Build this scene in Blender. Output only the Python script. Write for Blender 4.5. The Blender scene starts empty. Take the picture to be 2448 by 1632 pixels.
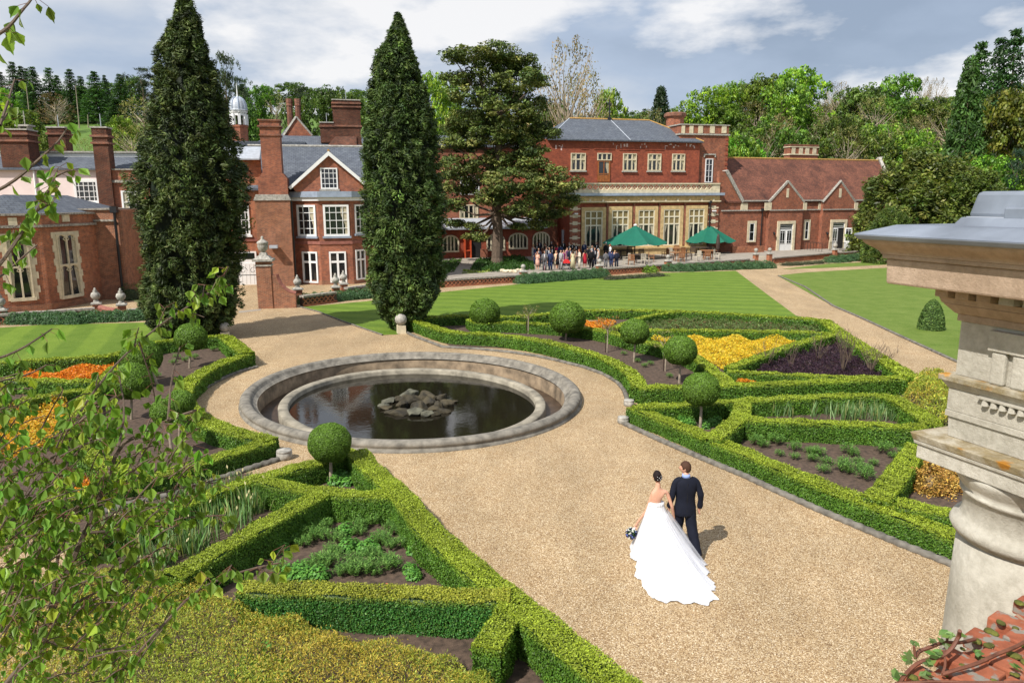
import bpy, bmesh, math, random
import numpy as np
from math import pi, sin, cos, tan, atan2, radians as R, hypot, sqrt
from mathutils import Vector, Matrix
rng = np.random.default_rng(7); random.seed(7)
sc = bpy.context.scene
# ---------------- camera
FPX, CH = 1760.0, 6.55
PITCH, ROLL = R(10.87), R(0.3)
cd = bpy.data.cameras.new('camera'); cam = bpy.data.objects.new('camera', cd); sc.collection.objects.link(cam)
cd.sensor_width = 36; cd.lens = 36 * FPX / 2448; cd.clip_start = .05; cd.clip_end = 9000
_rt = Vector((1, 0, 0)); _up = Vector((0, sin(PITCH), cos(PITCH))); _fw = Vector((0, cos(PITCH), -sin(PITCH)))
rt = _rt * cos(ROLL) + _up * (-sin(ROLL)); up = _rt * sin(ROLL) + _up * cos(ROLL)
cam.matrix_world = Matrix(((rt.x, up.x, -_fw.x, 0), (rt.y, up.y, -_fw.y, 0), (rt.z, up.z, -_fw.z, CH), (0, 0, 0, 1)))
sc.camera = cam
# ---------------- world, sun
SUN_EL, SHAZ = R(49), R(43)          # elevation; direction the shadows point, from +Y towards +X
w = bpy.data.worlds.new('World'); sc.world = w; w.use_nodes = True
nt = w.node_tree; nt.nodes.clear()
def N(nt, t, **k):
    n = nt.nodes.new(t)
    for a, b in k.items():
        if a.startswith('i_'): n.inputs[a[2:].replace('_', ' ')].default_value = b
        else: setattr(n, a, b)
    return n
out = N(nt, 'ShaderNodeOutputWorld'); bg = N(nt, 'ShaderNodeBackground'); bg.inputs['Strength'].default_value = .088
sky = N(nt, 'ShaderNodeTexSky', sky_type='NISHITA', sun_disc=False, sun_elevation=SUN_EL, sun_rotation=SHAZ + pi)
tc = N(nt, 'ShaderNodeTexCoord'); mp = N(nt, 'ShaderNodeMapping'); mp.inputs['Scale'].default_value = (1.0, 1.0, 2.6); mp.inputs['Location'].default_value = (.35, .2, .1)
nz = N(nt, 'ShaderNodeTexNoise'); nz.inputs['Scale'].default_value = 1.9; nz.inputs['Detail'].default_value = 9; nz.inputs['Roughness'].default_value = .52
nz2 = N(nt, 'ShaderNodeTexNoise'); nz2.inputs['Scale'].default_value = 3.6; nz2.inputs['Detail'].default_value = 8; nz2.inputs['Roughness'].default_value = .55
cr = N(nt, 'ShaderNodeValToRGB'); e = cr.color_ramp.elements
e[0].position = .36; e[0].color = (3.4, 4.2, 5.5, 1); e[1].position = .60; e[1].color = (7.5, 7.8, 8.3, 1)
m2 = cr.color_ramp.elements.new(.49); m2.color = (4.7, 5.6, 7.1, 1)
cr2 = N(nt, 'ShaderNodeValToRGB'); cr2.color_ramp.elements[0].position = .51; cr2.color_ramp.elements[1].position = .62
mx = N(nt, 'ShaderNodeMix', data_type='RGBA'); mx2 = N(nt, 'ShaderNodeMix', data_type='RGBA')
mx.inputs[7].default_value = (10, 9.9, 9.9, 1); mx2.inputs[0].default_value = .88
L = nt.links.new
L(tc.outputs['Generated'], mp.inputs['Vector']); L(mp.outputs[0], nz.inputs['Vector']); L(mp.outputs[0], nz2.inputs['Vector'])
L(nz.outputs['Fac'], cr.inputs[0]); L(nz2.outputs['Fac'], cr2.inputs[0]); L(cr2.outputs[0], mx.inputs[0]); L(cr.outputs[0], mx.inputs[6])
L(sky.outputs[0], mx2.inputs[6]); L(mx.outputs[2], mx2.inputs[7]); L(mx2.outputs[2], bg.inputs['Color']); L(bg.outputs[0], out.inputs[0])
sd = bpy.data.lights.new('sun', 'SUN'); sd.energy = 5.0; sd.angle = R(.53); sd.color = (1, .955, .88)
so = bpy.data.objects.new('sun', sd); sc.collection.objects.link(so)
sdir = Vector((sin(SHAZ) * cos(SUN_EL), cos(SHAZ) * cos(SUN_EL), -sin(SUN_EL)))
so.rotation_euler = sdir.to_track_quat('-Z', 'Y').to_euler(); so.location = (-20, -20, 40)
sc.view_settings.view_transform = 'Standard'; sc.view_settings.look = 'None'; sc.view_settings.exposure = 0.2; sc.view_settings.gamma = 1
try:
    sc.cycles.max_bounces = 6; sc.cycles.diffuse_bounces = 3; sc.cycles.transparent_max_bounces = 8; sc.cycles.caustics_reflective = False; sc.cycles.caustics_refractive = False
except Exception: pass
# ---------------- pixel -> world (survey of the photograph), numbers in the photograph's own 2448x1632 pixels
EYE = Vector((0, 0, CH))
def ray(u, v): return _fw + rt * ((u - 1224) / FPX) - up * ((v - 816) / FPX)
def G(p, z=0.0):
    r = ray(*p); return EYE + r * ((z - CH) / r.z)
def AT(p, d):                                   # point on the ray at horizontal distance d
    r = ray(*p); return EYE + r * (d / hypot(r.x, r.y))
def AD(p, d):                                   # at depth d along the lens axis
    return EYE + ray(*p) * d
def CR(ox, oy, s): return lambda x, y: (ox + x / s, oy + y / s)
Dp = CR(0, 0, 1 / 1.0408)
cA = CR(950, 700, 3.136); cB = CR(1500, 700, 3.0154); cC = CR(1480, 920, 2.94); cD = CR(0, 700, 3.136); cE = CR(300, 1000, 3.36); cF = CR(500, 1250, 2.352)
c2 = CR(500, 150, 4.704); c3 = CR(0, 250, 3.135); c4 = CR(540, 400, 4.355); c5 = CR(1000, 400, 5.6); c6 = CR(1300, 240, 4.9); c7 = CR(1700, 300, 4.48)
c8 = CR(1250, 480, 4.276); c9 = CR(540, 700, 2.9217); c10 = CR(1240, 540, 6.109); c11 = CR(1440, 540, 4.2); c12 = CR(0, 560, 3.733)
e1 = CR(2000, 420, 3.266); e2 = CR(2100, 850, 2.0057); c14 = CR(0, 100, 6.271); c15 = CR(1500, 100, 2.481); c13 = CR(2140, 1380, 3.555)
# ---------------- materials
def newmat(name):
    m = bpy.data.materials.new(name); m.use_nodes = True; t = m.node_tree; b = t.nodes['Principled BSDF']
    return m, t, b
def ramp(t, stops):
    r = N(t, 'ShaderNodeValToRGB'); el = r.color_ramp.elements
    el[0].position, el[0].color = stops[0][0], (*stops[0][1], 1); el[1].position, el[1].color = stops[-1][0], (*stops[-1][1], 1)
    for p, c in stops[1:-1]:
        x = el.new(p); x.color = (*c, 1)
    return r
def coords(t, kind='Object', scale=None):
    c = N(t, 'ShaderNodeTexCoord')
    if scale is None: return c.outputs[kind]
    m = N(t, 'ShaderNodeMapping'); m.inputs['Scale'].default_value = scale; t.links.new(c.outputs[kind], m.inputs[0]); return m.outputs[0]
def noise(t, vec, scale, detail=4, rough=.55):
    n = N(t, 'ShaderNodeTexNoise'); n.inputs['Scale'].default_value = scale; n.inputs['Detail'].default_value = detail; n.inputs['Roughness'].default_value = rough
    t.links.new(vec, n.inputs['Vector']); return n.outputs['Fac']
def bump(t, b, h, strength, dist=.02):
    n = N(t, 'ShaderNodeBump'); n.inputs['Strength'].default_value = strength; n.inputs['Distance'].default_value = dist
    t.links.new(h, n.inputs['Height']); t.links.new(n.outputs[0], b.inputs['Normal'])
def mulc(t, a, b, fac=1.0, mode='MULTIPLY'):
    m = N(t, 'ShaderNodeMix', data_type='RGBA', blend_type=mode); m.inputs[0].default_value = fac
    for i, x in ((6, a), (7, b)):
        if isinstance(x, tuple): m.inputs[i].default_value = (*x, 1)
        else: t.links.new(x, m.inputs[i])
    return m.outputs[2]
def mat_flat(name, c, rough=.6, metal=0, var=.25, sc_=3.0, bmp=.2, spec=.5, detail=6):
    m, t, b = newmat(name); v = coords(t)
    n1 = noise(t, v, sc_, detail)
    lo = tuple(x * (1 - var) for x in c); hi = tuple(min(1, x * (1 + var)) for x in c)
    r = ramp(t, [(.3, lo), (.7, hi)]); t.links.new(n1, r.inputs[0]); t.links.new(r.outputs[0], b.inputs['Base Color'])
    b.inputs['Roughness'].default_value = rough; b.inputs['Metallic'].default_value = metal
    b.inputs['Specular IOR Level'].default_value = spec
    if bmp: bump(t, b, noise(t, v, sc_ * 9, 4), bmp, .01)
    return m
def mat_brick(name, c1, c2, mortar, soot=.5, w_=.225, h_=.075, ms=.011, patch=(.35, .3, .28)):
    m, t, b = newmat(name); uv = coords(t, 'UV'); ob = coords(t)
    k = N(t, 'ShaderNodeTexBrick'); k.inputs['Scale'].default_value = 1; k.inputs['Brick Width'].default_value = w_; k.inputs['Row Height'].default_value = h_
    k.inputs['Mortar Size'].default_value = ms; k.inputs['Color1'].default_value = (*c1, 1); k.inputs['Color2'].default_value = (*c2, 1); k.inputs['Mortar'].default_value = (*mortar, 1)
    k.inputs['Bias'].default_value = -.1
    t.links.new(uv, k.inputs['Vector'])
    r = ramp(t, [(.38, (1, 1, 1)), (.75, patch)]); t.links.new(noise(t, ob, .55, 8, .65), r.inputs[0])
    c = mulc(t, k.outputs['Color'], r.outputs[0], soot)
    r2 = ramp(t, [(.32, (.55, .55, .6)), (.68, (1.35, 1.3, 1.2))]); t.links.new(noise(t, ob, 2.6, 8, .75), r2.inputs[0])
    c = mulc(t, c, r2.outputs[0], .85)
    t.links.new(c, b.inputs['Base Color']); b.inputs['Roughness'].default_value = .85
    bump(t, b, k.outputs['Fac'], -.4, .01)
    return m
def mat_leaf(name, gloss=.45, trans=.3, tint=(1, 1, 1)):
    m, t, b = newmat(name)
    a = N(t, 'ShaderNodeAttribute', attribute_name='Col')
    oi = N(t, 'ShaderNodeObjectInfo'); c = mulc(t, a.outputs['Color'], oi.outputs['Color'])
    t.links.new(c, b.inputs['Base Color']); b.inputs['Roughness'].default_value = gloss; b.inputs['Specular IOR Level'].default_value = .3
    tr = N(t, 'ShaderNodeBsdfTranslucent'); t.links.new(mulc(t, c, (1.25, 1.35, .6)), tr.inputs['Color'])
    ms = N(t, 'ShaderNodeMixShader'); ms.inputs[0].default_value = trans
    t.links.new(b.outputs[0], ms.inputs[1]); t.links.new(tr.outputs[0], ms.inputs[2]); t.links.new(ms.outputs[0], t.nodes['Material Output'].inputs[0])
    return m
MT = {}
MT['leaf'] = mat_leaf('leaf_foliage'); MT['needle'] = mat_leaf('needle_foliage', .6, .12); MT['birch'] = mat_leaf('birch_leaf', .38, .42)
MT['hedge'] = mat_leaf('box_foliage', .5, .22)
MT['bark'] = mat_flat('bark', (.12, .085, .06), .9, var=.4, sc_=6, bmp=.8)
MT['barkpale'] = mat_flat('pale_bark', (.33, .27, .2), .9, var=.35, sc_=8, bmp=.6)
MT['redtwig'] = mat_flat('red_twig', (.16, .06, .035), .6, var=.3, sc_=20, bmp=.3)
MT['brick'] = mat_brick('red_brick', (.40, .105, .045), (.20, .05, .028), (.34, .23, .16), .65, ms=.009)
MT['brick2'] = mat_brick('orange_brick', (.48, .145, .055), (.25, .068, .032), (.38, .27, .19), .7, ms=.009)
MT['brickdark'] = mat_brick('deep_red_brick', (.37, .085, .038), (.25, .055, .028), (.24, .09, .06), .35, ms=.006)
MT['bricksoot'] = mat_brick('sooty_brick', (.32, .09, .045), (.13, .045, .03), (.32, .23, .17), .85, ms=.01)
MT['brickpink'] = mat_brick('weathered_brick', (.36, .12, .06), (.19, .06, .035), (.34, .25, .17), .7, patch=(.6, .5, .35))
MT['slate'] = mat_brick('slate', (.115, .135, .17), (.085, .10, .13), (.035, .04, .05), .4, .35, .22, .012, (.75, .72, .66))
MT['tile'] = mat_brick('clay_tile', (.29, .105, .06), (.17, .06, .04), (.06, .03, .02), .95, .17, .11, .014, (.26, .23, .25))
MT['lead'] = mat_flat('lead', (.36, .42, .52), .38, .35, .18, 2.5, .12)
MT['leadpale'] = mat_flat('pale_lead', (.42, .45, .5), .5, .2, .15, 4, .1)
MT['stone'] = mat_flat('cream_stone', (.62, .54, .38), .85, var=.2, sc_=3, bmp=.3)
MT['ochre'] = mat_flat('ochre_stone', (.56, .40, .19), .85, var=.25, sc_=3, bmp=.5)
MT['greystone'] = mat_flat('grey_stone', (.36, .34, .30), .9, var=.45, sc_=7, bmp=.6)
MT['coping'] = mat_flat('lichened_coping', (.30, .27, .23), .95, var=.65, sc_=9, bmp=.7)
MT['plinthred'] = mat_flat('rubbed_brick', (.26, .10, .075), .9, var=.3, sc_=5)
MT['white'] = mat_flat('white_paint', (.80, .80, .79), .45, var=.04, sc_=4, bmp=.05)
MT['creampaint'] = mat_flat('cream_paint', (.72, .66, .50), .5, var=.06, sc_=4, bmp=.05)
MT['pink'] = mat_flat('pink_render', (.76, .63, .60), .9, var=.06, sc_=1.2, bmp=.1)
MT['black'] = mat_flat('black_iron', (.015, .016, .018), .45, .2, .2, 8, .1)
MT['glass'] = mat_flat('window_glass', (.014, .016, .018), .06, 0, .5, .8, 0, .8)
MT['curtain'] = mat_flat('curtain', (.42, .38, .27), .9, var=.25, sc_=9)
MT['blind'] = mat_flat('blind', (.25, .19, .08), .9, var=.2, sc_=3)
MT['door'] = mat_flat('varnished_door', (.30, .10, .025), .35, var=.25, sc_=4)
MT['orangedoor'] = mat_flat('orange_door', (.48, .07, .02), .5, var=.2, sc_=4)
MT['dark'] = mat_flat('dark_interior', (.012, .011, .011), .9, var=.2)
MT['teak'] = mat_flat('teak', (.27, .115, .045), .6, var=.3, sc_=6)
MT['greyteak'] = mat_flat('weathered_teak', (.50, .45, .36), .7, var=.15, sc_=8)
MT['darkwood_gapshade'] = mat_flat('dark_wood_gap_shade', (.05, .03, .022), .6, var=.3, sc_=6)
MT['parasol'] = mat_flat('green_canvas', (.0, .115, .07), .75, var=.08, sc_=1.5)
# stone of the near column
def mat_gravel():
    m, t, b = newmat('gravel'); v = coords(t)
    vo = N(t, 'ShaderNodeTexVoronoi'); vo.inputs['Scale'].default_value = 78; t.links.new(v, vo.inputs['Vector'])
    hs = N(t, 'ShaderNodeSeparateColor'); t.links.new(vo.outputs['Color'], hs.inputs[0])
    r = ramp(t, [(0, (.12, .065, .028)), (.3, (.27, .175, .085)), (.62, (.41, .29, .155)), (.87, (.56, .435, .265)), (1, (.76, .66, .50))]); t.links.new(hs.outputs[0], r.inputs[0])
    r2 = ramp(t, [(.35, (.82, .81, .79)), (.65, (1.12, 1.11, 1.1))]); t.links.new(noise(t, coords(t, 'Object', (1, .4, 1)), .55, 8, .65), r2.inputs[0])
    c = mulc(t, r.outputs[0], r2.outputs[0])
    r3 = ramp(t, [(.45, (1, 1, 1)), (.75, (.86, .78, .68))]); t.links.new(noise(t, v, 1.7, 8, .7), r3.inputs[0])
    c = mulc(t, c, r3.outputs[0], .7)
    t.links.new(c, b.inputs['Base Color']); b.inputs['Roughness'].default_value = .9
    bump(t, b, vo.outputs['Distance'], -.7, .012)
    return m
MT['gravel'] = mat_gravel()
def mat_grass(name, a, bcol, stripe=None, amp=.16):
    m, t, b = newmat(name); v = coords(t)
    r = ramp(t, [(.3, a), (.7, bcol)]); t.links.new(noise(t, v, .9, 8, .65), r.inputs[0]); c = r.outputs[0]
    r2 = ramp(t, [(.25, (.62, .66, .6)), (.75, (1.3, 1.25, 1.3))]); t.links.new(noise(t, coords(t, 'Object', (1, .45, 1)), 26, 3, .8), r2.inputs[0]); c = mulc(t, c, r2.outputs[0])
    if stripe:
        dx, dy, wd = stripe
        sp = N(t, 'ShaderNodeSeparateXYZ'); t.links.new(v, sp.inputs[0])
        def mm(op, x, y):
            n = N(t, 'ShaderNodeMath', operation=op)
            for i, q in enumerate((x, y)):
                if isinstance(q, (int, float)): n.inputs[i].default_value = q
                elif q is not None: t.links.new(q, n.inputs[i])
            return n.outputs[0]
        q = mm('ADD', mm('MULTIPLY', sp.outputs[0], dx), mm('MULTIPLY', sp.outputs[1], dy))
        q = mm('ADD', q, mm('MULTIPLY', noise(t, v, .25, 2), .5))
        s_ = mm('SINE', mm('MULTIPLY', q, pi / wd), None)
        r4 = ramp(t, [(.35, (1 - amp, 1 - amp * .8, 1 - amp)), (.65, (1 + amp, 1 + amp * .7, 1 + amp * .6))]); t.links.new(mm('ADD', mm('MULTIPLY', s_, .5), .5), r4.inputs[0])
        c = mulc(t, c, r4.outputs[0])
    t.links.new(c, b.inputs['Base Color']); b.inputs['Roughness'].default_value = .8; b.inputs['Specular IOR Level'].default_value = .2
    bump(t, b, noise(t, v, 60, 3, .8), .6, .03)
    return m
# ---------------- objects
COL = sc.collection
def setp(o, label=None, cat=None, group=None, kind=None):
    if label: o['label'] = label
    if cat: o['category'] = cat
    if group: o['group'] = group
    if kind: o['kind'] = kind
    return o
def thing(name, label, cat, loc=(0, 0, 0), rz=0.0, group=None):
    o = bpy.data.objects.new(name, None); COL.objects.link(o); o.location = loc; o.rotation_euler = (0, 0, rz); o.empty_display_size = .3
    return setp(o, label, cat, group)
def origin(o):
    v = Vector((0, 0, 0))
    while o is not None: v += Vector(o.location); o = o.parent
    return v
def mkobj(name, me, parent=None, label=None):
    o = bpy.data.objects.new(name, me); COL.objects.link(o); o.parent = parent
    if label: o['label'] = label
    return o
def smooth(me): me.polygons.foreach_set('use_smooth', np.ones(len(me.polygons), bool))
def autouv(me):
    uvl = me.uv_layers.new(name='UVMap'); n = len(me.loops); co = np.empty(len(me.vertices) * 3); me.vertices.foreach_get('co', co); co = co.reshape(-1, 3)
    vi = np.empty(n, np.int32); me.loops.foreach_get('vertex_index', vi)
    ls = np.empty(len(me.polygons), np.int32); lt = ls.copy(); me.polygons.foreach_get('loop_start', ls); me.polygons.foreach_get('loop_total', lt)
    no = np.empty(len(me.polygons) * 3); me.polygons.foreach_get('normal', no); no = no.reshape(-1, 3)
    ln = np.repeat(no, lt, 0)
    hz = np.hypot(ln[:, 0], ln[:, 1]); flat = hz < .12
    tx = np.where(flat, 1, -ln[:, 1] / np.maximum(hz, 1e-6)); ty = np.where(flat, 0, ln[:, 0] / np.maximum(hz, 1e-6))
    p = co[vi]; u = p[:, 0] * tx + p[:, 1] * ty
    v = np.where(flat, p[:, 1], p[:, 2] / np.maximum(hz, .3))
    uvl.data.foreach_set('uv', np.stack([u, v], 1).ravel())
class MB:
    def __init__(s): s.v = []; s.f = []; s.m = []; s.k = 0
    def add(s, vs, fs):
        b = len(s.v); s.v += [tuple(x) for x in vs]; s.f += [tuple(b + i for i in f) for f in fs]; s.m += [s.k] * len(fs); return s
    def hexa(s, p):  # 8 points: bottom 4 ccw, top 4
        return s.add(p, [(3, 2, 1, 0), (4, 5, 6, 7), (0, 1, 5, 4), (1, 2, 6, 5), (2, 3, 7, 6), (3, 0, 4, 7)])
    def box(s, c, sz, rz=0.0, taper=1.0):
        x, y, z = sz[0] / 2, sz[1] / 2, sz[2] / 2; ps = []
        for k, zz in ((1, -z), (taper, z)):
            for a, b_ in ((-x, -y), (x, -y), (x, y), (-x, y)):
                a, b2 = a * k, b_ * k; ps.append((c[0] + a * cos(rz) - b2 * sin(rz), c[1] + a * sin(rz) + b2 * cos(rz), c[2] + zz))
        return s.hexa(ps)
    def prism(s, pts, d):   # polygon pts (3D), extruded by vector d
        n = len(pts); d = Vector(d); a = [Vector(p) for p in pts]; b = [p + d for p in a]
        return s.add(a + b, [tuple(range(n)), tuple(range(2 * n - 1, n - 1, -1))] + [((i + 1) % n, i, n + i, n + (i + 1) % n) for i in range(n)])
    def tube(s, path, rad, n=8, cap=True):
        P = [Vector(p) for p in path]; rr = rad if hasattr(rad, '__len__') else [rad] * len(P)
        vs = []; prev = None
        for i, p in enumerate(P):
            t = (P[min(i + 1, len(P) - 1)] - P[max(i - 1, 0)]).normalized()
            if prev is None: a = t.orthogonal().normalized()
            else:
                a = prev - t * prev.dot(t); a = a.normalized() if a.length > 1e-6 else t.orthogonal().normalized()
            prev = a; b = t.cross(a)
            vs += [p + (a * cos(2 * pi * j / n) + b * sin(2 * pi * j / n)) * rr[i] for j in range(n)]
        fs = [(i * n + j, i * n + (j + 1) % n, (i + 1) * n + (j + 1) % n, (i + 1) * n + j) for i in range(len(P) - 1) for j in range(n)]
        if cap: fs += [tuple(range(n - 1, -1, -1)), tuple((len(P) - 1) * n + j for j in range(n))]
        return s.add(vs, fs)
    def lathe(s, prof, c, n=20, sx=1, sy=1, ph=0):
        vs = [(c[0] + r * cos(2 * pi * j / n + ph) * sx, c[1] + r * sin(2 * pi * j / n + ph) * sy, c[2] + z) for r, z in prof for j in range(n)]
        fs = [(i * n + j, i * n + (j + 1) % n, (i + 1) * n + (j + 1) % n, (i + 1) * n + j) for i in range(len(prof) - 1) for j in range(n)]
        fs += [tuple(range(n - 1, -1, -1)), tuple((len(prof) - 1) * n + j for j in range(n))]
        return s.add(vs, fs)
    def build(s, name, mat, parent=None, sm=False, uv=True, label=None, bev=0):
        o0 = origin(parent); me = bpy.data.meshes.new(name)
        me.from_pydata([(x - o0.x, y - o0.y, z - o0.z) for x, y, z in s.v], [], s.f)
        bm = bmesh.new(); bm.from_mesh(me); bmesh.ops.recalc_face_normals(bm, faces=bm.faces); bm.to_mesh(me); bm.free()
        for m_ in (mat if isinstance(mat, (list, tuple)) else [mat]): me.materials.append(MT[m_] if isinstance(m_, str) else m_)
        if isinstance(mat, (list, tuple)): me.polygons.foreach_set('material_index', np.array(s.m, np.int32))
        if uv: autouv(me)
        if sm: smooth(me)
        o = mkobj(name, me, parent, label)
        if bev:
            b = o.modifiers.new('bevel', 'BEVEL'); b.width = bev; b.segments = 2; b.limit_method = 'ANGLE'
        return o
def sphere_prof(r, n=8, z0=0): return [(max(r * sin(pi * i / n), .001), z0 - r * cos(pi * i / n)) for i in range(n + 1)]
# ---------------- leaves
def nrm(a): return a / np.maximum(np.linalg.norm(a, axis=-1, keepdims=True), 1e-9)
def leafarr(P, Nn, size, asp=.6, axis=None, jit=.6):
    n = len(P); Nn = nrm(np.asarray(Nn) + rng.normal(0, jit, (n, 3)))
    a = rng.normal(0, 1, (n, 3)) if axis is None else axis + rng.normal(0, .35, (n, 3))
    T = nrm(a - Nn * (a * Nn).sum(1, keepdims=True)); B = np.cross(Nn, T); s = np.broadcast_to(size, (n,))[:, None]
    return np.stack([P - T * s, P + B * s * asp, P + T * s, P - B * s * asp], 1)
def leafobj(name, quads, cols, mat, parent=None, core=None, corecol=(.02, .04, .01), label=None):
    """quads (n,4,3), cols (n,3); core = (verts, faces) joined into the same mesh"""
    n = len(quads); V = quads.reshape(-1, 3); cv = np.repeat(cols, 4, 0)
    fl = np.arange(n * 4, dtype=np.int32); st = np.arange(n, dtype=np.int32) * 4
    if core is not None:
        kv = np.array(core[0], float); kf = np.array(core[1], np.int32)
        cc = np.array(corecol, float); cc = np.broadcast_to(cc, (len(kv), 3)) if cc.ndim == 1 else cc
        fl = np.concatenate([fl, (kf + len(V)).ravel()]); st = np.concatenate([st, 4 * n + np.arange(len(kf), dtype=np.int32) * 4])
        V = np.concatenate([V, kv]); cv = np.concatenate([cv, cc])
    o0 = origin(parent); V = V - np.array(o0)
    me = bpy.data.meshes.new(name); me.vertices.add(len(V)); me.loops.add(len(fl)); me.polygons.add(len(st))
    me.vertices.foreach_set('co', V.astype(np.float32).ravel()); me.loops.foreach_set('vertex_index', fl); me.polygons.foreach_set('loop_start', st)
    me.update(calc_edges=True); me.validate()
    at = me.color_attributes.new('Col', 'FLOAT_COLOR', 'POINT'); c4_ = np.ones((len(V), 4), np.float32); c4_[:, :3] = np.clip(cv, 0, 1)
    at.data.foreach_set('color', c4_.ravel()); me.materials.append(MT[mat])
    return mkobj(name, me, parent, label)
def colvar(n, base, var=.25, hue=.12):
    c = np.array(base)[None] * (1 + rng.normal(0, var, (n, 1))); c = c * (1 + rng.normal(0, hue, (n, 3))); return np.clip(c, .003, 1)
def pick(n, cols, p=None):
    i = rng.choice(len(cols), n, p=p); return np.array(cols)[i]
def copy_tree(o, loc, rz=0.0, s=1.0, label=None, group=None, parent=None):
    c = o.copy(); COL.objects.link(c)
    if parent is None:
        c.location = loc; c.rotation_euler = (0, 0, rz); c.scale = s if hasattr(s, '__len__') else (s, s, s)
        if label: c['label'] = label
        if group: c['group'] = group
    else: c.parent = parent
    for ch in list(o.children): copy_tree(ch, None, parent=c)
    return c
def inpoly(x, y, P):
    r = np.zeros(len(x), bool); j = len(P) - 1
    for i in range(len(P)):
        xi, yi = P[i][0], P[i][1]; xj, yj = P[j][0], P[j][1]
        c = ((yi > y) != (yj > y)) & (x < (xj - xi) * (y - yi) / (yj - yi + 1e-12) + xi); r ^= c; j = i
    return r
NTH = ('first', 'second', 'third', 'fourth', 'fifth', 'sixth', 'seventh', 'eighth', 'ninth', 'tenth', 'eleventh', 'twelfth', 'thirteenth', 'fourteenth', 'fifteenth', 'sixteenth')
def rowlab(P, fmt, nr):          # label by place: rows from the back, then from the left
    o = sorted(range(len(P)), key=lambda i: P[i][1]); L_ = {}; per = -(-len(P) // nr); rn = {1: ('only',), 2: ('back', 'front'), 3: ('back', 'middle', 'front')}.get(nr) or NTH
    for r in range(nr):
        for k, i in enumerate(sorted(o[r * per:(r + 1) * per], key=lambda i: P[i][0])): L_[i] = fmt % (NTH[k], rn[r])
    return [L_[i] for i in range(len(P))]
def sampoly(P, n):
    P = [(p[0], p[1]) for p in P]; xs = [p[0] for p in P]; ys = [p[1] for p in P]; A = (max(xs) - min(xs)) * (max(ys) - min(ys)); o = np.zeros((0, 2))
    while len(o) < n:
        q = np.stack([rng.uniform(min(xs), max(xs), n * 2), rng.uniform(min(ys), max(ys), n * 2)], 1); q = q[inpoly(q[:, 0], q[:, 1], P)]; o = np.concatenate([o, q])
    return o[:n]
def area(P): return abs(sum(P[i][0] * P[(i + 1) % len(P)][1] - P[(i + 1) % len(P)][0] * P[i][1] for i in range(len(P)))) / 2
# ================= ground, paths, lawns
PC, PA, PB_ = Vector((-3.44, 24.54, 0)), 6.11, 5.53
PE = Vector((.521, -.853, 0)); PF = Vector((.853, .521, 0))
def ell(th, off=0.0, z=0.0):     # th measured in the ellipse frame
    a, b = PA + off, PB_ + off
    return PC + PE * (a * cos(th)) + PF * (b * sin(th)) + Vector((0, 0, z))
def terr(x, y):
    cap = 50 - 36 * np.exp(-((x - 14) / 42) ** 2); t = np.maximum(0, .36 * (y - 112)) + np.maximum(0, .3 * (-x - 75)) * (y > 60) * 0
    return cap * (1 - np.exp(-t / cap * 1.15)) + np.where(y > 118, .5 * np.sin(x * .11) * np.sin(y * .07), 0)
NT = 400; rho = [0, .6, 2, 5, 10, 18, 28, 40, 52, 64, 74] + list(np.arange(80, 330, 5)) + [350, 400, 500, 700, 1000, 1600, 3000]
vs, fs = [], []
for k, r_ in enumerate(rho):
    for j in range(NT):
        th = 2 * pi * j / NT; p = ell(th, -.35); d = (p - PC).normalized(); p = p + d * r_
        vs.append((p.x, p.y, float(terr(p.x, p.y)) - .03))
for k in range(len(rho) - 1):
    for j in range(NT): fs.append((k * NT + j, k * NT + (j + 1) % NT, (k + 1) * NT + (j + 1) % NT, (k + 1) * NT + j))
MT['meadow'] = mat_grass('meadow_grass', (.085, .16, .03), (.13, .21, .045))
MT['lawn1'] = mat_grass('striped_lawn', (.108, .185, .018), (.155, .235, .03), (.93, .37, 1.0), .14)
MT['lawn2'] = mat_grass('striped_lawn_wide', (.105, .18, .018), (.15, .232, .03), (.28, .96, .9), .12)
MT['lawn3'] = mat_grass('mown_lawn', (.10, .165, .02), (.165, .225, .045))
MT['poolstone'] = mat_flat('rope_stone', (.15, .137, .115), .92, var=.5, sc_=5, bmp=.9, detail=12); MT['soil'] = mat_flat('garden_soil', (.085, .055, .038), .95, var=.5, sc_=9, bmp=1.0)
MT['paving'] = mat_flat('stone_paving', (.30, .265, .22), .85, var=.2, sc_=2)
m = MB(); m.v, m.f, m.m = vs, fs, [0] * len(fs)
g = m.build('ground', 'meadow', sm=True, uv=False); setp(g, kind='structure')
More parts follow.
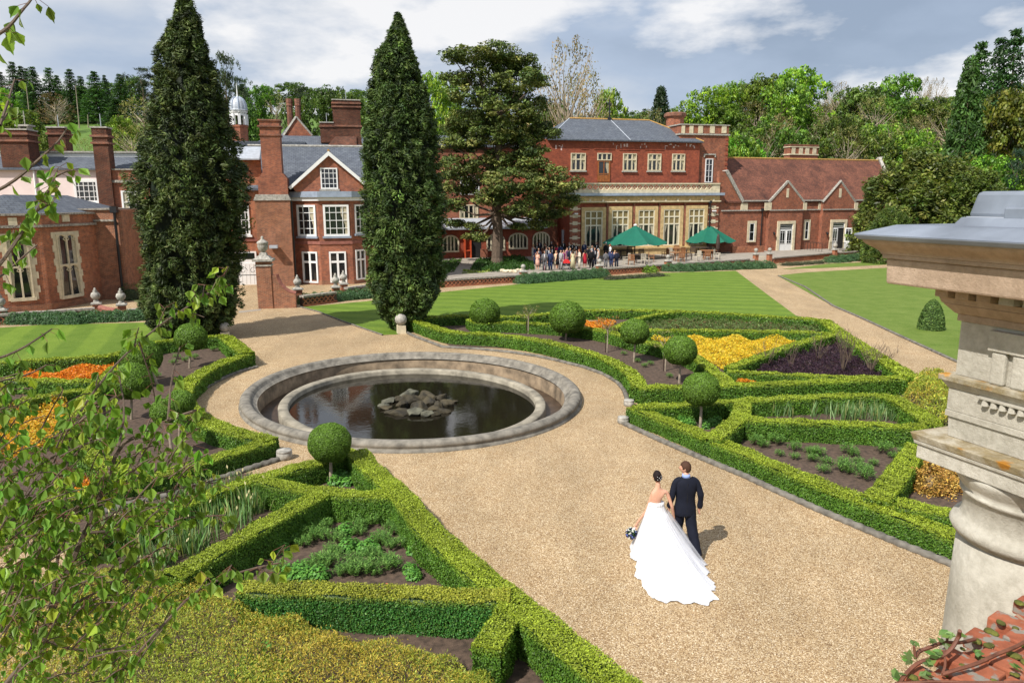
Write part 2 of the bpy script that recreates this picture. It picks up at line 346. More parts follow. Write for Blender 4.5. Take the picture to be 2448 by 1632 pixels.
# gravel with the pool left open
m = MB(); NG = 160; rect = (-55, 70, -6, 112)
for j in range(NG):
    p = ell(2 * pi * j / NG, -.35); m.v.append((p.x, p.y, .0))
for j in range(NG):
    p = ell(2 * pi * j / NG, -.35); d = p - PC; d.z = 0
    t = min([((rect[1] if d.x > 0 else rect[0]) - PC.x) / d.x if abs(d.x) > 1e-6 else 1e9, ((rect[3] if d.y > 0 else rect[2]) - PC.y) / d.y if abs(d.y) > 1e-6 else 1e9])
    m.v.append((PC.x + d.x * t, PC.y + d.y * t, .0))
for j in range(NG): m.f.append((j, (j + 1) % NG, NG + (j + 1) % NG, NG + j)); m.m.append(0)
g = m.build('gravel', 'gravel', uv=False); setp(g, kind='structure')
def sheet(name, pts, mat, z, kind='structure'):
    m = MB(); P = [(p[0], p[1], z) for p in pts]; m.add(P, [tuple(range(len(P)))])
    bm = bmesh.new(); me = bpy.data.meshes.new(name); me.from_pydata(m.v, [], m.f); bm.from_mesh(me)
    bmesh.ops.triangulate(bm, faces=bm.faces); bmesh.ops.recalc_face_normals(bm, faces=bm.faces)
    if sum(f.normal.z for f in bm.faces) < 0: bmesh.ops.reverse_faces(bm, faces=bm.faces)
    bm.to_mesh(me); bm.free(); me.materials.append(MT[mat]); o = mkobj(name, me); setp(o, kind=kind); return o
gp = lambda L_, z=0.0: [G(p, z) for p in L_]
lawnL = gp([cD(-700, 900), cD(-700, 300), cD(0, 262), cD(330, 240), cD(700, 232), cD(1100, 222), Dp(440, 740), Dp(530, 765), cD(1600, 345), cD(1300, 400), cD(900, 520), cD(300, 560)])
sheet('lawn', lawnL, 'lawn1', .012)
lawnC = gp([c9(520, 100), c9(700, 85), c9(975, 60), Dp(1025, 670), Dp(1200, 652), Dp(1525, 627), Dp(1690, 622), Dp(1762, 676), cB(1215, 165), cB(1400, 200), cB(1300, 240), cB(600, 200), cA(1400, 200), cA(540, 240), cA(200, 240), cA(100, 300), c9(1200, 290), c9(1095, 295), c9(1000, 262), c9(820, 200), c9(640, 130)])
sheet('lawn', lawnC, 'lawn2', .012)
lawnR = gp([Dp(1785, 633), Dp(1850, 626), Dp(1965, 619), Dp(2100, 612), Dp(2352, 600), Dp(2700, 590), Dp(3200, 900), cB(2800, 680), cB(2352, 490), cB(2000, 330), cB(1700, 190), cB(1480, 95)])
sheet('lawn', lawnR, 'lawn3', .012)
sheet('lawn', gp([c7(740, 1540), c7(1270, 1480), c7(1560, 1470), c7(1900, 1455), c7(1900, 1490), c7(1560, 1508), c7(1200, 1527)]), 'lawn3', .012)
def soilp(pts, z=.02): sheet('soil', gp(pts), 'soil', z)
soilp([cA(100, 250), cA(400, 230), cA(900, 250), cA(1400, 220), cA(1900, 170), cB(900, 185), cB(1350, 215), cB(1500, 310), cB(1700, 430), cB(2050, 640), cB(2330, 640), cB(2330, 960), cB(2200, 960), cB(1300, 745), cB(1960, 690), cB(650, 770), cB(60, 790), cA(1760, 700), cA(1650, 620), cA(1450, 520), cA(1200, 450), cA(900, 420), cA(400, 400)])
soilp([cB(60, 900), cB(60, 840), cB(900, 790), cB(1800, 770), cB(2330, 960), cC(2700, 600), cC(2700, 1260), cC(2352, 1160), cC(1800, 930), cC(1200, 690), cC(600, 430)])
soilp([cD(-600, 620), cD(400, 560), cD(850, 520), cD(1150, 420), cD(1700, 380), cD(1850, 530), cD(1600, 620), cD(1450, 740), cD(1430, 850), cD(1600, 1010), cD(2030, 1210), cD(1500, 1380), cD(900, 1550), cD(-600, 1950)])
soilp([cE(1150, 470), cE(900, 440), cE(400, 590), cE(-100, 730), cE(-700, 900), cE(-700, 1100), cE(0, 860), cE(600, 680)], .016)
soilp([cE(1860, 330), cE(2050, 540), cF(1250, 100), cF(1650, 480), cF(2100, 860), cF(2700, 1300), cF(-700, 1300), cE(-500, 1200), cE(-300, 1060), cE(0, 920), cE(600, 700), cE(1200, 500), cE(1560, 400)])
# stone threshold at the gate, path by the cloister
def slab(name, pts, mat, z, label=None): sheet(name, pts, mat, z)
sheet('path', gp([c9(90, 128), c9(245, 112), c9(245, 122), c9(90, 140)]), 'paving', .006)
# ================= rope edging
def rope(label, pts, r=.085):
    P = []
    W = [G(p, 0) for p in pts]
    for a, b in zip(W[:-1], W[1:]):
        n = max(2, int((b - a).length / .05))
        for i in range(n): P.append(a.lerp(b, i / n))
    P.append(W[-1]); m = MB(); n = 9; vs = []; L_ = 0
    for i, p in enumerate(P):
        t = (P[min(i + 1, len(P) - 1)] - P[max(i - 1, 0)]).normalized(); s = Vector((t.y, -t.x, 0)); L_ += .05
        for j in range(n):
            a = 2 * pi * j / n; rr = r * (1 + .16 * cos(3 * (a - L_ * 9)))
            vs.append(p + s * (cos(a) * rr * 1.15) + Vector((0, 0, .03 + sin(a) * rr)))
    m.add(vs, [(i * n + j, i * n + (j + 1) % n, (i + 1) * n + (j + 1) % n, (i + 1) * n + j) for i in range(len(P) - 1) for j in range(n)])
    return setp(m.build('rope_edging', 'poolstone', sm=True, uv=False), label, 'garden edging', 'stone rope edgings beside the gravel')
rope('grey stone rope edging curving round the pool below the far box hedge', [cA(45, 290), cA(140, 335), cA(340, 410), cA(600, 425), cA(850, 450), cA(1050, 480), cA(1200, 512), cA(1400, 562), cA(1550, 615), cA(1650, 675), cA(1700, 735), cA(1722, 800), cA(1728, 822)], .07)
rope('long grey stone rope edging along the gravel right of the wedding couple', [cC(30, 275), cC(60, 290), cC(300, 400), cC(600, 530), cC(900, 655), cC(1100, 750), cC(1400, 885), cC(1700, 1012), cC(2000, 1137), cC(2300, 1255), cC(2500, 1340)], .075)
rope('short dark stone rope edging curving left of the pool', [cD(1925, 560), cD(1780, 600), cD(1640, 660), cD(1520, 730), cD(1450, 805), cD(1440, 860)], .07)
rope('stone rope edging between the two left box hedges, running behind the birch leaves', [cE(1270, 325), cE(1000, 410), cE(700, 515), cE(400, 610), cE(60, 690), cE(-300, 800)], .08)
rope('thin brown stone edging between the gravel path and the right lawn', [Dp(1788, 634), Dp(1850, 660), cB(1480, 95), cB(1700, 190), cB(2000, 330), cB(2352, 490), cB(2700, 640)], .06)
rope('low stone edging between the gravel drive and the middle lawn', [c9(520, 100), c9(640, 132), c9(820, 202), c9(1000, 265), c9(1095, 297)], .04)
def drum(label, p, r=.16, h=.2):
    c = G(p, 0); m = MB(); m.lathe([(r * .85, 0), (r, .03), (r, h * .7), (r * .93, h * .78), (r * 1.0, h * .85), (r * .95, h), (r * .3, h * 1.04)], c, 16)
    setp(m.build('end_stone', 'greystone', sm=True, uv=False), label, 'end stone', 'round end stones of the rope edgings')
drum('round grey end stone between the two far right hedges', cA(1735, 845), .17)
drum('round grey end stone at the near corner of the right hedge by the pool', cC(28, 268), .17)
drum('round grey end stone at the tip of the left hedge near the front ball tree', cE(1278, 322), .2, .24)
def ballfin(label, p, r=.32, h=.3):
    c = G(p, 0); t = thing('ball_finial', label, 'stone ball', c); m = MB(); m.box(c + Vector((0, 0, h / 2)), (.42, .42, h), .3, .95); m.build('plinth', 'stone', t, uv=False)
    m = MB(); m.lathe(sphere_prof(r, 10, h + r * .95), c, 18); m.build('ball', 'greystone', t, sm=True, uv=False)
ballfin('large round stone ball on a square plinth at the hedge end beside the second conifer', cA(30, 303), .3, .42)
ballfin('grey stone ball just showing above the left hedge corner by the first conifer', cD(1690, 345), .25, .35)
# ================= pool
pool = thing('stone_pool', 'round sunken garden pool with grey carved stone rim and inner cream ring', 'pool', PC)
def ringsweep(prof, mat, name, parent, n=160, sm=True, twist=0):
    m = MB(); vs = []; K = len(prof)
    for j in range(n):
        th = 2 * pi * j / n
        for q, (o_, z) in enumerate(prof): vs.append(ell(th, o_, z))
    m.add(vs, [(j * K + i, ((j + 1) % n) * K + i, ((j + 1) % n) * K + i + 1, j * K + i + 1) for j in range(n) for i in range(K - 1)])
    return m.build(name, mat, parent, sm=sm, uv=False)
MT['poolstone'] = mat_flat('weathered_rim', (.19, .172, .142), .92, var=.5, sc_=3.5, bmp=.9, detail=12); MT['poolwall'] = mat_flat('stained_wall', (.23, .17, .11), .92, var=.6, sc_=2.2, bmp=.6, detail=10); MT['poolring'] = mat_flat('inner_ring_stone', (.27, .24, .185), .9, var=.45, sc_=2.6, bmp=.6, detail=12)
ringsweep([(.07, -.02), (.07, .05), (.02, .07), (.0, .12), (.03, .15), (.03, .22), (-.04, .28), (-.14, .30), (-.25, .29), (-.32, .24), (-.34, .17), (-.40, .15), (-.45, .08), (-.50, .07)], 'poolstone', 'rim', pool)
ringsweep([(-.42, .08), (-.47, -.05), (-.50, -.5)], 'poolwall', 'outer_wall', pool)
MT['mud'] = mat_flat('wet_mud', (.055, .035, .022), .35, var=.6, sc_=3, bmp=.6)
ringsweep([(-.46, -.47), (-1.4, -.50)], 'mud', 'channel_floor', pool)
ringsweep([(-1.13, -.5), (-1.13, -.2), (-1.16, -.165), (-1.30, -.155), (-1.44, -.165), (-1.47, -.21), (-1.48, -.8)], 'poolring', 'inner_ring', pool)
mw, t_, b_ = newmat('pond_water'); b_.inputs['Base Color'].default_value = (.012, .010, .006, 1); b_.inputs['Roughness'].default_value = .035; b_.inputs['Specular IOR Level'].default_value = .42
bump(t_, b_, noise(t_, coords(t_), 5, 4), .1, .02); MT['water'] = mw
m = MB(); n = 128; m.add([ell(2 * pi * j / n, -1.46, -.34) for j in range(n)], [tuple(range(n))]); wo = m.build('water', 'water', uv=False); setp(wo, kind='structure')
m = MB(); n = 64; a0, a1 = 2.2, 3.3
m.add([ell(a0 + (a1 - a0) * j / n, -.48, -.44) for j in range(n + 1)] + [ell(a0 + (a1 - a0) * j / n, -1.12, -.44) for j in range(n + 1)], [(j, j + 1, n + 2 + j, n + 1 + j) for j in range(n)])
o = m.build('water', 'water', uv=False); setp(o, kind='structure')
# rock island
rk = mat_flat('mossy_rock', (.04, .031, .014), .75, var=.75, sc_=3.2, bmp=1); MT['rock'] = rk
MT['rock2'] = mat_flat('pale_rock', (.09, .087, .06), .8, var=.6, sc_=4, bmp=1)
def rockmesh(m, c, s, seed):
    r_ = random.Random(seed); bm = bmesh.new(); bmesh.ops.create_icosphere(bm, subdivisions=3, radius=1)
    ang = r_.uniform(0, 6.3); pl = [Vector((r_.uniform(-1, 1), r_.uniform(-1, 1), r_.uniform(-.4, 1))).normalized() for _ in range(9)]
    for v in bm.verts:
        p = v.co.copy()
        for q in pl:
            d = p.dot(q)
            if d > .62: p -= q * (d - .62) * .9
        p *= 1 + .1 * sin(p.x * 7 + seed) * sin(p.y * 6) ; x, y = p.x * s[0], p.y * s[1]
        v.co = Vector((x * cos(ang) - y * sin(ang), x * sin(ang) + y * cos(ang), p.z * s[2])) + Vector(c)
    bm.verts.index_update(); m.add([v.co[:] for v in bm.verts], [tuple(x.index for x in f.verts) for f in bm.faces]); bm.free()
g4 = CR(560, 820, 2.735)
rc = G(g4(1180, 430), -.34)
rocks = [(1150, 330, .42, .25, 1), (1010, 375, .34, .12, 1), (1080, 370, .3, .14, 0), (1000, 420, .25, .1, 0), (1100, 400, .36, .2, 0), (1270, 345, .36, .24, 0), (1350, 355, .28, .16, 0), (1280, 385, .32, .22, 0), (1200, 415, .42, .24, 0), (1190, 450, .4, .18, 1), (1080, 450, .36, .15, 0), (1300, 425, .2, .14, 0), (1340, 405, .2, .2, 0), (1380, 395, .3, .18, 0), (1320, 460, .22, .1, 0), (1430, 380, .22, .07, 0), (1160, 370, .4, .3, 0), (1240, 365, .35, .28, 0), (975, 400, .2, .1, 1), (1030, 445, .24, .1, 0), (1370, 440, .26, .12, 0), (1250, 460, .3, .14, 1)]
for i, (x, y, s, h, k) in enumerate(rocks):
    c = G(g4(x, y), -.34 + h * .5); m = MB(); rockmesh(m, (c.x, c.y, -.34 + h * .45), (s * 1.15, s * .75, h * .9), i * 3 + 1)
    setp(m.build('rock', 'rock2' if k else 'rock', sm=False, uv=False), 'brown and mossy rock in the heap rising from the middle of the pool' if not k else 'pale grey boulder in the rock heap in the pool', 'rock', 'rocks heaped in the pool' if not k else 'pale rocks in the pool heap')
# ================= hedges
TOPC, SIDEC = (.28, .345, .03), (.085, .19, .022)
def resample(W, step=.12, smooth_n=2, closed=False):
    for _ in range(smooth_n):
        Q = [W[0]]
        for a, b in zip(W[:-1], W[1:]): Q += [a.lerp(b, .25), a.lerp(b, .75)] if len(W) > 2 else [a, b]
        Q.append(W[-1]); W = Q
    P = [W[0]]; acc = 0
    for a, b in zip(W[:-1], W[1:]):
        l = (b - a).length; 
        if l < 1e-6: continue
        n = max(1, int(round(l / step)))
        for i in range(1, n + 1): P.append(a.lerp(b, i / n))
    return P
nh = 0
def hedge(label, pts, zt=.52, wd=.50, sm_=2, gold=0.0, top=TOPC, side=SIDEC, sizek=1.0):
    global nh; nh += 1
    P = resample([G(p, zt) for p in pts], .12, sm_)
    A = np.array([[p.x, p.y] for p in P]); d = np.gradient(A, axis=0); d = nrm(d); s = np.stack([d[:, 1], -d[:, 0]], 1)
    cum = np.concatenate([[0], np.cumsum(np.linalg.norm(np.diff(A, axis=0), axis=1))]); Lt = cum[-1]
    hw = wd / 2; prof = [(-hw * .96, 0), (-hw, zt * .5), (-hw, zt - .07), (-hw + .05, zt - .01), (0, zt + .005), (hw - .05, zt - .01), (hw, zt - .07), (hw, zt * .5), (hw * .96, 0)]
    K = len(prof); V = []; n = len(A)
    wob = lambda x, y, z: .03 * np.sin(x * 5.1 + z * 4) * np.sin(y * 4.3 + 1.3) + .012 * np.sin(x * 11 + y * 9 + z * 13)
    for o_, z in prof:
        x = A[:, 0] + s[:, 0] * o_; y = A[:, 1] + s[:, 1] * o_; k = wob(x, y, z); ins = .022
        sg = np.sign(o_) * (abs(o_) > hw * .8); V.append(np.stack([x + s[:, 0] * sg * (k - ins), y + s[:, 1] * sg * (k - ins), z + k * (abs(o_) < hw * .95) * (z > .3) - 1.6 * ins * (z > .3)], 1))
    V = np.stack(V, 1)  # n,K,3
    idx = np.arange(n * K).reshape(n, K); F = np.stack([idx[:-1, :-1], idx[1:, :-1], idx[1:, 1:], idx[:-1, 1:]], -1).reshape(-1, 4)
    ends = [[idx[e_, i], idx[e_, i + 1], idx[e_, K - 2 - i], idx[e_, K - 1 - i]] for e_ in (0, n - 1) for i in range(4)]
    F = np.concatenate([F, np.array(ends)])
    core = (V.reshape(-1, 3), F)
    dist = np.hypot(A[:, 0], A[:, 1]).mean(); ls = max(.016, .00105 * dist) * sizek
    per = 2 * zt + wd; dens = 1.75 / (2 * ls * ls * .62)
    nn = int(Lt * per * dens) + 40
    t = rng.uniform(-hw * .3, Lt + hw * .3, nn); q = rng.uniform(0, per, nn)
    ti = np.clip(t, 0, Lt); ax = np.interp(ti, cum, A[:, 0]); ay = np.interp(ti, cum, A[:, 1]); sx = np.interp(ti, cum, s[:, 0]); sy = np.interp(ti, cum, s[:, 1])
    o_ = np.where(q < zt, -hw, np.where(q < zt + wd, q - zt - hw, hw)); z = np.where(q < zt, q, np.where(q < zt + wd, zt, per - q)); z = np.minimum(z, zt)
    istop = (q >= zt) & (q < zt + wd); nx = np.where(istop, 0, np.sign(o_) * sx); ny = np.where(istop, 0, np.sign(o_) * sy); nz_ = np.where(istop, 1.0, .15)
    # ends
    ne = int(2 * wd * zt * dens); e_ = rng.integers(0, 2, ne); oe = rng.uniform(-hw, hw, ne); ze = rng.uniform(0, zt, ne); ei = np.where(e_ == 0, 0, n - 1); sg = np.where(e_ == 0, -1, 1)
    px = np.concatenate([ax + sx * o_, A[ei, 0] + s[ei, 0] * oe + d[ei, 0] * sg * .01]); py = np.concatenate([ay + sy * o_, A[ei, 1] + s[ei, 1] * oe + d[ei, 1] * sg * .01]); pz = np.concatenate([z, ze])
    NN = np.concatenate([np.stack([nx, ny, nz_], 1), np.stack([d[ei, 0] * sg, d[ei, 1] * sg, .15 + 0 * ze], 1)])
    k = wob(px, py, pz); Pp = np.stack([px, py, pz], 1) + NN * (k + rng.uniform(-.014, .024, len(px)) + .035 * (rng.random(len(px)) < .035))[:, None]
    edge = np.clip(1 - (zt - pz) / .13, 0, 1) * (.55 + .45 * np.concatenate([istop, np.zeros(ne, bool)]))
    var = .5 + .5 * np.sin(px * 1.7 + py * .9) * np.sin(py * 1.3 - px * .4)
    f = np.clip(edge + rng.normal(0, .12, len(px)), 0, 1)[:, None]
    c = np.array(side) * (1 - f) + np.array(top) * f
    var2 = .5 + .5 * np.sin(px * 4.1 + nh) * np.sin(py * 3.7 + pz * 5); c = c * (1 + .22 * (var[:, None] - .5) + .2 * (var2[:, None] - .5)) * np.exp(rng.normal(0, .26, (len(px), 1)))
    c[:, 0] *= 1 + gold * .5 * var
    quads = leafarr(Pp, NN, ls * rng.uniform(.75, 1.3, len(px)), .62, jit=.55)
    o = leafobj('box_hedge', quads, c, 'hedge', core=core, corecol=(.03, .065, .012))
    return setp(o, label, 'hedge', 'clipped box hedges of the parterre')
hedge('long box hedge curving along the far side of the pool', [cA(100, 192), cA(220, 237), cA(400, 297), cA(650, 302), cA(850, 320), cA(1050, 348), cA(1250, 392), cA(1450, 448), cA(1600, 503), cA(1720, 568), cA(1790, 632), cA(1815, 700)], .55)
hedge('straight box hedge running right from the curved hedge to the golden shrub', [cA(1812, 705), cB(400, 672), cB(650, 664), cB(1000, 655), cB(1300, 640), cB(1990, 610)], .55, .48)
hedge('far box hedge along the edge of the striped middle lawn', [cA(115, 188), cA(540, 164), cA(770, 184), cA(1140, 156), cA(1400, 128), cA(1900, 130), cB(603, 140), cB(900, 160), cB(1350, 188), cB(1440, 203)], .5, .55)
hedge('box hedge beside the diagonal gravel path, past the purple bed', [cB(1430, 203), cB(1520, 275), cB(1700, 388), cB(1900, 512), cB(2045, 605)], .5, .62)
hedge('inner box hedge behind the row of ball trees', [cA(545, 195), cA(600, 224), cA(770, 217), cA(950, 224), cA(1180, 237), cA(1450, 265), cA(1600, 293), cA(1720, 328), cA(1830, 362), cA(1990, 388), cA(2245, 476), cB(600, 545), cB(690, 605), cB(745, 655)], .52, .45)
hedge('short diagonal box hedge between the small orange bed and the green spirea bed', [cA(1610, 268), cA(1750, 208), cA(1900, 163), cB(330, 140)], .5, .4)
hedge('box hedge between the green spirea bed and the yellow bed', [cB(150, 268), cB(500, 267), cB(900, 273), cB(1300, 281), cB(1490, 293)], .5, .42)
hedge('diagonal box hedge between the yellow bed and the purple bed', [cB(1490, 295), cB(1200, 368), cB(950, 455), cB(740, 535)], .5, .45)
hedge('low box hedge below the purple bed', [cB(725, 562), cB(1100, 582), cB(1500, 605), cB(1990, 608)], .42, .36)
hedge('box hedge along the back of the right iris bed', [cB(50, 820), cB(400, 802), cB(800, 775), cB(1300, 747), cB(1700, 735), cB(1900, 742)], .52, .45)
hedge('box hedge closing the right end of the iris bed beside the golden shrub', [cB(1890, 742), cB(2050, 828), cB(2180, 915), cB(2200, 955)], .52, .55)
hedge('short box hedge crossing beside the right hand ball tree', [cB(830, 790), cB(825, 880), cB(720, 965), cB(610, 1050)], .52, .5)
hedge('box hedge between the right iris bed and the soil bed of perennials', [cB(850, 908), cB(1300, 927), cB(1800, 948), cB(2150, 968)], .55, .45)
hedge('long near box hedge along the rope edging right of the couple', [cC(105, 152), cC(300, 232), cC(600, 352), cC(900, 474), cC(1200, 604), cC(1500, 724), cC(1750, 815), cC(2000, 910), cC(2352, 1050), cC(2700, 1190)], .43, .5)
hedge('box hedge between the perennials and the dry golden shrub at the column', [cC(2105, 425), cC(2000, 560), cC(1900, 700), cC(1805, 800)], .52, .5)
hedge('short box hedge running behind the near column', [cC(1960, 830), cC(2352, 895), cC(2700, 940)], .52, .5)
hedge('box hedge along the left lawn behind the left ball trees', [cD(-500, 560), cD(0, 525), cD(300, 500), cD(600, 482), cD(850, 466), cD(1000, 425), cD(1150, 366), cD(1300, 353), cD(1560, 322), cD(1700, 320)], .55, .45)
hedge('short box hedge at the corner next to the shaded drive', [cD(1690, 325), cD(1770, 388), cD(1850, 448)], .6, .6, 1)
hedge('box hedge curving round the left side of the pool', [cD(1850, 455), cD(1700, 505), cD(1560, 565), cD(1450, 635), cD(1385, 705), cD(1355, 790)], .52, .56)
hedge('box hedge from the left ball trees to the pointed corner near the pool', [cD(1370, 810), cD(1450, 905), cD(1600, 990), cD(1800, 1050), cD(2020, 1100)], .46, .56)
hedge('long box hedge beside the left rope edging, behind the birch leaves', [cD(2025, 1105), cD(1800, 1175), cD(1500, 1267), cD(1200, 1350), cD(900, 1425), cD(600, 1495), cD(200, 1610), cD(-300, 1730)], .44, .46)
hedge('diagonal box hedge left of the left ball trees', [cD(880, 545), cD(780, 650), cD(640, 780), cD(540, 920), cD(530, 1060), cD(640, 1190), cD(850, 1300), cD(950, 1400)], .52, .5)
hedge('box hedge below the left orange bed', [cD(775, 655), cD(600, 662), cD(300, 650), cD(-200, 640)], .5, .45)
hedge('box hedge above the left yellow bed', [cD(620, 720), cD(350, 765), cD(0, 835), cD(-400, 910)], .5, .45)
hedge('near box hedge running down the left edge of the gravel to the bottom', [cE(1860, 255), cE(1920, 350), cE(2050, 455), cE(2170, 565), cE(2280, 690), cF(1230, 35), cF(1420, 185), cF(1640, 375), cF(1850, 545), cF(2070, 725), cF(2340, 935), cF(2700, 1200)], .6, .5)
hedge('box hedge from the front ball tree along the rope edging towards the birch', [cE(1850, 262), cE(1560, 345), cE(1400, 385), cE(1200, 435), cE(1080, 475), cE(900, 518), cE(700, 595), cE(500, 670), cE(300, 735), cE(0, 845), cE(-400, 980)], .5, .45)
hedge('box hedge across the foot of the front ball tree', [cE(1080, 482), cE(1250, 525), cE(1450, 565), cE(1600, 590), cE(1850, 600), cE(2170, 610)], .58, .42)
hedge('diagonal box hedge between the left iris bed and the perennial bed', [cE(1570, 605), cE(1300, 745), cE(1000, 905), cE(700, 1080), cE(380, 1260)], .6, .42)
hedge('box hedge across the front of the left perennial bed', [cF(180, 355), cF(700, 368), cF(1100, 386), cF(1400, 400), cF(1690, 408)], .62, .4, top=(.31, .32, .035), side=(.05, .17, .03))
hedge('short stub of box hedge in the bottom corner beside the golden mound', [cF(1705, 465), cF(1640, 565), cF(1560, 700)], .6, .42)
# ================= facades surveyed from the photograph
class Fac:
    def __init__(s, p0, ang, off=0.0):
        s.a = ang; s.t = Vector((cos(ang), sin(ang), 0)); s.n = Vector((sin(ang), -cos(ang), 0)); s.p0 = Vector((p0[0], p0[1], 0)) + s.n * off; s.ang = ang
    def off(s, o): return Fac(s.p0, s.ang, o)
    def hit(s, p, o=0.0):
        r = ray(*p); k = (s.p0 + s.n * o - EYE).dot(s.n) / r.dot(s.n); q = EYE + r * k; return (q - s.p0).dot(s.t), q.z
    def P(s, x, z, o=0.0): return s.p0 + s.t * x + s.n * o + Vector((0, 0, z))
    def rect(s, a, b, o=0.0):      # pixel bbox corners -> s0,s1,z0,z1
        um, vm = (a[0] + b[0]) / 2, (a[1] + b[1]) / 2
        s0 = s.hit((a[0], vm), o)[0]; s1 = s.hit((b[0], vm), o)[0]; z1 = s.hit((um, a[1]), o)[1]; z0 = s.hit((um, b[1]), o)[1]; return s0, s1, z0, z1
    def box(s, m, s0, s1, z0, z1, o0, o1, dz=0.0):
        return m.hexa([s.P(s0, z0, o1), s.P(s1, z0 + dz, o1), s.P(s1, z0 + dz, o0), s.P(s0, z0, o0), s.P(s0, z1, o1), s.P(s1, z1 + dz, o1), s.P(s1, z1 + dz, o0), s.P(s0, z1, o0)])
    def poly(s, m, pts, o0, o1):   # pts (s,z)
        return m.prism([s.P(x, z, o1) for x, z in pts], s.n * (o0 - o1))
def window(f, par, R4, cols, rows, o=0.0, fr='white', fw=.09, bar=.035, dep=.07, rowf=None, mull=False, sill=None, surround=None, sw=.2, curtain=0, lintel=None, name='window', glass='glass', arch=False, label=None):
    s0, s1, z0, z1 = R4; W, H_ = s1 - s0, z1 - z0
    m = MB()
    if surround:
        for a in ((s0 - sw, s0, z0 - sw * .6, z1 + sw), (s1, s1 + sw, z0 - sw * .6, z1 + sw), (s0, s1, z1, z1 + sw), (s0, s1, z0 - sw * .6, z0)): f.box(m, *a, o - .02, o + dep * 1.25)
        w0 = m.build(name, surround, par, label=label); m = MB()
    for a in ((s0, s0 + fw, z0, z1), (s1 - fw, s1, z0, z1), (s0 + fw, s1 - fw, z1 - fw, z1), (s0 + fw, s1 - fw, z0, z0 + fw)): f.box(m, *a, o - .01, o + dep)
    if surround: fo = m.build('frame', fr, w0)
    else: w0 = m.build(name, fr, par, label=label)
    m = MB(); f.box(m, s0 + fw, s1 - fw, z0 + fw, z1 - fw, o - .01, o + .012); m.build('glass', glass, w0, uv=False)
    m = MB(); rf = rowf or [i / rows for i in range(1, rows)]
    bw = bar
    for i in range(1, cols):
        x = s0 + W * i / cols; f.box(m, x - bw / 2, x + bw / 2, z0 + fw, z1 - fw, o + .012, o + dep * .8)
    for q in rf:
        z = z1 - H_ * q; f.box(m, s0 + fw, s1 - fw, z - bw / 2, z + bw / 2, o + .012, o + dep * .75)
    if m.v: m.build('glazing_bars', fr, w0, uv=False)
    if curtain:
        m = MB(); cwid = W * .16
        for sd, k in ((s0 + fw, 1), (s1 - fw, -1)):
            if curtain == 2 and k == 1: continue
            pts = [(sd, z0 + fw), (sd + k * cwid * .6, z0 + fw), (sd + k * cwid * .5, z0 + H_ * .35), (sd + k * cwid * 1.5, z1 - H_ * .3), (sd + k * cwid * 1.5, z1 - fw), (sd, z1 - fw)]
            f.poly(m, pts, o - .005, o + .02)
        m.build('curtain', 'curtain', w0, uv=False)
    if sill:
        m = MB(); f.box(m, s0 - .12, s1 + .12, z0 - .16, z0 - .0, o - .01, o + .18); m.build('sill', sill, w0)
    return w0
def roofpoly(m, pts, th=.12):      # pts 3D front face; thickened downwards
    m.prism(pts, (0, 0, -th))
def chimney(par, f, a, b, o, dep, mat='brick', rings=(.12, .3), name='chimney', cap=.1, taper=None, pole=False, label=None):
    s0, s1, z0, z1 = f.rect(a, b, o); m = MB(); H_ = z1 - z0
    f.box(m, s0, s1, z0, z1 - cap, o - dep, o)
    c = m.build(name, mat, par, label=label)
    for q in rings:
        z = z1 - cap - q * min(H_, 2.4); f.box(m, s0 - .1, s1 + .1, z - .09, z + .05, o - dep - .1, o + .1)
    if m.v: m.build('brick_band', 'bricksoot', c)
    m = MB(); f.box(m, s0 - .06, s1 + .06, z1 - cap, z1, o - dep - .06, o + .06); m.build('cap', 'greystone', c)
    if pole:
        m = MB(); p = f.P((s0 + s1) / 2, z1, o - dep / 2); m.tube([p, p + Vector((0, 0, .9))], .03, 6); m.build('lightning_rod', 'leadpale', c)
    return c
ZT = .12
# ---------- main block
FM = Fac(G((1655, 605), ZT), R(16)); FU = FM.off(-2.6)
main = thing('country_house', 'tall red brick main block with slate hipped roof, cream balustrade and five ochre framed windows', 'house', FM.P(-10, 0))
sL = FM.hit(c6(300, 1400))[0]; sR = FM.hit(c6(2030, 1400))[0]
zb = FM.hit(c6(1300, 1120))[1]; zt = FM.hit(c6(1300, 1200))[1]
m = MB(); FM.box(m, sL, sR, 0, zt, -12, 0); m.build('wall', 'brickdark', main)
uL = FU.hit((1255, 400))[0]; uR = FU.hit(c6(1822, 700))[0]; ze = FU.hit(c6(1300, 475))[1]
m = MB(); FU.box(m, uL, uR, zt - .2, ze, -10, 0); m.build('wall', 'brickdark', main, label='deep red upper storey wall with pale stains')
# white lime stains under the eaves
MT['stain'] = mat_flat('lime_stain', (.62, .45, .42), .9, var=.3, sc_=5)
m = MB(); r_ = random.Random(5)
for x0, x1 in ((135, 235), (810, 990), (1130, 1210), (1420, 1600), (1670, 1770)):
    x = x0
    while x < x1:
        a, zz = FU.hit(c6(x, 500 + r_.uniform(0, 40))); w_ = r_.uniform(.06, .22); h_ = r_.uniform(.08, .5); FU.box(m, a, a + w_, zz - h_, zz, -.01, .006); x += r_.uniform(12, 40)
m.build('lime_stain', 'stain', main, uv=False)
m = MB()   # label strings above windows
for x0, x1, zz in ((440, 525, 575), (590, 830, 575), (880, 1120, 582), (1185, 1410, 580)):
    s0, z_ = FU.hit(c6(x0, zz)); s1, _ = FU.hit(c6(x1, zz)); FU.box(m, s0, s1, z_, z_ + .09, -.01, .06)
m.build('string_course', 'brickdark', main)
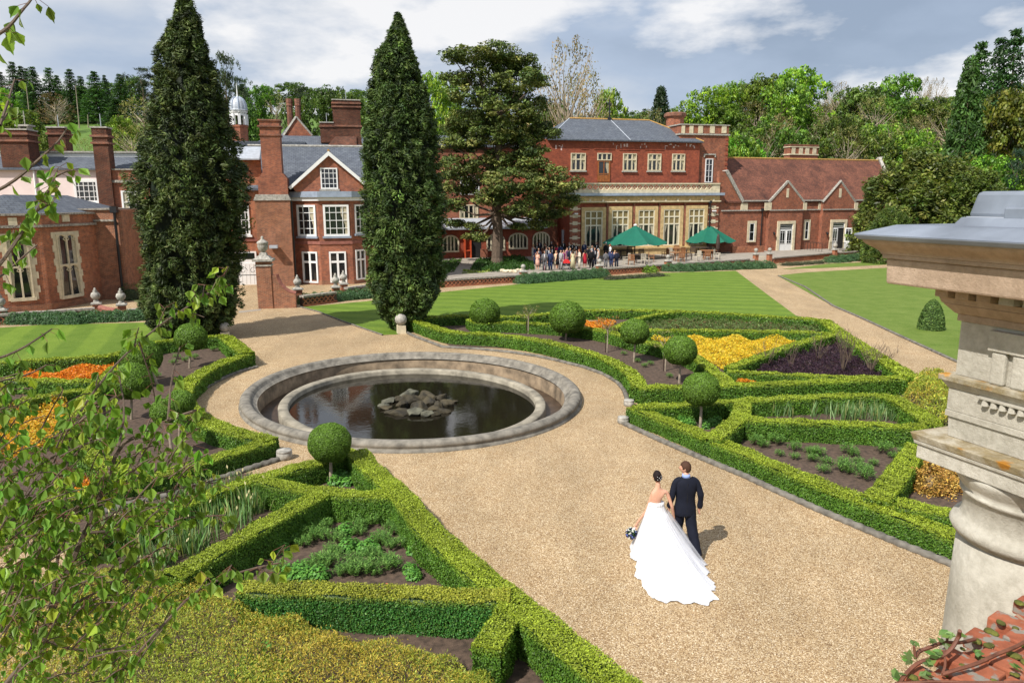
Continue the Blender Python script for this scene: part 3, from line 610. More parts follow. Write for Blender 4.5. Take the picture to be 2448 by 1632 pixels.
# cornice / balcony
m = MB(); FM.box(m, sL - .1, sR + .1, zt, zb + .0, -.3, .25); m.build('frieze', 'ochre', main)
m = MB(); zz = FM.hit(c6(1300, 1190), .25)[1]; FM.box(m, sL - .15, sR + .2, zz, zz + .12, .25, .42)
for i in range(12):
    s_ = sL + (sR - sL) * (i + .5) / 12; FM.box(m, s_ - .12, s_ + .12, zz + .12, zz + .35, .25, .36)
m.build('string_course', 'stone', main)
zl0, zl1 = FM.hit(c6(1300, 1116), .6)[1], FM.hit(c6(1300, 1085), .6)[1]
m = MB(); FM.box(m, sL - .3, sR + .55, zl0, zl1, -2.6, .6); m.build('lead_ledge', 'lead', main)
zt2 = FM.hit(c6(1300, 968), .1)[1]
bal = MB(); s = sL - .2
FM.box(bal, sL - .2, sR + .1, zl1, zl1 + .38, -.25, .15); FM.box(bal, sL - .2, sR + .1, zt2 - .14, zt2, -.28, .2)
zc = (zl1 + .38 + zt2 - .14) / 2; hh = (zt2 - .14 - zl1 - .38) / 2; n = 26; stp = (sR - .9 - sL) / n
for i in range(n):
    cx = sL + stp * (i + .5)
    for k in range(2):   # crossed arcs
        pts = [FM.P(cx + (1 if k else -1) * stp * .5 * cos(a), zc + hh * sin(a), 0) for a in [pi * q / 10 - pi / 2 for q in range(11)]]
        bal.tube(pts, .075, 5, False)
    bal.tube([FM.P(cx - stp / 2, zc - hh, 0), FM.P(cx + stp / 2, zc + hh, 0)], .05, 4, False); bal.tube([FM.P(cx - stp / 2, zc + hh, 0), FM.P(cx + stp / 2, zc - hh, 0)], .05, 4, False)
FM.box(bal, sR - .9, sR + .12, zl1 + .38, zt2 - .14, -.2, .1)
bal.build('balustrade', 'stone', main)
# hip roof
RB = FU.off(-5.2); rl, rz = RB.hit(c6(300, 212)); rr_, _ = RB.hit(c6(1240, 235)); el_ = FU.hit(c6(55, 455), .4)[0]; er_ = FU.hit(c6(1600, 470), .4)[0] + .8
A_, B_, C_, D_ = FU.P(el_, ze, .4), FU.P(uR + .3, ze, .4), FU.P(uR + .3, ze, -10.8), FU.P(el_, ze, -10.8); E_, F_ = RB.P(rl, rz), RB.P(rr_, rz)
m = MB(); m.add([A_, B_, C_, D_, E_, F_, A_ - Vector((0, 0, .15)), B_ - Vector((0, 0, .15)), C_ - Vector((0, 0, .15)), D_ - Vector((0, 0, .15))],
 [(0, 1, 5, 4), (1, 2, 5), (2, 3, 4, 5), (3, 0, 4), (6, 7, 1, 0), (7, 8, 2, 1), (8, 9, 3, 2), (9, 6, 0, 3), (9, 8, 7, 6)]); rf = m.build('roof', 'slate', main)
MT['lichen'] = mat_flat('orange_lichen', (.42, .24, .07), .9, var=.4, sc_=6)
m = MB(); m.tube([E_, F_], .13, 6); m.tube([F_, B_], .09, 6); m.build('ridge_tiles', 'lichen', rf); m = MB(); m.tube([E_, A_], .09, 6); m.tube([RB.P(rl + (rr_ - rl) * .5, rz), FU.P(el_ + (uR - el_) * .52, ze, .42)], .06, 5); m.build('hip_flashing', 'leadpale', rf)
p = RB.P(rl + (rr_ - rl) * .49, rz); m = MB(); m.box(p, (.5, .5, .5)); m.tube([p, p + Vector((0, 0, 2.4))], .09, 6); m.box(p + Vector((0, 0, 1.8)), (.5, .12, .2)); m.build('vent_post', 'black', main)
# first floor windows
for (a, b_, cu) in (((315, 618), (487, 822), 1), ((925, 622), (1083, 826), 1), ((1215, 626), (1370, 826), 1), ((1500, 627), (1648, 826), 1)):
    window(FU, main, FU.rect(c6(*a), c6(*b_)), 3, 2, 0, 'stone', .1, .16, .14, [.36], sill='greystone', curtain=cu)
window(FU, main, FU.rect(c6(626, 618), c6(790, 704)), 3, 1, 0, 'stone', .1, .16, .14)
R4 = FU.rect(c6(630, 704), c6(772, 955)); d = window(FU, main, R4, 2, 1, 0, 'door', .14, .1, .1, [.62], name='balcony_door', curtain=2)
m = MB(); FU.box(m, R4[0] + .12, R4[1] - .12, R4[2] + .1, R4[2] + (R4[3] - R4[2]) * .33, .0, .05); m.build('door_panel', 'door', d)
# ground floor windows with ochre surrounds
zs = FM.hit(c8(1400, 458))[1]
for x0, x1, y0 in ((475, 682, 1295), (790, 987, 1285), (1100, 1290, 1282), (1395, 1587, 1276), (1690, 1870, 1270)):
    s0, s1, _, z1 = FM.rect(c6(x0, y0), c6(x1, 1500)); w0 = window(FM, main, (s0, s1, zs, z1), 3, 3, .06, 'creampaint', .12, .15, .12, [.2, .4], surround='ochre', sw=.42, curtain=1)
    m = MB(); f0 = FM
    for i in range(14):    # carved surround beading
        z = zs + (z1 - zs + .3) * i / 14
        for sx in (s0 - .24, s1 + .24): f0.box(m, sx - .1, sx + .1, z, z + .2, .1, .19)
    for i in range(9):
        x = s0 + (s1 - s0) * i / 8; f0.box(m, x - .1, x + .1, z1 + .14, z1 + .32, .1, .19)
    m.build('carving', 'ochre', w0)
    m = MB()
    for i in range(3):
        a_ = s0 + (s1 - s0) * i / 3; FM.box(m, a_ + .1, a_ + (s1 - s0) / 3 - .1, z1 - (z1 - zs) * .39, z1 - .12, .06, .085)
    m.build('blind', 'blind', w0, uv=False)
m = MB()
for x in (738, 1050, 1348, 1642):
    s_, _ = FM.hit(c6(x, 1400)); FM.box(m, s_ - .12, s_ + .12, ZT + 1, zt - .05, -.01, .2)
m.build('pilaster', 'brick', main)
m = MB(); FM.box(m, sL + 1.6, sR - 1.6, ZT - .3, zs - .3, -.01, .28); FM.box(m, sL + 1.5, sR - 1.5, zs - .3, zs - .12, -.01, .45); m.build('plinth', 'ochre', main)
for sx in (sL, sR):
    m = MB(); k = 1 if sx == sL else -1; a_, b2 = (sx, sx + 1.25) if k == 1 else (sx - 1.25, sx); FM.box(m, a_, b2, 0, zt - .05, -.01, .16); pr = m.build('corner_pier', 'brick', main)
    m = MB(); z = ZT + .4
    while z < zt - .3: FM.box(m, a_ - .02, b2 + .02, z, z + .14, .1, .2); FM.box(m, (a_ + b2) / 2 - .3, (a_ + b2) / 2 + .3, z - .12, z + .3, .1, .19); z += .82
    m.build('stone_band', 'stone', pr)
m = MB(); a_, z_ = FM.hit(c6(1925, 1400)); m.tube([FM.P(a_, zt, .3), FM.P(a_, ZT, .3)], .08, 6); m.box(FM.P(a_, zt + .05, .3), (.4, .3, .3)); m.build('downpipe', 'black', main)
for x, y in ((380, 1328), (2000, 1294)):
    a_, z_ = FM.hit(c6(x, y), .4); m = MB(); FM.box(m, a_ - .2, a_ + .2, z_ - .08, z_ + .08, .16, .5); m.build('floodlight', 'white', main, uv=False)
# ---------- tower
FTW = FU.off(-.35)
tw = thing('brick_tower', 'square red brick tower with cream panelled parapet between slate roof and tiled wing', 'tower', FTW.P(6, 0))
t0 = FTW.hit(c6(1600, 400))[0]; t1 = FTW.hit(c6(2162, 450))[0]; tz1 = FTW.hit(c6(1900, 285))[1]; tz0 = FTW.hit(c6(1900, 398))[1]
m = MB(); FTW.box(m, t0, t1, 0, tz1 - .1, -9, 0); m.build('wall', 'brick', tw)
m = MB(); FTW.box(m, t0 - .15, t1 + .15, tz0 - .12, tz0 + .06, -9.15, .15); FTW.box(m, t0 - .12, t1 + .12, tz1 - .1, tz1 + .03, -9.1, .12); m.build('coping', 'greystone', tw)
m = MB()
for x0, x1 in ((1612, 1652), (1705, 1750), (1808, 1862), (1945, 2000), (2083, 2138)):
    s0, s1, z0, z1 = FTW.rect(c6(x0, 298), c6(x1, 386)); FTW.box(m, s0, s1, z0, z1, -.01, .07)
m.build('panels', 'stone', tw)
window(FTW, tw, FTW.rect(c6(1888, 684), c6(1975, 962)), 2, 4, 0, 'white', .1, .04, .1, [.25, .5, .75])
s0, s1, z0, z1 = FTW.rect(c6(1872, 632), c6(2010, 668)); m = MB(); FTW.box(m, s0, s1, z1 - .1, z1 + .06, 0, .15); FTW.box(m, s0, s0 + .12, z0, z1, 0, .15); FTW.box(m, s1 - .12, s1, z0, z1, 0, .15); m.build('label_mould', 'greystone', tw)
m = MB(); z = 1.0
while z < tz0 - .5: FTW.box(m, t1 - .35, t1 + .04, z, z + .3, -.01, .05); z += .6
m.build('quoins', 'brickdark', tw)
FC2 = FU.off(-3.5); s0, s1, z0, z1 = FC2.rect(c6(1475, 140), c6(1665, 460)); m = MB(); ctr = FC2.P((s0 + s1) / 2, z0 - 1, -.8); rr = (s1 - s0) / 2
m.lathe([(rr, 0), (rr, z1 - z0 - .2), (rr * 1.0, z1 - z0 + .2), (rr * 1.03, z1 - z0 + .35)], ctr, 8, ph=pi / 8); ch = m.build('chimney', 'brick', tw)
m = MB(); m.lathe([(rr * 1.02, z1 - z0 + .35), (rr * 1.25, z1 - z0 + .55), (rr * 1.25, z1 - z0 + .9), (rr * 1.1, z1 - z0 + 1)], ctr, 8, ph=pi / 8); m.lathe([(rr * 1.12, z1 - z0 - .7), (rr * 1.12, z1 - z0 - .5)], ctr, 8, ph=pi / 8); m.build('cap', 'bricksoot', ch)
# ---------- right wing
_h = FM.hit((1716, 560)); FR = Fac(FM.P(_h[0], 0, -.05), R(21))
wg = thing('tiled_wing', 'long low red brick wing with mottled clay tile roof and two gables over white doors', 'house', FR.P(0, 0))
w0_ = FR.hit(c7(62, 1100))[0]; w1_ = FR.hit(c7(1740, 950))[0]; wz = FR.hit(c7(500, 812))[1]
m = MB(); FR.box(m, w0_, w1_ + 4, 0, wz, -11, 0)
pts = [FR.hit(c7(x, y)) for x, y in ((62, 490), (150, 490), (325, 815))] + [(w0_, wz)]; pts[0] = (w0_, pts[0][1]); FR.poly(m, pts, -.5, -.0); m.build('wall', 'brick', wg)
m = MB(); a1, a2 = FR.hit(c7(160, 490)), FR.hit(c7(335, 820)); FR.poly(m, [(a1[0] - .22, a1[1]), (a1[0] + .18, a1[1] + .15), (a2[0] + .25, a2[1] + .05), (a2[0] - .15, a2[1] - .1)], -.6, .2); m.build('coping', 'greystone', wg)
FRr = FR.off(-5.6); rz1 = FRr.hit(c7(1000, 362))[1]; q0 = FRr.hit(c7(150, 345))[0]; q1 = FRr.hit(c7(1800, 368))[0]
ee1 = FR.hit(c7(1990, 600))[0]
m = MB(); roofpoly(m, [FR.P(a1[0], wz, .15), FR.P(ee1, wz, .15), FRr.P(q1, rz1), FRr.P(q0 - 2, rz1)], .2); roofpoly(m, [FRr.P(q0 - 2, rz1 - .01), FRr.P(q1, rz1 - .01), FRr.P(q1, wz, -5.6), FRr.P(q0 - 2, wz, -5.6)], .2); rf = m.build('roof', 'tile', wg)
m = MB(); m.tube([FRr.P(q0 - 1, rz1), FRr.P(q1, rz1)], .12, 6); m.build('ridge_tiles', 'lichen', rf)
m = MB(); m.prism([FRr.P(q1 - .1, rz1 - .3, .3), FRr.P(q1 + .35, rz1 + .55, .2), FRr.P(q1 + .5, rz1 + .5, -.4), FRr.P(q1 - .05, rz1 - .4, -.4)], FR.t * .1)
A2, B2 = FRr.P(q1, rz1 + .35), FR.P(ee1 + .1, wz - .3, .4); m.tube([A2, B2], [.26, .28], 4); A3 = FRr.P(q1, rz1 + .35); m.tube([A3, FRr.P(q1, wz, -5.6)], .26, 4); m.build('gable_coping', 'greystone', wg)
zstr = FR.hit(c7(800, 905))[1]
m = MB(); FR.box(m, w0_ + .5, w1_ + 3.5, zstr - .07, zstr + .07, 0, .14); m.build('string_course', 'greystone', wg)
m = MB(); FR.box(m, a2[0] - .1, FR.hit(c7(640, 812))[0], wz - .02, wz + .15, -.2, .25); FR.box(m, FR.hit(c7(985, 812))[0], FR.hit(c7(1215, 812))[0], wz - .02, wz + .15, -.2, .25); FR.box(m, FR.hit(c7(1530, 812))[0], w1_, wz - .02, wz + .15, -.2, .25); m.build('parapet_coping', 'greystone', wg)
for xa, ya, xl, xr in ((822, 598, 632, 990), (1385, 595, 1205, 1540)):
    ap = FR.hit(c7(xa, ya), .5); l_ = FR.hit(c7(xl, 815), .5)[0]; r2_ = FR.hit(c7(xr, 815), .5)[0]; zb0 = FR.hit(c7(xa, 815), .5)[1]; mid = (l_ + r2_) / 2
    m = MB(); FR.box(m, l_, r2_, 0, zb0, 0, .5); FR.poly(m, [(l_, zb0), (r2_, zb0), (mid, ap[1] - .1)], .0, .5); gb = m.build('gable', 'brick', wg)
    m = MB(); zc2 = ap[1]
    for e_ in (l_ - .15, r2_ + .15): m.tube([FR.P(e_, zb0 - .05, .45), FR.P(mid, zc2 + .02, .45)], .17, 4)
    m.build('gable_coping', 'greystone', gb)
    tback = (zc2 - wz) / (rz1 - wz) * 5.6; bk = -tback
    m = MB(); roofpoly(m, [FR.P(l_, zb0, .45), FR.P(mid, zc2 - .08, .45), FR.P(mid, zc2 - .08, bk - .2), FR.P(l_, zb0, 0)], .1); roofpoly(m, [FR.P(r2_, zb0, .45), FR.P(mid, zc2 - .08, .45), FR.P(mid, zc2 - .08, bk - .2), FR.P(r2_, zb0, 0)], .1); m.build('gable_roof', 'tile', gb)
    s0, s1, z0, z1 = FR.rect(c7(xa - 14, 675), c7(xa + 10, 772), .5); m = MB(); FR.box(m, s0, s1, z0, z1, .49, .54); m.build('slit_panel', 'stone', gb)
    m = MB(); FR.box(m, l_ - .03, r2_ + .03, zstr - .07, zstr + .07, .5, .62); m.build('string_course', 'greystone', gb)
m = MB()
for x0, x1, o in ((315, 388, 0), (572, 643, .5), (985, 1020, .5), (1146, 1217, 0), (1532, 1567, .5), (1680, 1732, 0)):
    s0, s1, z0, z1 = FR.rect(c7(x0, 828), c7(x1, 908), o); FR.box(m, s0, s1, z0, z1, o - .02, o + .1)
m.build('stone_panel', 'stone', wg)
for x0, x1, y0, y1, op in ((724, 866, 1052, 1368, 0), (1290, 1418, 1036, 1335, 1)):
    s0, s1, z0, z1 = FR.rect(c7(x0, y0), c7(x1, y1), .55)
    m = MB(); sw = .34
    for a in ((s0 - sw, s0, ZT, z1 + sw), (s1, s1 + sw, ZT, z1 + sw), (s0, s1, z1, z1 + sw)): FR.box(m, *a, .49, .68)
    d0 = m.build('doorway', 'stone', wg); tz = z1 - (z1 - z0) * .2
    m = MB(); FR.box(m, s0, s1, z0, z1, .49, .52); m.build('opening', 'dark', d0, uv=False)
    window(FR, d0, (s0, s1, tz, z1), 1, 3, .53, 'white', .08, .05, .06, [.33, .66], name='transom')
    hw_ = (s1 - s0) / 2
    for k in (0, 1):
        if op and k == 1:     # right leaf stands open
            hp = FR.P(s1, 0, .6); FD = Fac(hp, R(20) - R(28)); L4 = (0.02, hw_, z0, tz)
        else: FD = FR; L4 = (s0 + hw_ * k, s0 + hw_ * (k + 1), z0, tz)
        o_ = 0.0 if FD is not FR else .53
        m = MB(); FD.box(m, L4[0] + .01, L4[1] - .01, L4[2], L4[3] - .02, o_ - .04, o_ + .04); dl = m.build('door_leaf', 'white', d0)
        window(FD, dl, (L4[0] + .15, L4[1] - .15, L4[2] + (L4[3] - L4[2]) * .42, L4[3] - .12), 2, 3, o_ + .045, 'white', .03, .03, .04, [.15, .8], name='pane')
window(FR, wg, FR.rect(c7(405, 1048), c7(457, 1235)), 1, 2, .04, 'white', .07, .05, .06, surround='stone', sw=.3, sill='stone')
window(FR, wg, FR.rect(c7(1003, 1030), c7(1040, 1215), .0), 1, 2, .0, 'white', .06, .05, .06, surround='stone', sw=.25)
for x in (672, 1240):
    a_, z_ = FR.hit(c7(x, 1155), .6); m = MB(); m.lathe([(.05, .12), (.16, 0), (.12, -.18), (.04, -.25)], FR.P(a_, z_, .72), 10); FR.box(m, a_ - .05, a_ + .05, z_ + .05, z_ + .15, .5, .75); m.build('wall_lamp', 'black', wg, uv=False)
for x in (538,):
    a_, _ = FR.hit(c7(x, 1000)); m = MB(); m.tube([FR.P(a_, zstr + .1, .12), FR.P(a_, .1, .12)], .07, 6); m.box(FR.P(a_, zstr + .05, .15), (.4, .3, .35)); m.build('downpipe', 'black', wg)
FCh = FR.off(-8); s0, s1, z0, z1 = FCh.rect(c7(845, 208), c7(1145, 380)); m = MB(); FCh.box(m, s0, s1, z0 - 1.5, z1 - .15, -1.2, 0); ch = m.build('chimney', 'brick', wg)
zz1, zz0 = FCh.hit(c7(1000, 232))[1], FCh.hit(c7(1000, 312))[1]; m = MB(); FCh.box(m, s0 - .1, s1 + .1, zz0 - .08, zz0 + .08, -1.3, .1); FCh.box(m, s0 - .1, s1 + .1, zz1 - .06, zz1 + .06, -1.3, .1)
for x0, x1 in ((862, 900), (940, 980), (1008, 1048), (1086, 1125)):
    q_ = FCh.rect(c7(x0, 236), c7(x1, 306)); FCh.box(m, *q_, -.01, .06)
m.build('stone_panel', 'stone', ch); m = MB(); FCh.box(m, s0 - .05, s1 + .05, z1 - .15, z1 + .05, -1.25, .05); m.build('cap', 'bricksoot', ch)
FB3 = FR.off(.03); s0, z0 = FR.hit(c7(120, 1300)); s1, _ = FR.hit(c7(450, 1380))
m = MB(); FR.box(m, s0, s1, .0, ZT + .75, 1.6, 2.0, 0); setp(m.build('low_wall', 'brick2'), 'low orange brick wall on the terrace in front of the tiled wing', 'wall')
# ---------- cloister range behind the pine
FC = Fac(G((1250, 613), ZT), R(15)); FCu = FC.off(-2.2)
cl = thing('cloister_range', 'shaded red brick range behind the pine tree with arched cloister windows', 'house', FC.P(0, 0))
k0, k1 = FC.hit((1010, 560))[0], FC.hit(c6(310, 1500))[0]; kz = FC.hit(c5(1200, 800))[1]; kz2 = FC.hit(c5(1200, 700), -1)[1]
m = MB(); FC.box(m, k0, k1 - 3.4, 0, kz, -2.2, 0); m.build('wall', 'brickdark', cl)
m = MB(); roofpoly(m, [FC.P(k0, kz + .02, .7), FC.P(k1 - 3, kz + .02, .7), FC.P(k1 - 3, kz2 + .2, -2.2), FC.P(k0, kz2 + .2, -2.2)], .2); m.build('lead_roof', 'leadpale', cl)
kt = FCu.hit((1180, 350))[1]
m = MB(); FCu.box(m, k0 - 6, k1 + 1, 0, kt, -9, 0); m.build('wall', 'brick', cl, label='upper wall in dappled shade')
m = MB(); roofpoly(m, [FCu.P(k0 - 6, kt + .01, .3), FCu.P(k1 + .5, kt + .01, .3), FCu.P(k1 + .5, kt + 1.5, -4.5), FCu.P(k0 - 6, kt + 1.5, -4.5)], .15); m.build('roof', 'slate', cl)
def archwin(f, par, a, b_, n):
    s0, s1, z0, z1 = f.rect(a, b_); W = s1 - s0; m = MB(); k = 12; zc_ = z0 + (z1 - z0) * .62; ry = z1 - zc_
    arc = [(s0 + W / 2 - W / 2 * cos(pi * i / k), zc_ + ry * sin(pi * i / k)) for i in range(k + 1)]; t_ = .16
    out_ = [(s0 + W / 2 - (W / 2 + t_) * cos(pi * i / k), zc_ + (ry + t_) * sin(pi * i / k)) for i in range(k + 1)]
    for i in range(k): f.poly(m, [arc[i], arc[i + 1], out_[i + 1], out_[i]], -.01, .12)
    f.box(m, s0 - t_, s0, z0, zc_, -.01, .12); f.box(m, s1, s1 + t_, z0, zc_, -.01, .12); f.box(m, s0 - t_, s1 + t_, z0 - .18, z0, -.01, .18)
    w0 = m.build('arched_window', 'stone', par); m = MB(); f.poly(m, [(s0, z0), (s1, z0)] + arc[::-1], -.01, .015); m.build('glass', 'glass', w0, uv=False)
    m = MB()
    for i in range(1, n):
        x = s0 + W * i / n; h_ = zc_ + ry * sqrt(max(0, 1 - ((x - s0 - W / 2) / (W / 2)) ** 2)); f.box(m, x - .09, x + .09, z0, h_, .015, .1)
    m.build('mullions', 'stone', w0)
archwin(FC, cl, c5(340, 925), c5(525, 1115), 4); archwin(FC, cl, c5(930, 905), c5(1140, 1095), 5); archwin(FC, cl, c5(1225, 895), c5(1445, 1075), 5); archwin(FC, cl, c5(1545, 880), c5(1740, 1060), 5)
s0, s1, z0, z1 = FC.rect(c5(700, 1000), c5(830, 1235)); m = MB(); FC.box(m, s0 - .1, s1 + .1, ZT, z1 + .1, -.01, .02); dr = m.build('doorway', 'dark', cl, uv=False)
s0, s1, z0, z1 = FC.rect(c5(610, 940), c5(705, 1240)); m = MB(); FC.box(m, s0, s0 + .16, z0, z1, 0, .35); FC.box(m, s1 - .14, s1, z0, z1 - .3, 0, .35); FC.box(m, s0, s1, z0 + 1.0, z0 + 1.15, 0, .3); k = 8
for i in range(k):
    a, b_ = pi / 2 * i / k, pi / 2 * (i + 1) / k; w_ = s1 - s0; m.tube([FC.P(s1 - w_ * cos(a), z1 - .3 + .6 * sin(a), .2), FC.P(s1 - w_ * cos(b_), z1 - .3 + .6 * sin(b_), .2)], .1, 5)
m.build('door_leaf', 'orangedoor', dr)
s0, s1, z0, z1 = FC.rect(c5(832, 1090), c5(925, 1235)); m = MB(); FC.box(m, s0, s1, ZT, z1, .0, .3); m.build('buttress', 'brick', cl)
window(FCu, cl, FCu.rect(c5(560, 125), c5(815, 348)), 6, 4, .0, 'white', .1, .045, .08, sill='white')
window(FCu, cl, FCu.rect(c5(550, 500), c5(800, 690)), 4, 1, .0, 'stone', .12, .14, .1, sill='stone', curtain=1)
window(FCu, cl, FCu.rect(c5(1255, 505), c5(1368, 675)), 2, 1, .0, 'stone', .12, .12, .1)
s0, s1, z0, z1 = FC.rect(c5(1920, 835), c5(1972, 1010)); m = MB(); FC.box(m, s0, s1, ZT, z1, .0, .06); m.build('grey_door', 'leadpale', cl, uv=False)
# ---------- middle house with gable and bay
FB = Fac(G((725, 682), 0), R(12))
md = thing('gabled_house', 'brick house with white edged gable, two storey bay of white windows and big chimney stack', 'house', FB.P(0, 0))
b0, b1 = FB.hit(c4(185, 900))[0], FB.hit((1010, 500))[0]; ez = FB.hit(c2(1300, 1410))[1]
FBw = FB.off(-1.7)
m = MB(); FBw.box(m, FBw.hit(c4(60, 900))[0], b1, 0, ez, -11, 0); m.build('wall', 'brick2', md)
# main slate roof
FBr = FBw.off(-5); rzm = FBr.hit(c2(1300, 942))[1]
x0_ = FBw.hit(c2(350, 1100))[0]
m = MB(); roofpoly(m, [FBw.P(x0_, ez, .4), FBw.P(b1, ez, .4), FBr.P(b1, rzm), FBr.P(x0_, rzm)], .15); roofpoly(m, [FBr.P(x0_, rzm - .01), FBr.P(b1, rzm - .01), FBr.P(b1, ez, -6), FBr.P(x0_, ez, -6)], .15); rf = m.build('roof', 'slate', md)
m = MB(); m.tube([FBr.P(x0_, rzm), FBr.P(b1, rzm)], .12, 6); m.build('ridge_tiles', 'greystone', rf)
# left higher wall piece
s0, s1, z0, z1 = FBw.rect(c2(350, 1082), c2(590, 1500)); m = MB(); FBw.box(m, s0 - 2, s1, 0, z1, -.3, .004); m.build('wall', 'brick2', md)
z2 = FBw.off(-1).hit(c2(470, 945))[1]; m = MB(); roofpoly(m, [FBw.P(s0 - 2, z1, .65), FBw.P(s1, z1, .65), FBw.P(s1, z2, -1), FBw.P(s0 - 2, z2, -1)], .1); m.build('roof', 'leadpale', md)
# gable
ap = FB.hit(c2(1340, 992)); gl = FB.hit(c2(890, 1400)); gr = (2 * ap[0] - gl[0], gl[1]); gzb = FB.hit(c2(1340, 1450))[1]
m = MB(); FB.poly(m, [(gl[0] + .5, gzb), (gr[0] - .5, gzb), (gr[0] - .3, gl[1]), (ap[0], ap[1] - .15), (gl[0] + .3, gl[1])], -1.8, -.35); gb = m.build('gable', 'brick', md)
m = MB()
for g_ in (gl, gr):
    d_ = Vector((ap[0] - g_[0], ap[1] - g_[1])).normalized(); nn = Vector((-d_.y, d_.x)) * (1 if g_ is gl else -1)
    FB.poly(m, [(g_[0], g_[1]), (ap[0], ap[1]), (ap[0] - nn.x * .0, ap[1] - .34), (g_[0] - nn.x * .22, g_[1] - nn.y * .22)], -.38, -.08)
m.build('bargeboard', 'white', gb)
bk = (ap[1] - ez) / (rzm - ez) * 5
m = MB()
for g_ in (gl, gr): roofpoly(m, [FB.P(g_[0], g_[1], -.1), FB.P(ap[0], ap[1] + .03, -.1), FB.P(ap[0], ap[1] + .03, -1.8 - bk), FB.P(g_[0], g_[1], -2.6)], .08)
m.build('gable_roof', 'slate', gb); m = MB(); m.tube([FB.P(ap[0], ap[1] + .05, -.1), FB.P(ap[0], ap[1] + .05, -1.8 - bk)], .1, 6); m.build('ridge_tiles', 'lichen', gb)
window(FB, gb, FB.rect(c2(1252, 1183), c2(1445, 1420), -.35), 4, 4, -.35, 'white', .1, .04, .08, sill='greystone')
# canted bay
def hp(x, y, z=0): return G(c4(x, y), z)
zc_ = FB.hit(c4(1140, 345))[1]
P1 = FB.P(FB.hit(c4(700, 900))[0], 0, -1.3); P2 = FB.P(FB.hit(c4(985, 900))[0], 0, 0); P3 = FB.P(FB.hit(c4(1320, 900))[0], 0, 0); P4 = FB.P(FB.hit(c4(1320, 900))[0] + 1.6, 0, -1.7)
m = MB(); m.prism([P1, P2, P3, P4, P4 - FB.n * 1.2, P1 - FB.n * 1.2], (0, 0, zc_)); m.build('bay', 'brick', md)
def facp(a, b_):
    d_ = b_ - a; return Fac(a, atan2(d_.y, d_.x))
Fl, Fc_, Fr_ = facp(P1, P2), facp(P2, P3), facp(P3, P4)
def ringband(z0, z1, o, mat, name):
    m = MB(); n_ = FB.n; pts = [P1 + FB.t * -o * .6 + n_ * o * .6, P2 + n_ * o, P3 + n_ * o + FB.t * o * .3, P4 + FB.t * o, P4 - n_ * 1.25 + FB.t * o, P1 - n_ * 1.25 - FB.t * o]
    m.prism([p + Vector((0, 0, z0)) for p in pts], (0, 0, z1 - z0)); m.build(name, mat, md)
za, zb_ = FB.hit(c4(1140, 312))[1], FB.hit(c4(1140, 345))[1]; ringband(zb_ - .02, za, .22, 'white', 'cornice'); ringband(za + .005, gzb + .02, .4, 'lead', 'lead_roof')
zs1, zs0 = FB.hit(c4(1140, 768))[1], FB.hit(c4(1140, 800))[1]; ringband(zs0, zs1, .07, 'plinthred', 'string_course'); ringband(-.02, .35, .07, 'brickpink', 'plinth')
window(Fl, md, Fl.rect(c4(748, 392), c4(942, 718)), 3, 4, 0, 'white', .16, .045, .1, sill='lead', curtain=2)
window(Fc_, md, Fc_.rect(c4(1016, 388), c4(1283, 716)), 4, 4, 0, 'white', .16, .045, .1, sill='lead', curtain=2)
q_ = Fr_.rect(c4(1340, 388), c4(1400, 690)); window(Fr_, md, (q_[0], q_[0] + 1.7, q_[2], q_[3]), 3, 4, 0, 'white', .12, .045, .1, sill='lead')
window(Fl, md, Fl.rect(c4(805, 878), c4(962, 1200)), 2, 2, 0, 'white', .13, .16, .1, [.33]); window(Fc_, md, Fc_.rect(c4(1080, 876), c4(1256, 1197)), 2, 2, 0, 'white', .13, .16, .1, [.33])
q_ = Fr_.rect(c4(1350, 855), c4(1433, 1168)); window(Fr_, md, (q_[0], max(q_[1], q_[0] + 1.1), q_[2], q_[3]), 2, 2, 0, 'white', .12, .14, .1, [.33])
# external chimney stack
FS = FB.off(.25)
def R_(a, b_): return FS.rect(a, b_)
l0, l1, _, zt_ = R_(c4(330, 345), c4(690, 1200)); m = MB(); FS.box(m, l0, l1, 0, zt_, -2.2, 0); st = m.build('chimney_stack', 'brickpink', md)
m = MB(); FS.poly(m, [(l0 - .1, zt_), (l1 + .1, zt_), (l1 - .1, zt_ + .45), (l0 + .1, zt_ + .45)], -2.2, .08); m.build('weathering', 'greystone', st)
s0, s1, z0, z1 = R_(c2(548, 1300), c2(880, 1490)); h0, h1, hz0, hz1 = R_(c2(605, 1000), c2(812, 1240)); t0_, t1_, _, tz_ = R_(c2(568, 635), c2(805, 1200))
m = MB(); FS.box(m, s0, s1, zt_ + .4, z1, -2.0, -.12); FS.poly(m, [(s0, z1), (s1, z1), (t1_, hz0), (t0_, hz0)], -2.0, -.12); FS.box(m, t0_ + .05, t1_ - .05, hz0, tz_ - .1, -1.7, -.15); m.build('shaft', 'brick', st)
m = MB(); FS.box(m, t0_ - .02, t1_ + .02, tz_ - 1.2, tz_ - 1.08, -1.8, -.08); FS.box(m, t0_ - .1, t1_ + .1, tz_ - .55, tz_ - .45, -1.85, -.02); FS.box(m, t0_ - .06, t1_ + .06, tz_ - .1, tz_, -1.8, -.06); m.build('cap', 'bricksoot', st)
a_, z_ = FS.hit(c4(495, 830), .6); m = MB(); FS.box(m, a_ - .3, a_ + .3, z_ - .1, z_ + .12, .1, .7); m.build('floodlight', 'leadpale', md, uv=False)
m = MB(); a_ = FS.hit(c4(700, 700))[0]; m.tube([FS.P(a_, zc_, -.2), FS.P(a_, 0, -.2)], .07, 6); m.build('downpipe', 'black', md)
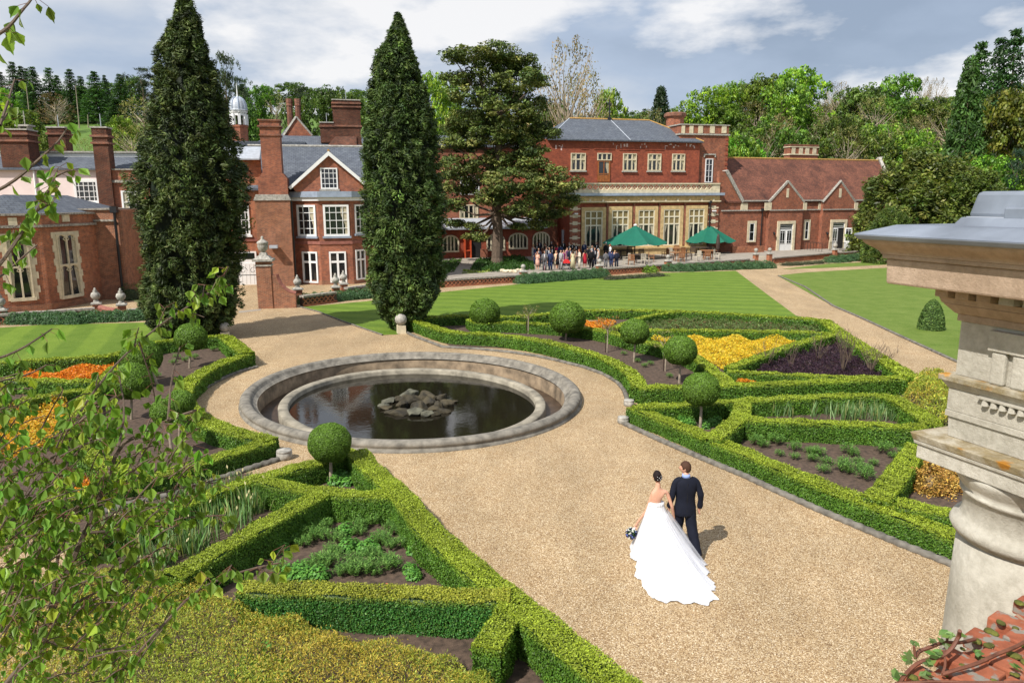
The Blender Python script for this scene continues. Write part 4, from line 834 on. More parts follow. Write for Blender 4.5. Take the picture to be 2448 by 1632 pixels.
# left part: door and sash
F2 = FBw
q_ = F2.rect(c4(150, 875), c4(330, 1258)); m = MB(); F2.box(m, q_[0] - .9, q_[1], 0, q_[3], 0, .12); F2.box(m, q_[0] - .9, q_[1] - .12, 0, q_[3] - .9, .12, .16)
for i in range(9):
    x = q_[0] - .8 + i * .3; F2.box(m, x, x + .03, .1, q_[3] - 1, .16, .18)
dd = m.build('door', 'white', md); m = MB(); F2.box(m, q_[0] - .7, q_[1] - .15, q_[3] - .6, q_[3] - .12, .12, .14); m.build('transom_glass', 'glass', dd, uv=False)
q_ = F2.rect(c4(120, 390), c4(248, 705)); window(F2, md, (q_[0], q_[1], q_[2], q_[3]), 3, 4, 0, 'white', .13, .045, .1, sill='white')
q_ = F2.rect(c4(60, 735), c4(335, 770)); m = MB(); F2.box(m, *q_, -.01, .08); m.build('string_course', 'plinthred', md)
# ranges behind
FK = FB.off(-14)
bkh = thing('rear_range', 'slate roofed rear range with brick gable and tall brick chimneys behind the gabled house', 'house', FK.P(0, 0))
s0, s1, z0, z1 = FK.rect(c2(330, 822), c2(1700, 960)); m = MB(); FK.box(m, s0, s1, 0, z0 - .2, -6, 0); m.build('wall', 'brick', bkh)
m = MB(); zz = FK.hit(c2(450, 884))[1]; FK.box(m, s0 - 4, s0 + 6, zz - 1.6, zz, -4, .1); m.build('parapet', 'slate', bkh); m = MB(); FKb = FK.off(-3); zz = FKb.hit(c2(1000, 822))[1]; roofpoly(m, [FK.P(s0, z0 - .2, .3), FK.P(s1, z0 - .2, .3), FKb.P(s1, zz), FKb.P(FKb.hit(c2(700, 822))[0], zz)], .15); m.build('roof', 'slate', bkh)
FG = FK.off(-5); gp_ = [FG.hit(c2(*q)) for q in ((825, 850), (1165, 850), (1160, 818), (978, 608), (838, 818))]; gp_[0] = (gp_[4][0], gp_[0][1] - 2); gp_[1] = (gp_[2][0], gp_[1][1] - 2)
m = MB(); FG.poly(m, gp_, -.4, 0); gg = m.build('gable', 'brick', bkh)
m = MB(); m.tube([FG.P(*gp_[4], 0), FG.P(*gp_[3], 0)], .13, 4); m.tube([FG.P(*gp_[3], 0), FG.P(*gp_[2], 0)], .1, 4); m.build('gable_coping', 'greystone', gg)
m = MB(); roofpoly(m, [FG.P(*gp_[4], -.1), FG.P(*gp_[3], -.1), FG.P(gp_[3][0] - .3, gp_[3][1] + .8, -6), FG.P(gp_[4][0] - .8, gp_[4][1] + .5, -6)], .1); m.build('gable_roof', 'slate', gg)
for x0, x1 in ((865, 945), (960, 1033)):
    s0, s1, z0, z1 = FG.rect(c2(x0, 408), c2(x1, 640), -2); m = MB(); rr = (s1 - s0) / 2; c_ = FG.P((s0 + s1) / 2, z0 - 1.2, -2)
    m.lathe([(rr * .88, 0), (rr * .88, (z1 - z0) * .65 + 1.2)], c_, 8); cc = m.build('chimney', 'bricksoot', bkh); m = MB(); zz = (z1 - z0) * .65 + 1.2; m.lathe([(rr, zz), (rr, zz + .12), (rr * .92, zz + .2), (rr, zz + .35), (rr, z1 - z0 + 1.1), (rr * 1.05, z1 - z0 + 1.2)], c_, 8); m.build('cap', 'bricksoot', cc)
F5 = FK.off(-1)
chimney(bkh, F5, c2(1395, 412), c2(1705, 960), 0, 2.2, 'bricksoot', (.1, .24, .98), pole=True); chimney(bkh, F5, c2(1250, 665), c2(1400, 900), 0, 1.5, 'bricksoot', (.15,), pole=True)
s0, s1, z0, z1 = F5.rect(c2(1328, 830), c2(1420, 935)); m = MB(); F5.poly(m, [(s0, z0), (s1 + 2, z0), (s1 + 2, z1), (s1, z1)], -2, .1); m.build('chimney_shoulder', 'bricksoot', bkh)
# cupola
FCu2 = FB.off(-16)
cp = thing('cupola', 'white octagonal cupola with ribbed lead dome and spike behind the left conifer', 'cupola', FCu2.P(FCu2.hit(c2(335, 800))[0], 0))
s0, s1, zz0, zz1 = FCu2.rect(c2(232, 545), c2(438, 735)); cx = (s0 + s1) / 2; rr = (s1 - s0) / 2; c_ = FCu2.P(cx, 0)
m = MB(); m.lathe([(rr * .9, 6), (rr * .9, zz0 + .05)], c_, 8, ph=pi / 8); m.lathe([(rr * .98, zz0 + .05), (rr * .98, zz0 + .25)], c_, 8, ph=pi / 8); m.build('drum', 'brick', cp)
m = MB(); hz = zz1 - zz0
for i in range(8):
    a = 2 * pi * i / 8 + pi / 8; p = c_ + Vector((cos(a), sin(a), 0)) * rr * .86; m.box(p + Vector((0, 0, zz0 + .25 + hz * .32)), (.24, .24, hz * .64), a)
    q = c_ + Vector((cos(a + pi / 4), sin(a + pi / 4), 0)) * rr * .86; k = 8; w_ = (q - p).length * .5 - .1; mid = (p + q) / 2; tt = (q - p).normalized()
    for j in range(k):
        a1_, a2_ = pi * j / k, pi * (j + 1) / k; zc2 = zz0 + .25 + hz * .45
        m.prism([mid + tt * (-w_ * cos(a1_)) + Vector((0, 0, zc2 + w_ * sin(a1_))), mid + tt * (-w_ * cos(a2_)) + Vector((0, 0, zc2 + w_ * sin(a2_))), mid + tt * (-w_ * cos(a2_)) + Vector((0, 0, zz1 - .15)), mid + tt * (-w_ * cos(a1_)) + Vector((0, 0, zz1 - .15))], (c_ - mid).normalized() * .12 - Vector((0, 0, (c_ - mid).normalized().z * .12)))
m.lathe([(rr * .92, zz1 - .2), (rr * .98, zz1 - .1), (rr * .98, zz1 + .04)], c_, 8, ph=pi / 8); m.build('arcade', 'white', cp, uv=False)
m = MB(); m.lathe([(rr * .3, zz0 + .2), (rr * .3, zz1 - .1)], c_, 8); m.build('core', 'dark', cp, uv=False)
zd = FCu2.hit(c2(335, 400))[1]; hd = zd - zz1
m = MB(); m.lathe([(rr * 1.05, zz1 + .04), (rr * .98, zz1 + .12)] + [(rr * .97 * cos(a) ** .8, zz1 + .12 + hd * sin(a)) for a in [i * pi / 2 / 9 for i in range(9)]], c_, 16); dm = m.build('dome', 'leadpale', cp, sm=False, uv=False)
m = MB()
for i in range(8):
    a = 2 * pi * i / 8 + pi / 8; m.tube([c_ + Vector((cos(a) * rr * .97 * cos(q) ** .8, sin(a) * rr * .97 * cos(q) ** .8, zz1 + .14 + hd * sin(q))) for q in [j * pi / 2 / 8 for j in range(8)]], .05, 5)
m.build('ribs', 'lead', dm, uv=False); m = MB(); m.lathe([(.12, 0), (.16, .15), (.07, .3), (.05, .8), (.01, 1.5)], c_ + Vector((0, 0, zd - .1)), 8); m.build('finial', 'white', dm, uv=False)
# ---------- left range
FL = Fac(G(c3(600, 1500), 0), R(10))
lf = thing('chapel_like_range', 'brick range at the left with tall stone traceried bay windows under low slate roofs', 'house', FL.P(-3, 0))
pA = G(c3(-420, 1600), 0); pB = G(c3(385, 1538), 0); pC = G(c3(700, 1478), 0)
dAB = (pB - pA).normalized(); nAB = Vector((dAB.y, -dAB.x, 0))
F_a = facp(pA, pB); F_b = facp(pB, pC); zp = F_a.hit(c3(200, 832))[1]; zp2 = F_a.hit(c3(200, 910))[1]
back = Vector((sin(R(-10)) * 0, 6, 0)); pD = pC + Vector((0, 6, 0)); pE = pA + Vector((0, 6, 0))
m = MB(); m.prism([pA, pB, pC, pD, pE], (0, 0, zp)); bay = m.build('bay', 'brick2', lf)
def band3(z0, z1, o, mat, name, par):
    n1, n2 = F_a.n, F_b.n; nm = (n1 + n2).normalized(); m = MB(); m.prism([p + Vector((0, 0, z0)) for p in (pA + n1 * o, pB + nm * o, pC + n2 * o, pD, pE)], (0, 0, z1 - z0)); m.build(name, mat, par)
band3(zp2 - .1, zp2 + .05, .16, 'coping', 'string_course', bay); band3(zp, zp + .12, .12, 'coping', 'parapet_coping', bay); band3(-.02, .4, .08, 'brickpink', 'plinth', bay)
m = MB(); zr = zp + .5
cR = (pB + pC + pD + pE) / 4; m.add([pA + Vector((0, .6, zp + .1)), pB + Vector((-.2, .5, zp + .1)), pC + Vector((-.4, .2, zp + .1)), pD + Vector((0, 0, zp + .1)), pE + Vector((0, 0, zp + .1)), pD + Vector((-3, -2.5, zr + .75)), pE + Vector((2.0, -2.5, zr + .75))], [(0, 1, 5, 6), (1, 2, 5), (2, 3, 5), (3, 4, 6, 5), (4, 0, 6), (4, 3, 2, 1, 0)]); m.build('roof', 'slate', bay)
def tracery(F, a, b_):
    s0, s1, z0, z1 = F.rect(a, b_); w0 = MB(); sw = .22; z = z0 - .15; i = 0
    while z < z1 + .15:
        e_ = .12 if i % 2 else 0
        h_ = min(.42, z1 + .15 - z)
        F.box(w0, s0 - sw - e_, s0, z, z + h_, -.01, .04); F.box(w0, s1, s1 + sw + e_, z, z + h_, -.01, .04); z += h_; i += 1
    F.box(w0, s0, s1, z1, z1 + .15, -.01, .04); F.box(w0, s0 - .1, s1 + .1, z0 - .2, z0, -.01, .12); W0 = w0.build('traceried_window', 'stone', bay)
    m = MB(); F.box(m, s0, s1, z0, z1, -.01, .01); m.build('glass', 'glass', W0, uv=False)
    m = MB(); W = s1 - s0; xm = (s0 + s1) / 2; zm = z0 + (z1 - z0) * .5
    F.box(m, s0, s0 + .07, z0, z1, .01, .1); F.box(m, s1 - .07, s1, z0, z1, .01, .1); F.box(m, xm - .05, xm + .05, z0, z1, .01, .1); F.box(m, s0 + .07, s1 - .07, zm - .05, zm + .05, .01, .1); F.box(m, s0 + .07, s1 - .07, z1 - .06, z1, .01, .1)
    for zt_ in (z1 - .06, zm - .05):
        for a_, b2 in ((s0 + .07, xm - .05), (xm + .05, s1 - .07)):
            c_x = (a_ + b2) / 2; r_ = (b2 - a_) / 2
            for k in range(8):
                t1_, t2_ = pi * k / 8, pi * (k + 1) / 8; zz = zt_ - r_ * .9
                F.poly(m, [(c_x - r_ * cos(t1_), zz + r_ * .85 * sin(t1_)), (c_x - r_ * cos(t2_), zz + r_ * .85 * sin(t2_)), (c_x - r_ * cos(t2_), zt_), (c_x - r_ * cos(t1_), zt_)], .01, .08)
            for sx in (-1, 1): m.tube([F.P(c_x + sx * r_, zz - .05, .05), F.P(c_x + sx * r_ * .45, zz + r_ * .15, .05), F.P(c_x + sx * r_ * .75, zz + r_ * .45, .05)], .03, 4)
    m.build('tracery', 'stone', W0)
    m = MB()
    for sd, k in ((s0 + .07, 1), (s1 - .07, -1)): F.poly(m, [(sd, z0), (sd + k * W * .06, z0), (sd + k * W * .16, zm - .4), (sd + k * W * .16, z1), (sd, z1)], .005, .02)
    m.build('curtain', 'curtain', W0, uv=False)
tracery(F_a, c3(62, 985), c3(232, 1448)); tracery(F_b, c3(437, 968), c3(583, 1428))
m = MB()
for F, x0, x1 in ((F_a, 60, 128), (F_b, 462, 515)):
    q_ = F.rect(c3(x0, 822 if F is F_b else 848), c3(x1, 878 if F is F_b else 905)); F.box(m, *q_, -.01, .06)
m.build('stone_panel', 'stone', bay)
# recessed wall, right wing of the left range
F_c = Fac(G(c3(700, 1478), 0) + Vector((0, 1.2, 0)), R(8)); s0 = -1; s1 = F_c.hit(c3(900, 1200))[0]; zz = F_c.hit(c3(740, 790))[1]
m = MB(); F_c.box(m, s0, s1 + .4, 0, zz, -5, 0); m.build('wall', 'brickpink', lf); zq = F_c.hit(c3(760, 868))[1]
m = MB(); F_c.box(m, s0, s1, zz, zz + .1, -5.1, .12); F_c.box(m, s0, s1, zq - .07, zq + .06, 0, .15); m.build('string_course', 'coping', lf)
m = MB()
a_ = F_c.hit(c3(672, 1100))[0]; m.tube([F_c.P(a_, zq, .12), F_c.P(a_, 0, .12)], .07, 6); a_ = F_c.hit(c3(885, 1000))[0]; m.tube([F_c.P(a_, zq + .6, .2), F_c.P(a_, 0, .2)], .09, 6); m.box(F_c.P(a_, zq + .7, .2), (.45, .3, .4)); m.build('downpipe', 'black', lf)
F_d = Fac(G((315, 697), 0), R(8)); s0, s1 = F_d.hit(c3(812, 1000))[0], F_d.hit(c3(1300, 1000))[0]; z1 = F_d.hit(c3(950, 492))[1]; zm = F_d.hit(c3(950, 575))[1]
m = MB(); F_d.box(m, s0, s1, 0, z1, -8, 0); m.build('wall', 'brick', lf); m = MB(); F_d.box(m, s0 - .1, s1, z1, z1 + .1, -8, .1); F_d.box(m, s0 - .1, s1, zm - .1, zm + .08, 0, .16); m.build('string_course', 'coping', lf)
window(F_d, lf, F_d.rect(c3(925, 645), c3(1080, 990)), 3, 4, 0, 'white', .12, .045, .1, sill='white', curtain=1)
window(F_d, lf, F_d.rect(c3(962, 1118), c3(1110, 1375)), 3, 2, 0, 'creampaint', .12, .12, .1, [.5], sill='stone')
z_ = F_d.hit(c3(980, 1035))[1]; m = MB(); F_d.box(m, s0, s1, z_ - .12, z_ + .12, 0, .08); m.build('string_course', 'plinthred', lf)
chimney(lf, F_d, c3(712, 165), c3(824, 760), .3, 1.0, 'bricksoot', (.22, .42), pole=True)
F_e = F_d.off(-.9)
pk = thing('rendered_house', 'pale pink rendered house with dark slate roof strip behind the left brick bay', 'house', F_e.P(-8, 0))
s0, s1, z0, z1 = F_e.rect(c3(-500, 478), c3(815, 760)); m = MB(); F_e.box(m, s0, s1 + .5, 0, z1, -8, -.3); m.build('wall', 'pink', pk, uv=False)
m = MB(); q_ = F_e.hit(c3(255, 600))[0]; m.tube([F_e.P(q_, z1 - .1, -.2), F_e.P(q_, 3, -.2)], .07, 6); m.build('downpipe', 'white', pk)
window(F_e, pk, F_e.rect(c3(560, 565), c3(742, 735), -.3), 5, 4, -.3, 'white', .16, .045, .1, sill='white')
F_f = F_e.off(-2.6); z2 = F_f.hit(c3(600, 392))[1]; h0_, h1_ = s0 - 2, F_f.hit(c3(1300, 400))[0]
m = MB(); roofpoly(m, [F_e.P(h0_, z1, 0), F_e.P(h1_, z1, 0), F_f.P(h1_, z2), F_f.P(h0_, z2)], .12); m.build('roof', 'slate', pk)
z3 = F_f.hit(c3(600, 350))[1]; m = MB(); F_f.box(m, h0_, h1_, z2, z3 - .1, -.6, -.05); m.build('fascia', 'white', pk); m = MB(); F_f.box(m, h0_, h1_, z3 - .12, z3, -3, .1); F_f.box(m, h0_, h1_, z2 + .25, z2 + .37, -.1, .06); m.build('parapet', 'greystone', pk)
chimney(pk, F_e, c3(0, 180), c3(213, 470), -.1, 1.6, 'bricksoot', (.1, .3)); chimney(pk, F_f, c3(360, 165), c3(490, 372), -.2, 1.2, 'bricksoot', (.2,), pole=True)
p = F_e.P(F_e.hit(c3(140, 150))[0], F_e.hit(c3(140, 178))[1], -.9); m = MB(); m.box(p + Vector((0, 0, .25)), (1.0, .8, .12)); m.box(p + Vector((-.3, 0, .1)), (.15, .5, .25)); m.box(p + Vector((.3, 0, .1)), (.15, .5, .25)); m.tube([p + Vector((0, 0, .3)), p + Vector((0, 0, 1.3))], .035, 5); m.build('chimney_top', 'greystone', pk)
# ================= terrace, pierced walls, piers, lavender, parasols, tables
terr_pts = gp([c5(350, 1500), c5(1370, 1440), c8(1440, 655), c8(2352, 595), c7(640, 1430), c7(1530, 1365), c7(2000, 1340)], .12)
tp = [(p.x, p.y) for p in terr_pts] + [(75, 100), (75, 112), (-8, 112), (-8, 78)]
m = MB(); m.prism([(x, y, -.02) for x, y in tp], (0, 0, .14)); o = m.build('terrace', 'paving', uv=False); setp(o, kind='structure')
WZ = .64
def walltop(p, z=WZ): return G(p, z)
def pwall(label, pa, pb, z=WZ, lattice=True, group='pierced terrace walls', th=.34, mat='brick', base=0.0, drop=0):
    a, b = walltop(pa, z), walltop(pb, z); d = (b - a); Lh = hypot(d.x, d.y); F = Fac(a, atan2(d.y, d.x))
    t = thing('terrace_wall', label, 'wall', (a.x, a.y, 0), group=group)
    m = MB(); F.box(m, 0, Lh, base, z - .13, -th / 2, th / 2 - .05); m.build('brickwork', 'darkwood_gapshade' if lattice else mat, t)  # behind a lattice the solid back is coloured dark, as shade in the gaps
    m = MB(); n = max(2, int(Lh / 1.2)); r_ = random.Random(int(Lh * 100))
    for i in range(n): F.box(m, Lh * i / n + .008, Lh * (i + 1) / n - .008, z - .13, z + r_.uniform(-.008, .012), -th / 2 - .06, th / 2 + .03 + r_.uniform(0, .02))
    m.build('coping', 'coping', t, uv=False)
    if lattice:
        m = MB(); h0, h1 = .14, z - .17; st = .34; k = int((Lh + 1) / st); H_ = h1 - h0
        for i in range(-3, k):
            for sg in (1, -1):
                x0 = i * st if sg == 1 else i * st + H_; x1 = x0 + sg * H_; za, zb2 = h0, h1
                if x0 < 0 or x1 < 0 or x0 > Lh or x1 > Lh: continue
                w_ = .045; F.poly(m, [(x0 - w_, za), (x0 + w_, za), (x1 + w_, zb2), (x1 - w_, zb2)], th / 2 - .06, th / 2 + (.0 if sg == 1 else .012))
        F.box(m, 0, Lh, 0, h0, th / 2 - .06, th / 2)
        m.build('lattice', 'brick2', t)
    return t
def pier(label, p, z=WZ, w_=.5, kind='ball', base=0, cap=.12, zt=None, group='terrace wall piers'):
    c = walltop(p, z); t = thing('brick_pier', label, 'pier', (c.x, c.y, 0), group=group); m = MB(); h = z + .12
    m.box((c.x, c.y, h / 2), (w_, w_, h), R(25)); m.build('shaft', 'brick2', t)
    m = MB(); m.box((c.x, c.y, h + .04), (w_ + .16, w_ + .16, .08), R(25)); m.box((c.x, c.y, h + .12), (w_ + .02, w_ + .02, .08), R(25), .6); m.lathe([(.09, h + .14), (.16, h + .2), (.09, h + .26)], (c.x, c.y, 0), 12); m.build('cap', 'greystone', t, uv=False)
    m = MB()
    if kind == 'ball': m.lathe(sphere_prof(.2, 8, h + .44), (c.x, c.y, 0), 14); nm = 'ball'
    elif kind == 'urn': m.lathe([(.06, h + .24), (.2, h + .34), (.27, h + .5), (.22, h + .66), (.1, h + .74), (.14, h + .8), (.05, h + .86), (.07, h + .93), (.01, h + .98)], (c.x, c.y, 0), 14); nm = 'urn'
    if kind: m.build(nm, 'greystone', t, sm=True, uv=False)
    return t
pwall('low wall with lichened coping below the left traceried bay windows', c12(-200, 722), c12(845, 652), .6)
pwall('curved low wall between two grey finials at the left', c12(1135, 668), c12(1500, 640), .6)
# little curved return
t = thing('terrace_wall', 'rounded low red coping wall between the egg finial and the urn at the left', 'wall', G(c12(860, 640), 0), group='pierced terrace walls'); m = MB()
P = [G(c12(x, y), .42) for x, y in ((860, 630), (900, 655), (960, 672), (1030, 682), (1080, 678))]
m.tube(P, .17, 8); m.tube([p - Vector((0, 0, .25)) for p in P], .16, 6); m.build('brickwork', 'plinthred', t)
pier('brick pier with a round grey finial at the left edge of the photo', c12(15, 700), .6, .45, 'urn')
pier('brick pier with grey egg shaped finial at the end of the left wall', c12(862, 640), .5, .4, 'urn')
pier('brick pier with grey urn finial on the left wall near the conifer', c12(1088, 650), .6, .42, 'urn')
# gate pier with urn, gate leaf
gb0 = G(c4(405, 1470), 0); gz = Fac(gb0, R(10)).hit(c4(400, 950))[1]
gt = thing('gate_pier', 'tall brick gate pier with moulded stone cap and carved urn beside the drive', 'pier', gb0)
m = MB(); m.box(gb0 + Vector((0, .4, gz / 2 - .1)), (.88, .88, gz - .2), R(10)); m.build('shaft', 'brickpink', gt)
m = MB(); k = gb0 + Vector((0, .4, 0)); m.box(k + Vector((0, 0, gz - .42)), (.98, .98, .1), R(10)); m.box(k + Vector((0, 0, gz - .1)), (1.2, 1.2, .14), R(10)); m.box(k + Vector((0, 0, gz + .06)), (1.0, 1.0, .2), R(10), .6); m.box(k + Vector((0, 0, gz + .26)), (.5, .5, .2), R(10), .7); m.build('cap', 'greystone', gt, uv=False)
m = MB(); m.lathe([(.1, gz + .33), (.14, gz + .4), (.28, gz + .55), (.33, gz + .75), (.3, gz + .86), (.36, gz + .92), (.3, gz + 1.02), (.14, gz + 1.12), (.07, gz + 1.2), (.1, gz + 1.27), (.02, gz + 1.36)], k, 16); m.build('urn', 'greystone', gt, sm=True, uv=False)
gl_ = thing('iron_gate', 'open black iron gate leaf folded against the brick gate pier', 'gate', G(c4(345, 1470), 0))
A0 = G(c4(348, 1470), 0); B0 = A0 + Vector((-.55, 2.2, 0)); m = MB(); d_ = (B0 - A0); Fg = Fac(A0, atan2(d_.y, d_.x)); Lg = d_.length
Fg.box(m, 0, Lg, .1, 1.0, -.015, .015)
for i in range(14): m.tube([Fg.P(Lg * i / 13, .05), Fg.P(Lg * i / 13, 2.0 + .25 * sin(pi * i / 13))], .018, 5)
Fg.box(m, 0, Lg, 1.0, 1.06, -.02, .02); Fg.box(m, 0, Lg, 1.95, 2.0, -.02, .02); m.build('leaf', 'black', gl_, uv=False)
ov = thing('iron_overthrow', 'thin black scrolled iron arch over the white door beside the gate pier', 'ironwork', A0); m = MB()
q0 = A0 + Vector((0, .4, 2.05)); m.tube([q0, q0 + Vector((-3.2, -.2, 0))], .025, 5)
for i in range(5):
    c_ = q0 + Vector((-.35 - .6 * i, 0, .28)); m.tube([c_ + Vector((.24 * cos(a) * (1 - a / 9), 0, .24 * sin(a) * (1 - a / 9))) for a in [j * .5 for j in range(14)]], .014, 4)
m.build('scrolls', 'black', ov, uv=False)
# ramped wall right of the gate pier
rw = thing('ramped_wall', 'brick wall sweeping down in a curve from the gate pier to the drive corner', 'wall', G(c4(480, 1470), 0))
a = G(c4(455, 1468), 0); b = G(c4(725, 1462), 0); d_ = b - a; Fw = Fac(a, atan2(d_.y, d_.x)); Lw = d_.length
top = [(q[0], q[1]) for q in [Fw.hit(c4(x, y)) for x, y in ((458, 1122), (520, 1122), (530, 1160), (560, 1220), (610, 1275), (660, 1305), (725, 1322))]]
m = MB(); Fw.poly(m, [(0, 0), (top[-1][0], 0)] + top[::-1], -.35, 0); m.build('brickwork', 'brickpink', rw)
m = MB(); m.tube([Fw.P(x, z + .03, -.17) for x, z in top[1:]], .17, 6); m.build('coping', 'plinthred', rw, uv=False)
pier('short brick pier with grey urn at the drive corner beside the curved wall', c4(750, 1290), .72, .5, 'urn')
pwall('low pierced wall between the drive corner and the double finials', c4(785, 1335), c4(1140, 1293), .7)
pier('brick pier with grey urn before the ground floor bay window', c4(1145, 1270), .7, .45, 'urn')
pier('brick pier with taller grey urn just right of another urn by the bay window', c4(1228, 1235), .7, .45, 'urn')
pwall('low pierced wall running behind the second conifer from the double finials', c4(1250, 1250), c4(1600, 1205), .72)
pwall('pierced brick wall between the second conifer and the first ball pier', c5(250, 1500), c5(1375, 1432))
pier('brick pier with round stone ball at the left end of the guests', c5(1405, 1420))
pwall('pierced brick wall in front of the crowd of guests', c5(1440, 1428), c8(735, 692))
pier('brick pier with round stone ball in the middle of the guests', c8(783, 680))
pwall('pierced brick wall in front of the left parasol tables', c8(825, 686), c8(1440, 645))
pier('brick pier with round stone ball between the two parasols', c8(1482, 632))
pwall('pierced brick wall in front of the right parasol tables', c8(1520, 640), c8(2352, 587))
pwall('pierced brick wall continuing to the little gate', c8(2352, 587), c7(440, 1432))
pier('left ball topped pier of the little garden gate', c7(478, 1395), .95, .4)
pier('right ball topped pier of the little garden gate', c7(625, 1390), .95, .4)
t = thing('garden_gate', 'small pale picket gate between the two ball topped piers', 'gate', G(c7(550, 1480), 0)); a, b = G(c7(508, 1488), 0), G(c7(595, 1488), 0); m = MB()
for i in range(8):
    p = a.lerp(b, i / 7); m.box(p + Vector((0, 0, .45)), (.06, .04, .85))
d_ = b - a; Fq = Fac(a, atan2(d_.y, d_.x)); Fq.box(m, 0, d_.length, .2, .28, -.03, .03); Fq.box(m, 0, d_.length, .7, .78, -.03, .03); m.build('pickets', 'greyteak', t, uv=False)
pwall('pierced brick wall to the right of the little gate', c7(655, 1412), c7(1310, 1357))
pwall('last pierced wall section before the dark yew', c7(1345, 1358), c7(1700, 1335))
pier('brick pier with grey urn in front of the open white doors', c7(1325, 1345), .8, .4, 'urn')
rl_ = thing('iron_railing', 'black iron railings beside the steps of the open white door', 'railing', G(c7(1100, 1340), .2)); m = MB()
for (xa, ya), (xb, yb) in (((1000, 1330), (1185, 1352)), ((1265, 1340), (1340, 1335)), ((1375, 1340), (1440, 1345))):
    a, b = G((c7(xa, ya)), .2), G(c7(xb, yb), .2); b = b if b.y > 0 else a; n = 7
    m.tube([a + Vector((0, 0, 1)), b + Vector((0, 0, 1))], .03, 5)
    for i in range(n): p = a.lerp(b, i / (n - 1)); m.tube([p, p + Vector((0, 0, 1))], .025, 4)
m.build('bars', 'black', rl_, uv=False)
# ---------- shrubs
def bush(name, label, cat, c, rad, h, cols, dens=900, size=.05, asp=.35, group=None, lump=.25, mat='leaf', up=.5, seed=0, p=None, spiky=0.0):
    n = int(dens * (rad[0] * rad[1] * pi + pi * (rad[0] + rad[1]) * h) * .8); u = rng.normal(0, 1, (n, 3)); u[:, 2] = np.abs(u[:, 2]); u = nrm(u)
    k = 1 + lump * (np.sin(u[:, 0] * 5 + seed) * np.sin(u[:, 1] * 4 + seed * 2) + .5 * np.sin(u[:, 2] * 9 + u[:, 0] * 7)) + rng.uniform(-.1, .08, n)
    P = u * k[:, None] * np.array([rad[0], rad[1], h]) + np.array([c[0], c[1], c[2]])
    Nn = nrm(u + np.array([0, 0, up])); col = pick(n, cols, p) * np.exp(rng.normal(0, .25, (n, 1)))
    ax = nrm(u + np.array([0, 0, .8])) if spiky else None
    q = leafarr(P, Nn, size * rng.uniform(.6, 1.4, n), asp, axis=ax)
    # solid inner core in a darkened leaf colour
    bm = bmesh.new(); bmesh.ops.create_uvsphere(bm, u_segments=12, v_segments=7, radius=1); cv = [(c[0] + v.co.x * rad[0] * .78, c[1] + v.co.y * rad[1] * .78, c[2] + max(v.co.z, -.1) * h * .8) for v in bm.verts]
    cf = [[x.index for x in f.verts] for f in bm.faces]; cf = [f + [f[-1]] if len(f) == 3 else f for f in cf]; cf = [f for f in cf if len(f) == 4]; bm.free()
    tri = [f for f in cf]; o = leafobj(name, q, col, mat, core=(cv, [f for f in tri if len(set(f)) == 4]), corecol=tuple(np.array(cols[0]) * .35))
    return setp(o, label, cat, group)
LAV = [(.085, .17, .075), (.12, .22, .10), (.065, .14, .05)]
ORD = ('first', 'second', 'third', 'fourth', 'fifth', 'sixth', 'seventh', 'eighth', 'ninth', 'tenth', 'eleventh', 'twelfth')
def lav(pts, zz=.25, r=.6, h=.5, label=''):
    lab0 = label
    for i, (x, y, k) in enumerate(pts):
        label = lab0 + ', %s from the left' % ORD[i]
        c = G((x, y), 0); bush('lavender_bush', label, 'shrub', (c.x, c.y + .2, 0), (r * k, r * .8 * k), h * k, LAV, 620, .055, .3, 'grey green lavender bushes along the terrace walls', .12, spiky=1, seed=i)
lav([(*cD(x, 235), 1) for x in (-60, 30, 110, 190, 270, 350, 430, 510, 560)], r=.62, h=.62, label='grey green lavender bush along the left wall below the traceried windows')
lav([(*cD(x, y), 1) for x, y in ((640, 225), (710, 222), (790, 218), (870, 215), (960, 212), (1040, 206))], r=.62, h=.6, label='grey green lavender bush beside the first conifer below the urns')
lav([(*c4(x, y), 1) for x, y in ((830, 1425), (920, 1418), (1010, 1408), (1100, 1398), (1190, 1390), (1280, 1380), (1370, 1372), (1450, 1365))], r=.6, h=.65, label='grey green lavender bush between the curved wall and the second conifer')
lav([(*c8(x, y), 1) for x, y in ((20, 846), (110, 838), (210, 831), (320, 822), (430, 813), (540, 804), (640, 796), (730, 788), (800, 783))], r=.85, h=.75, label='green lavender bush on the lawn edge in front of the guests')
lav([(*c8(x, y), 1) for x, y in ((1500, 722), (1600, 722), (1700, 722), (1800, 717), (1900, 712), (2000, 707), (2100, 705), (2200, 700), (2300, 698), (2400, 695), (2500, 690))], r=.85, h=.7, label='green lavender bush below the parasol terrace')
lav([(*c7(x, y), 1) for x, y in ((1310, 1468), (1400, 1462), (1490, 1452), (1560, 1446))], r=1.0, h=.7, label='grey green lavender bush beside the dark yew')
for x, y in ((900, 790), (980, 785), (1080, 778), (1180, 772), (1290, 762), (1380, 755)):
    c = G(c8(x, y + 16), 0); bush('low_shrub', 'low grey brown cut back shrub between the two rows of lavender', 'shrub', (c.x, c.y, 0), (.8, .4), .3, [(.10, .12, .06), (.07, .09, .045), (.12, .10, .06)], 500, .05, .3, 'low grey shrubs along the wall', spiky=1)
for x, y in ((820, 1500), (920, 1495), (1030, 1488), (1140, 1480)):
    c = G(c7(x, y), 0); bush('low_shrub', 'low grey brown cut back shrub right of the little gate', 'shrub', (c.x, c.y, 0), (.9, .45), .35, [(.10, .12, .06), (.07, .09, .045), (.12, .10, .06)], 500, .05, .3, 'low grey shrubs along the wall', spiky=1)
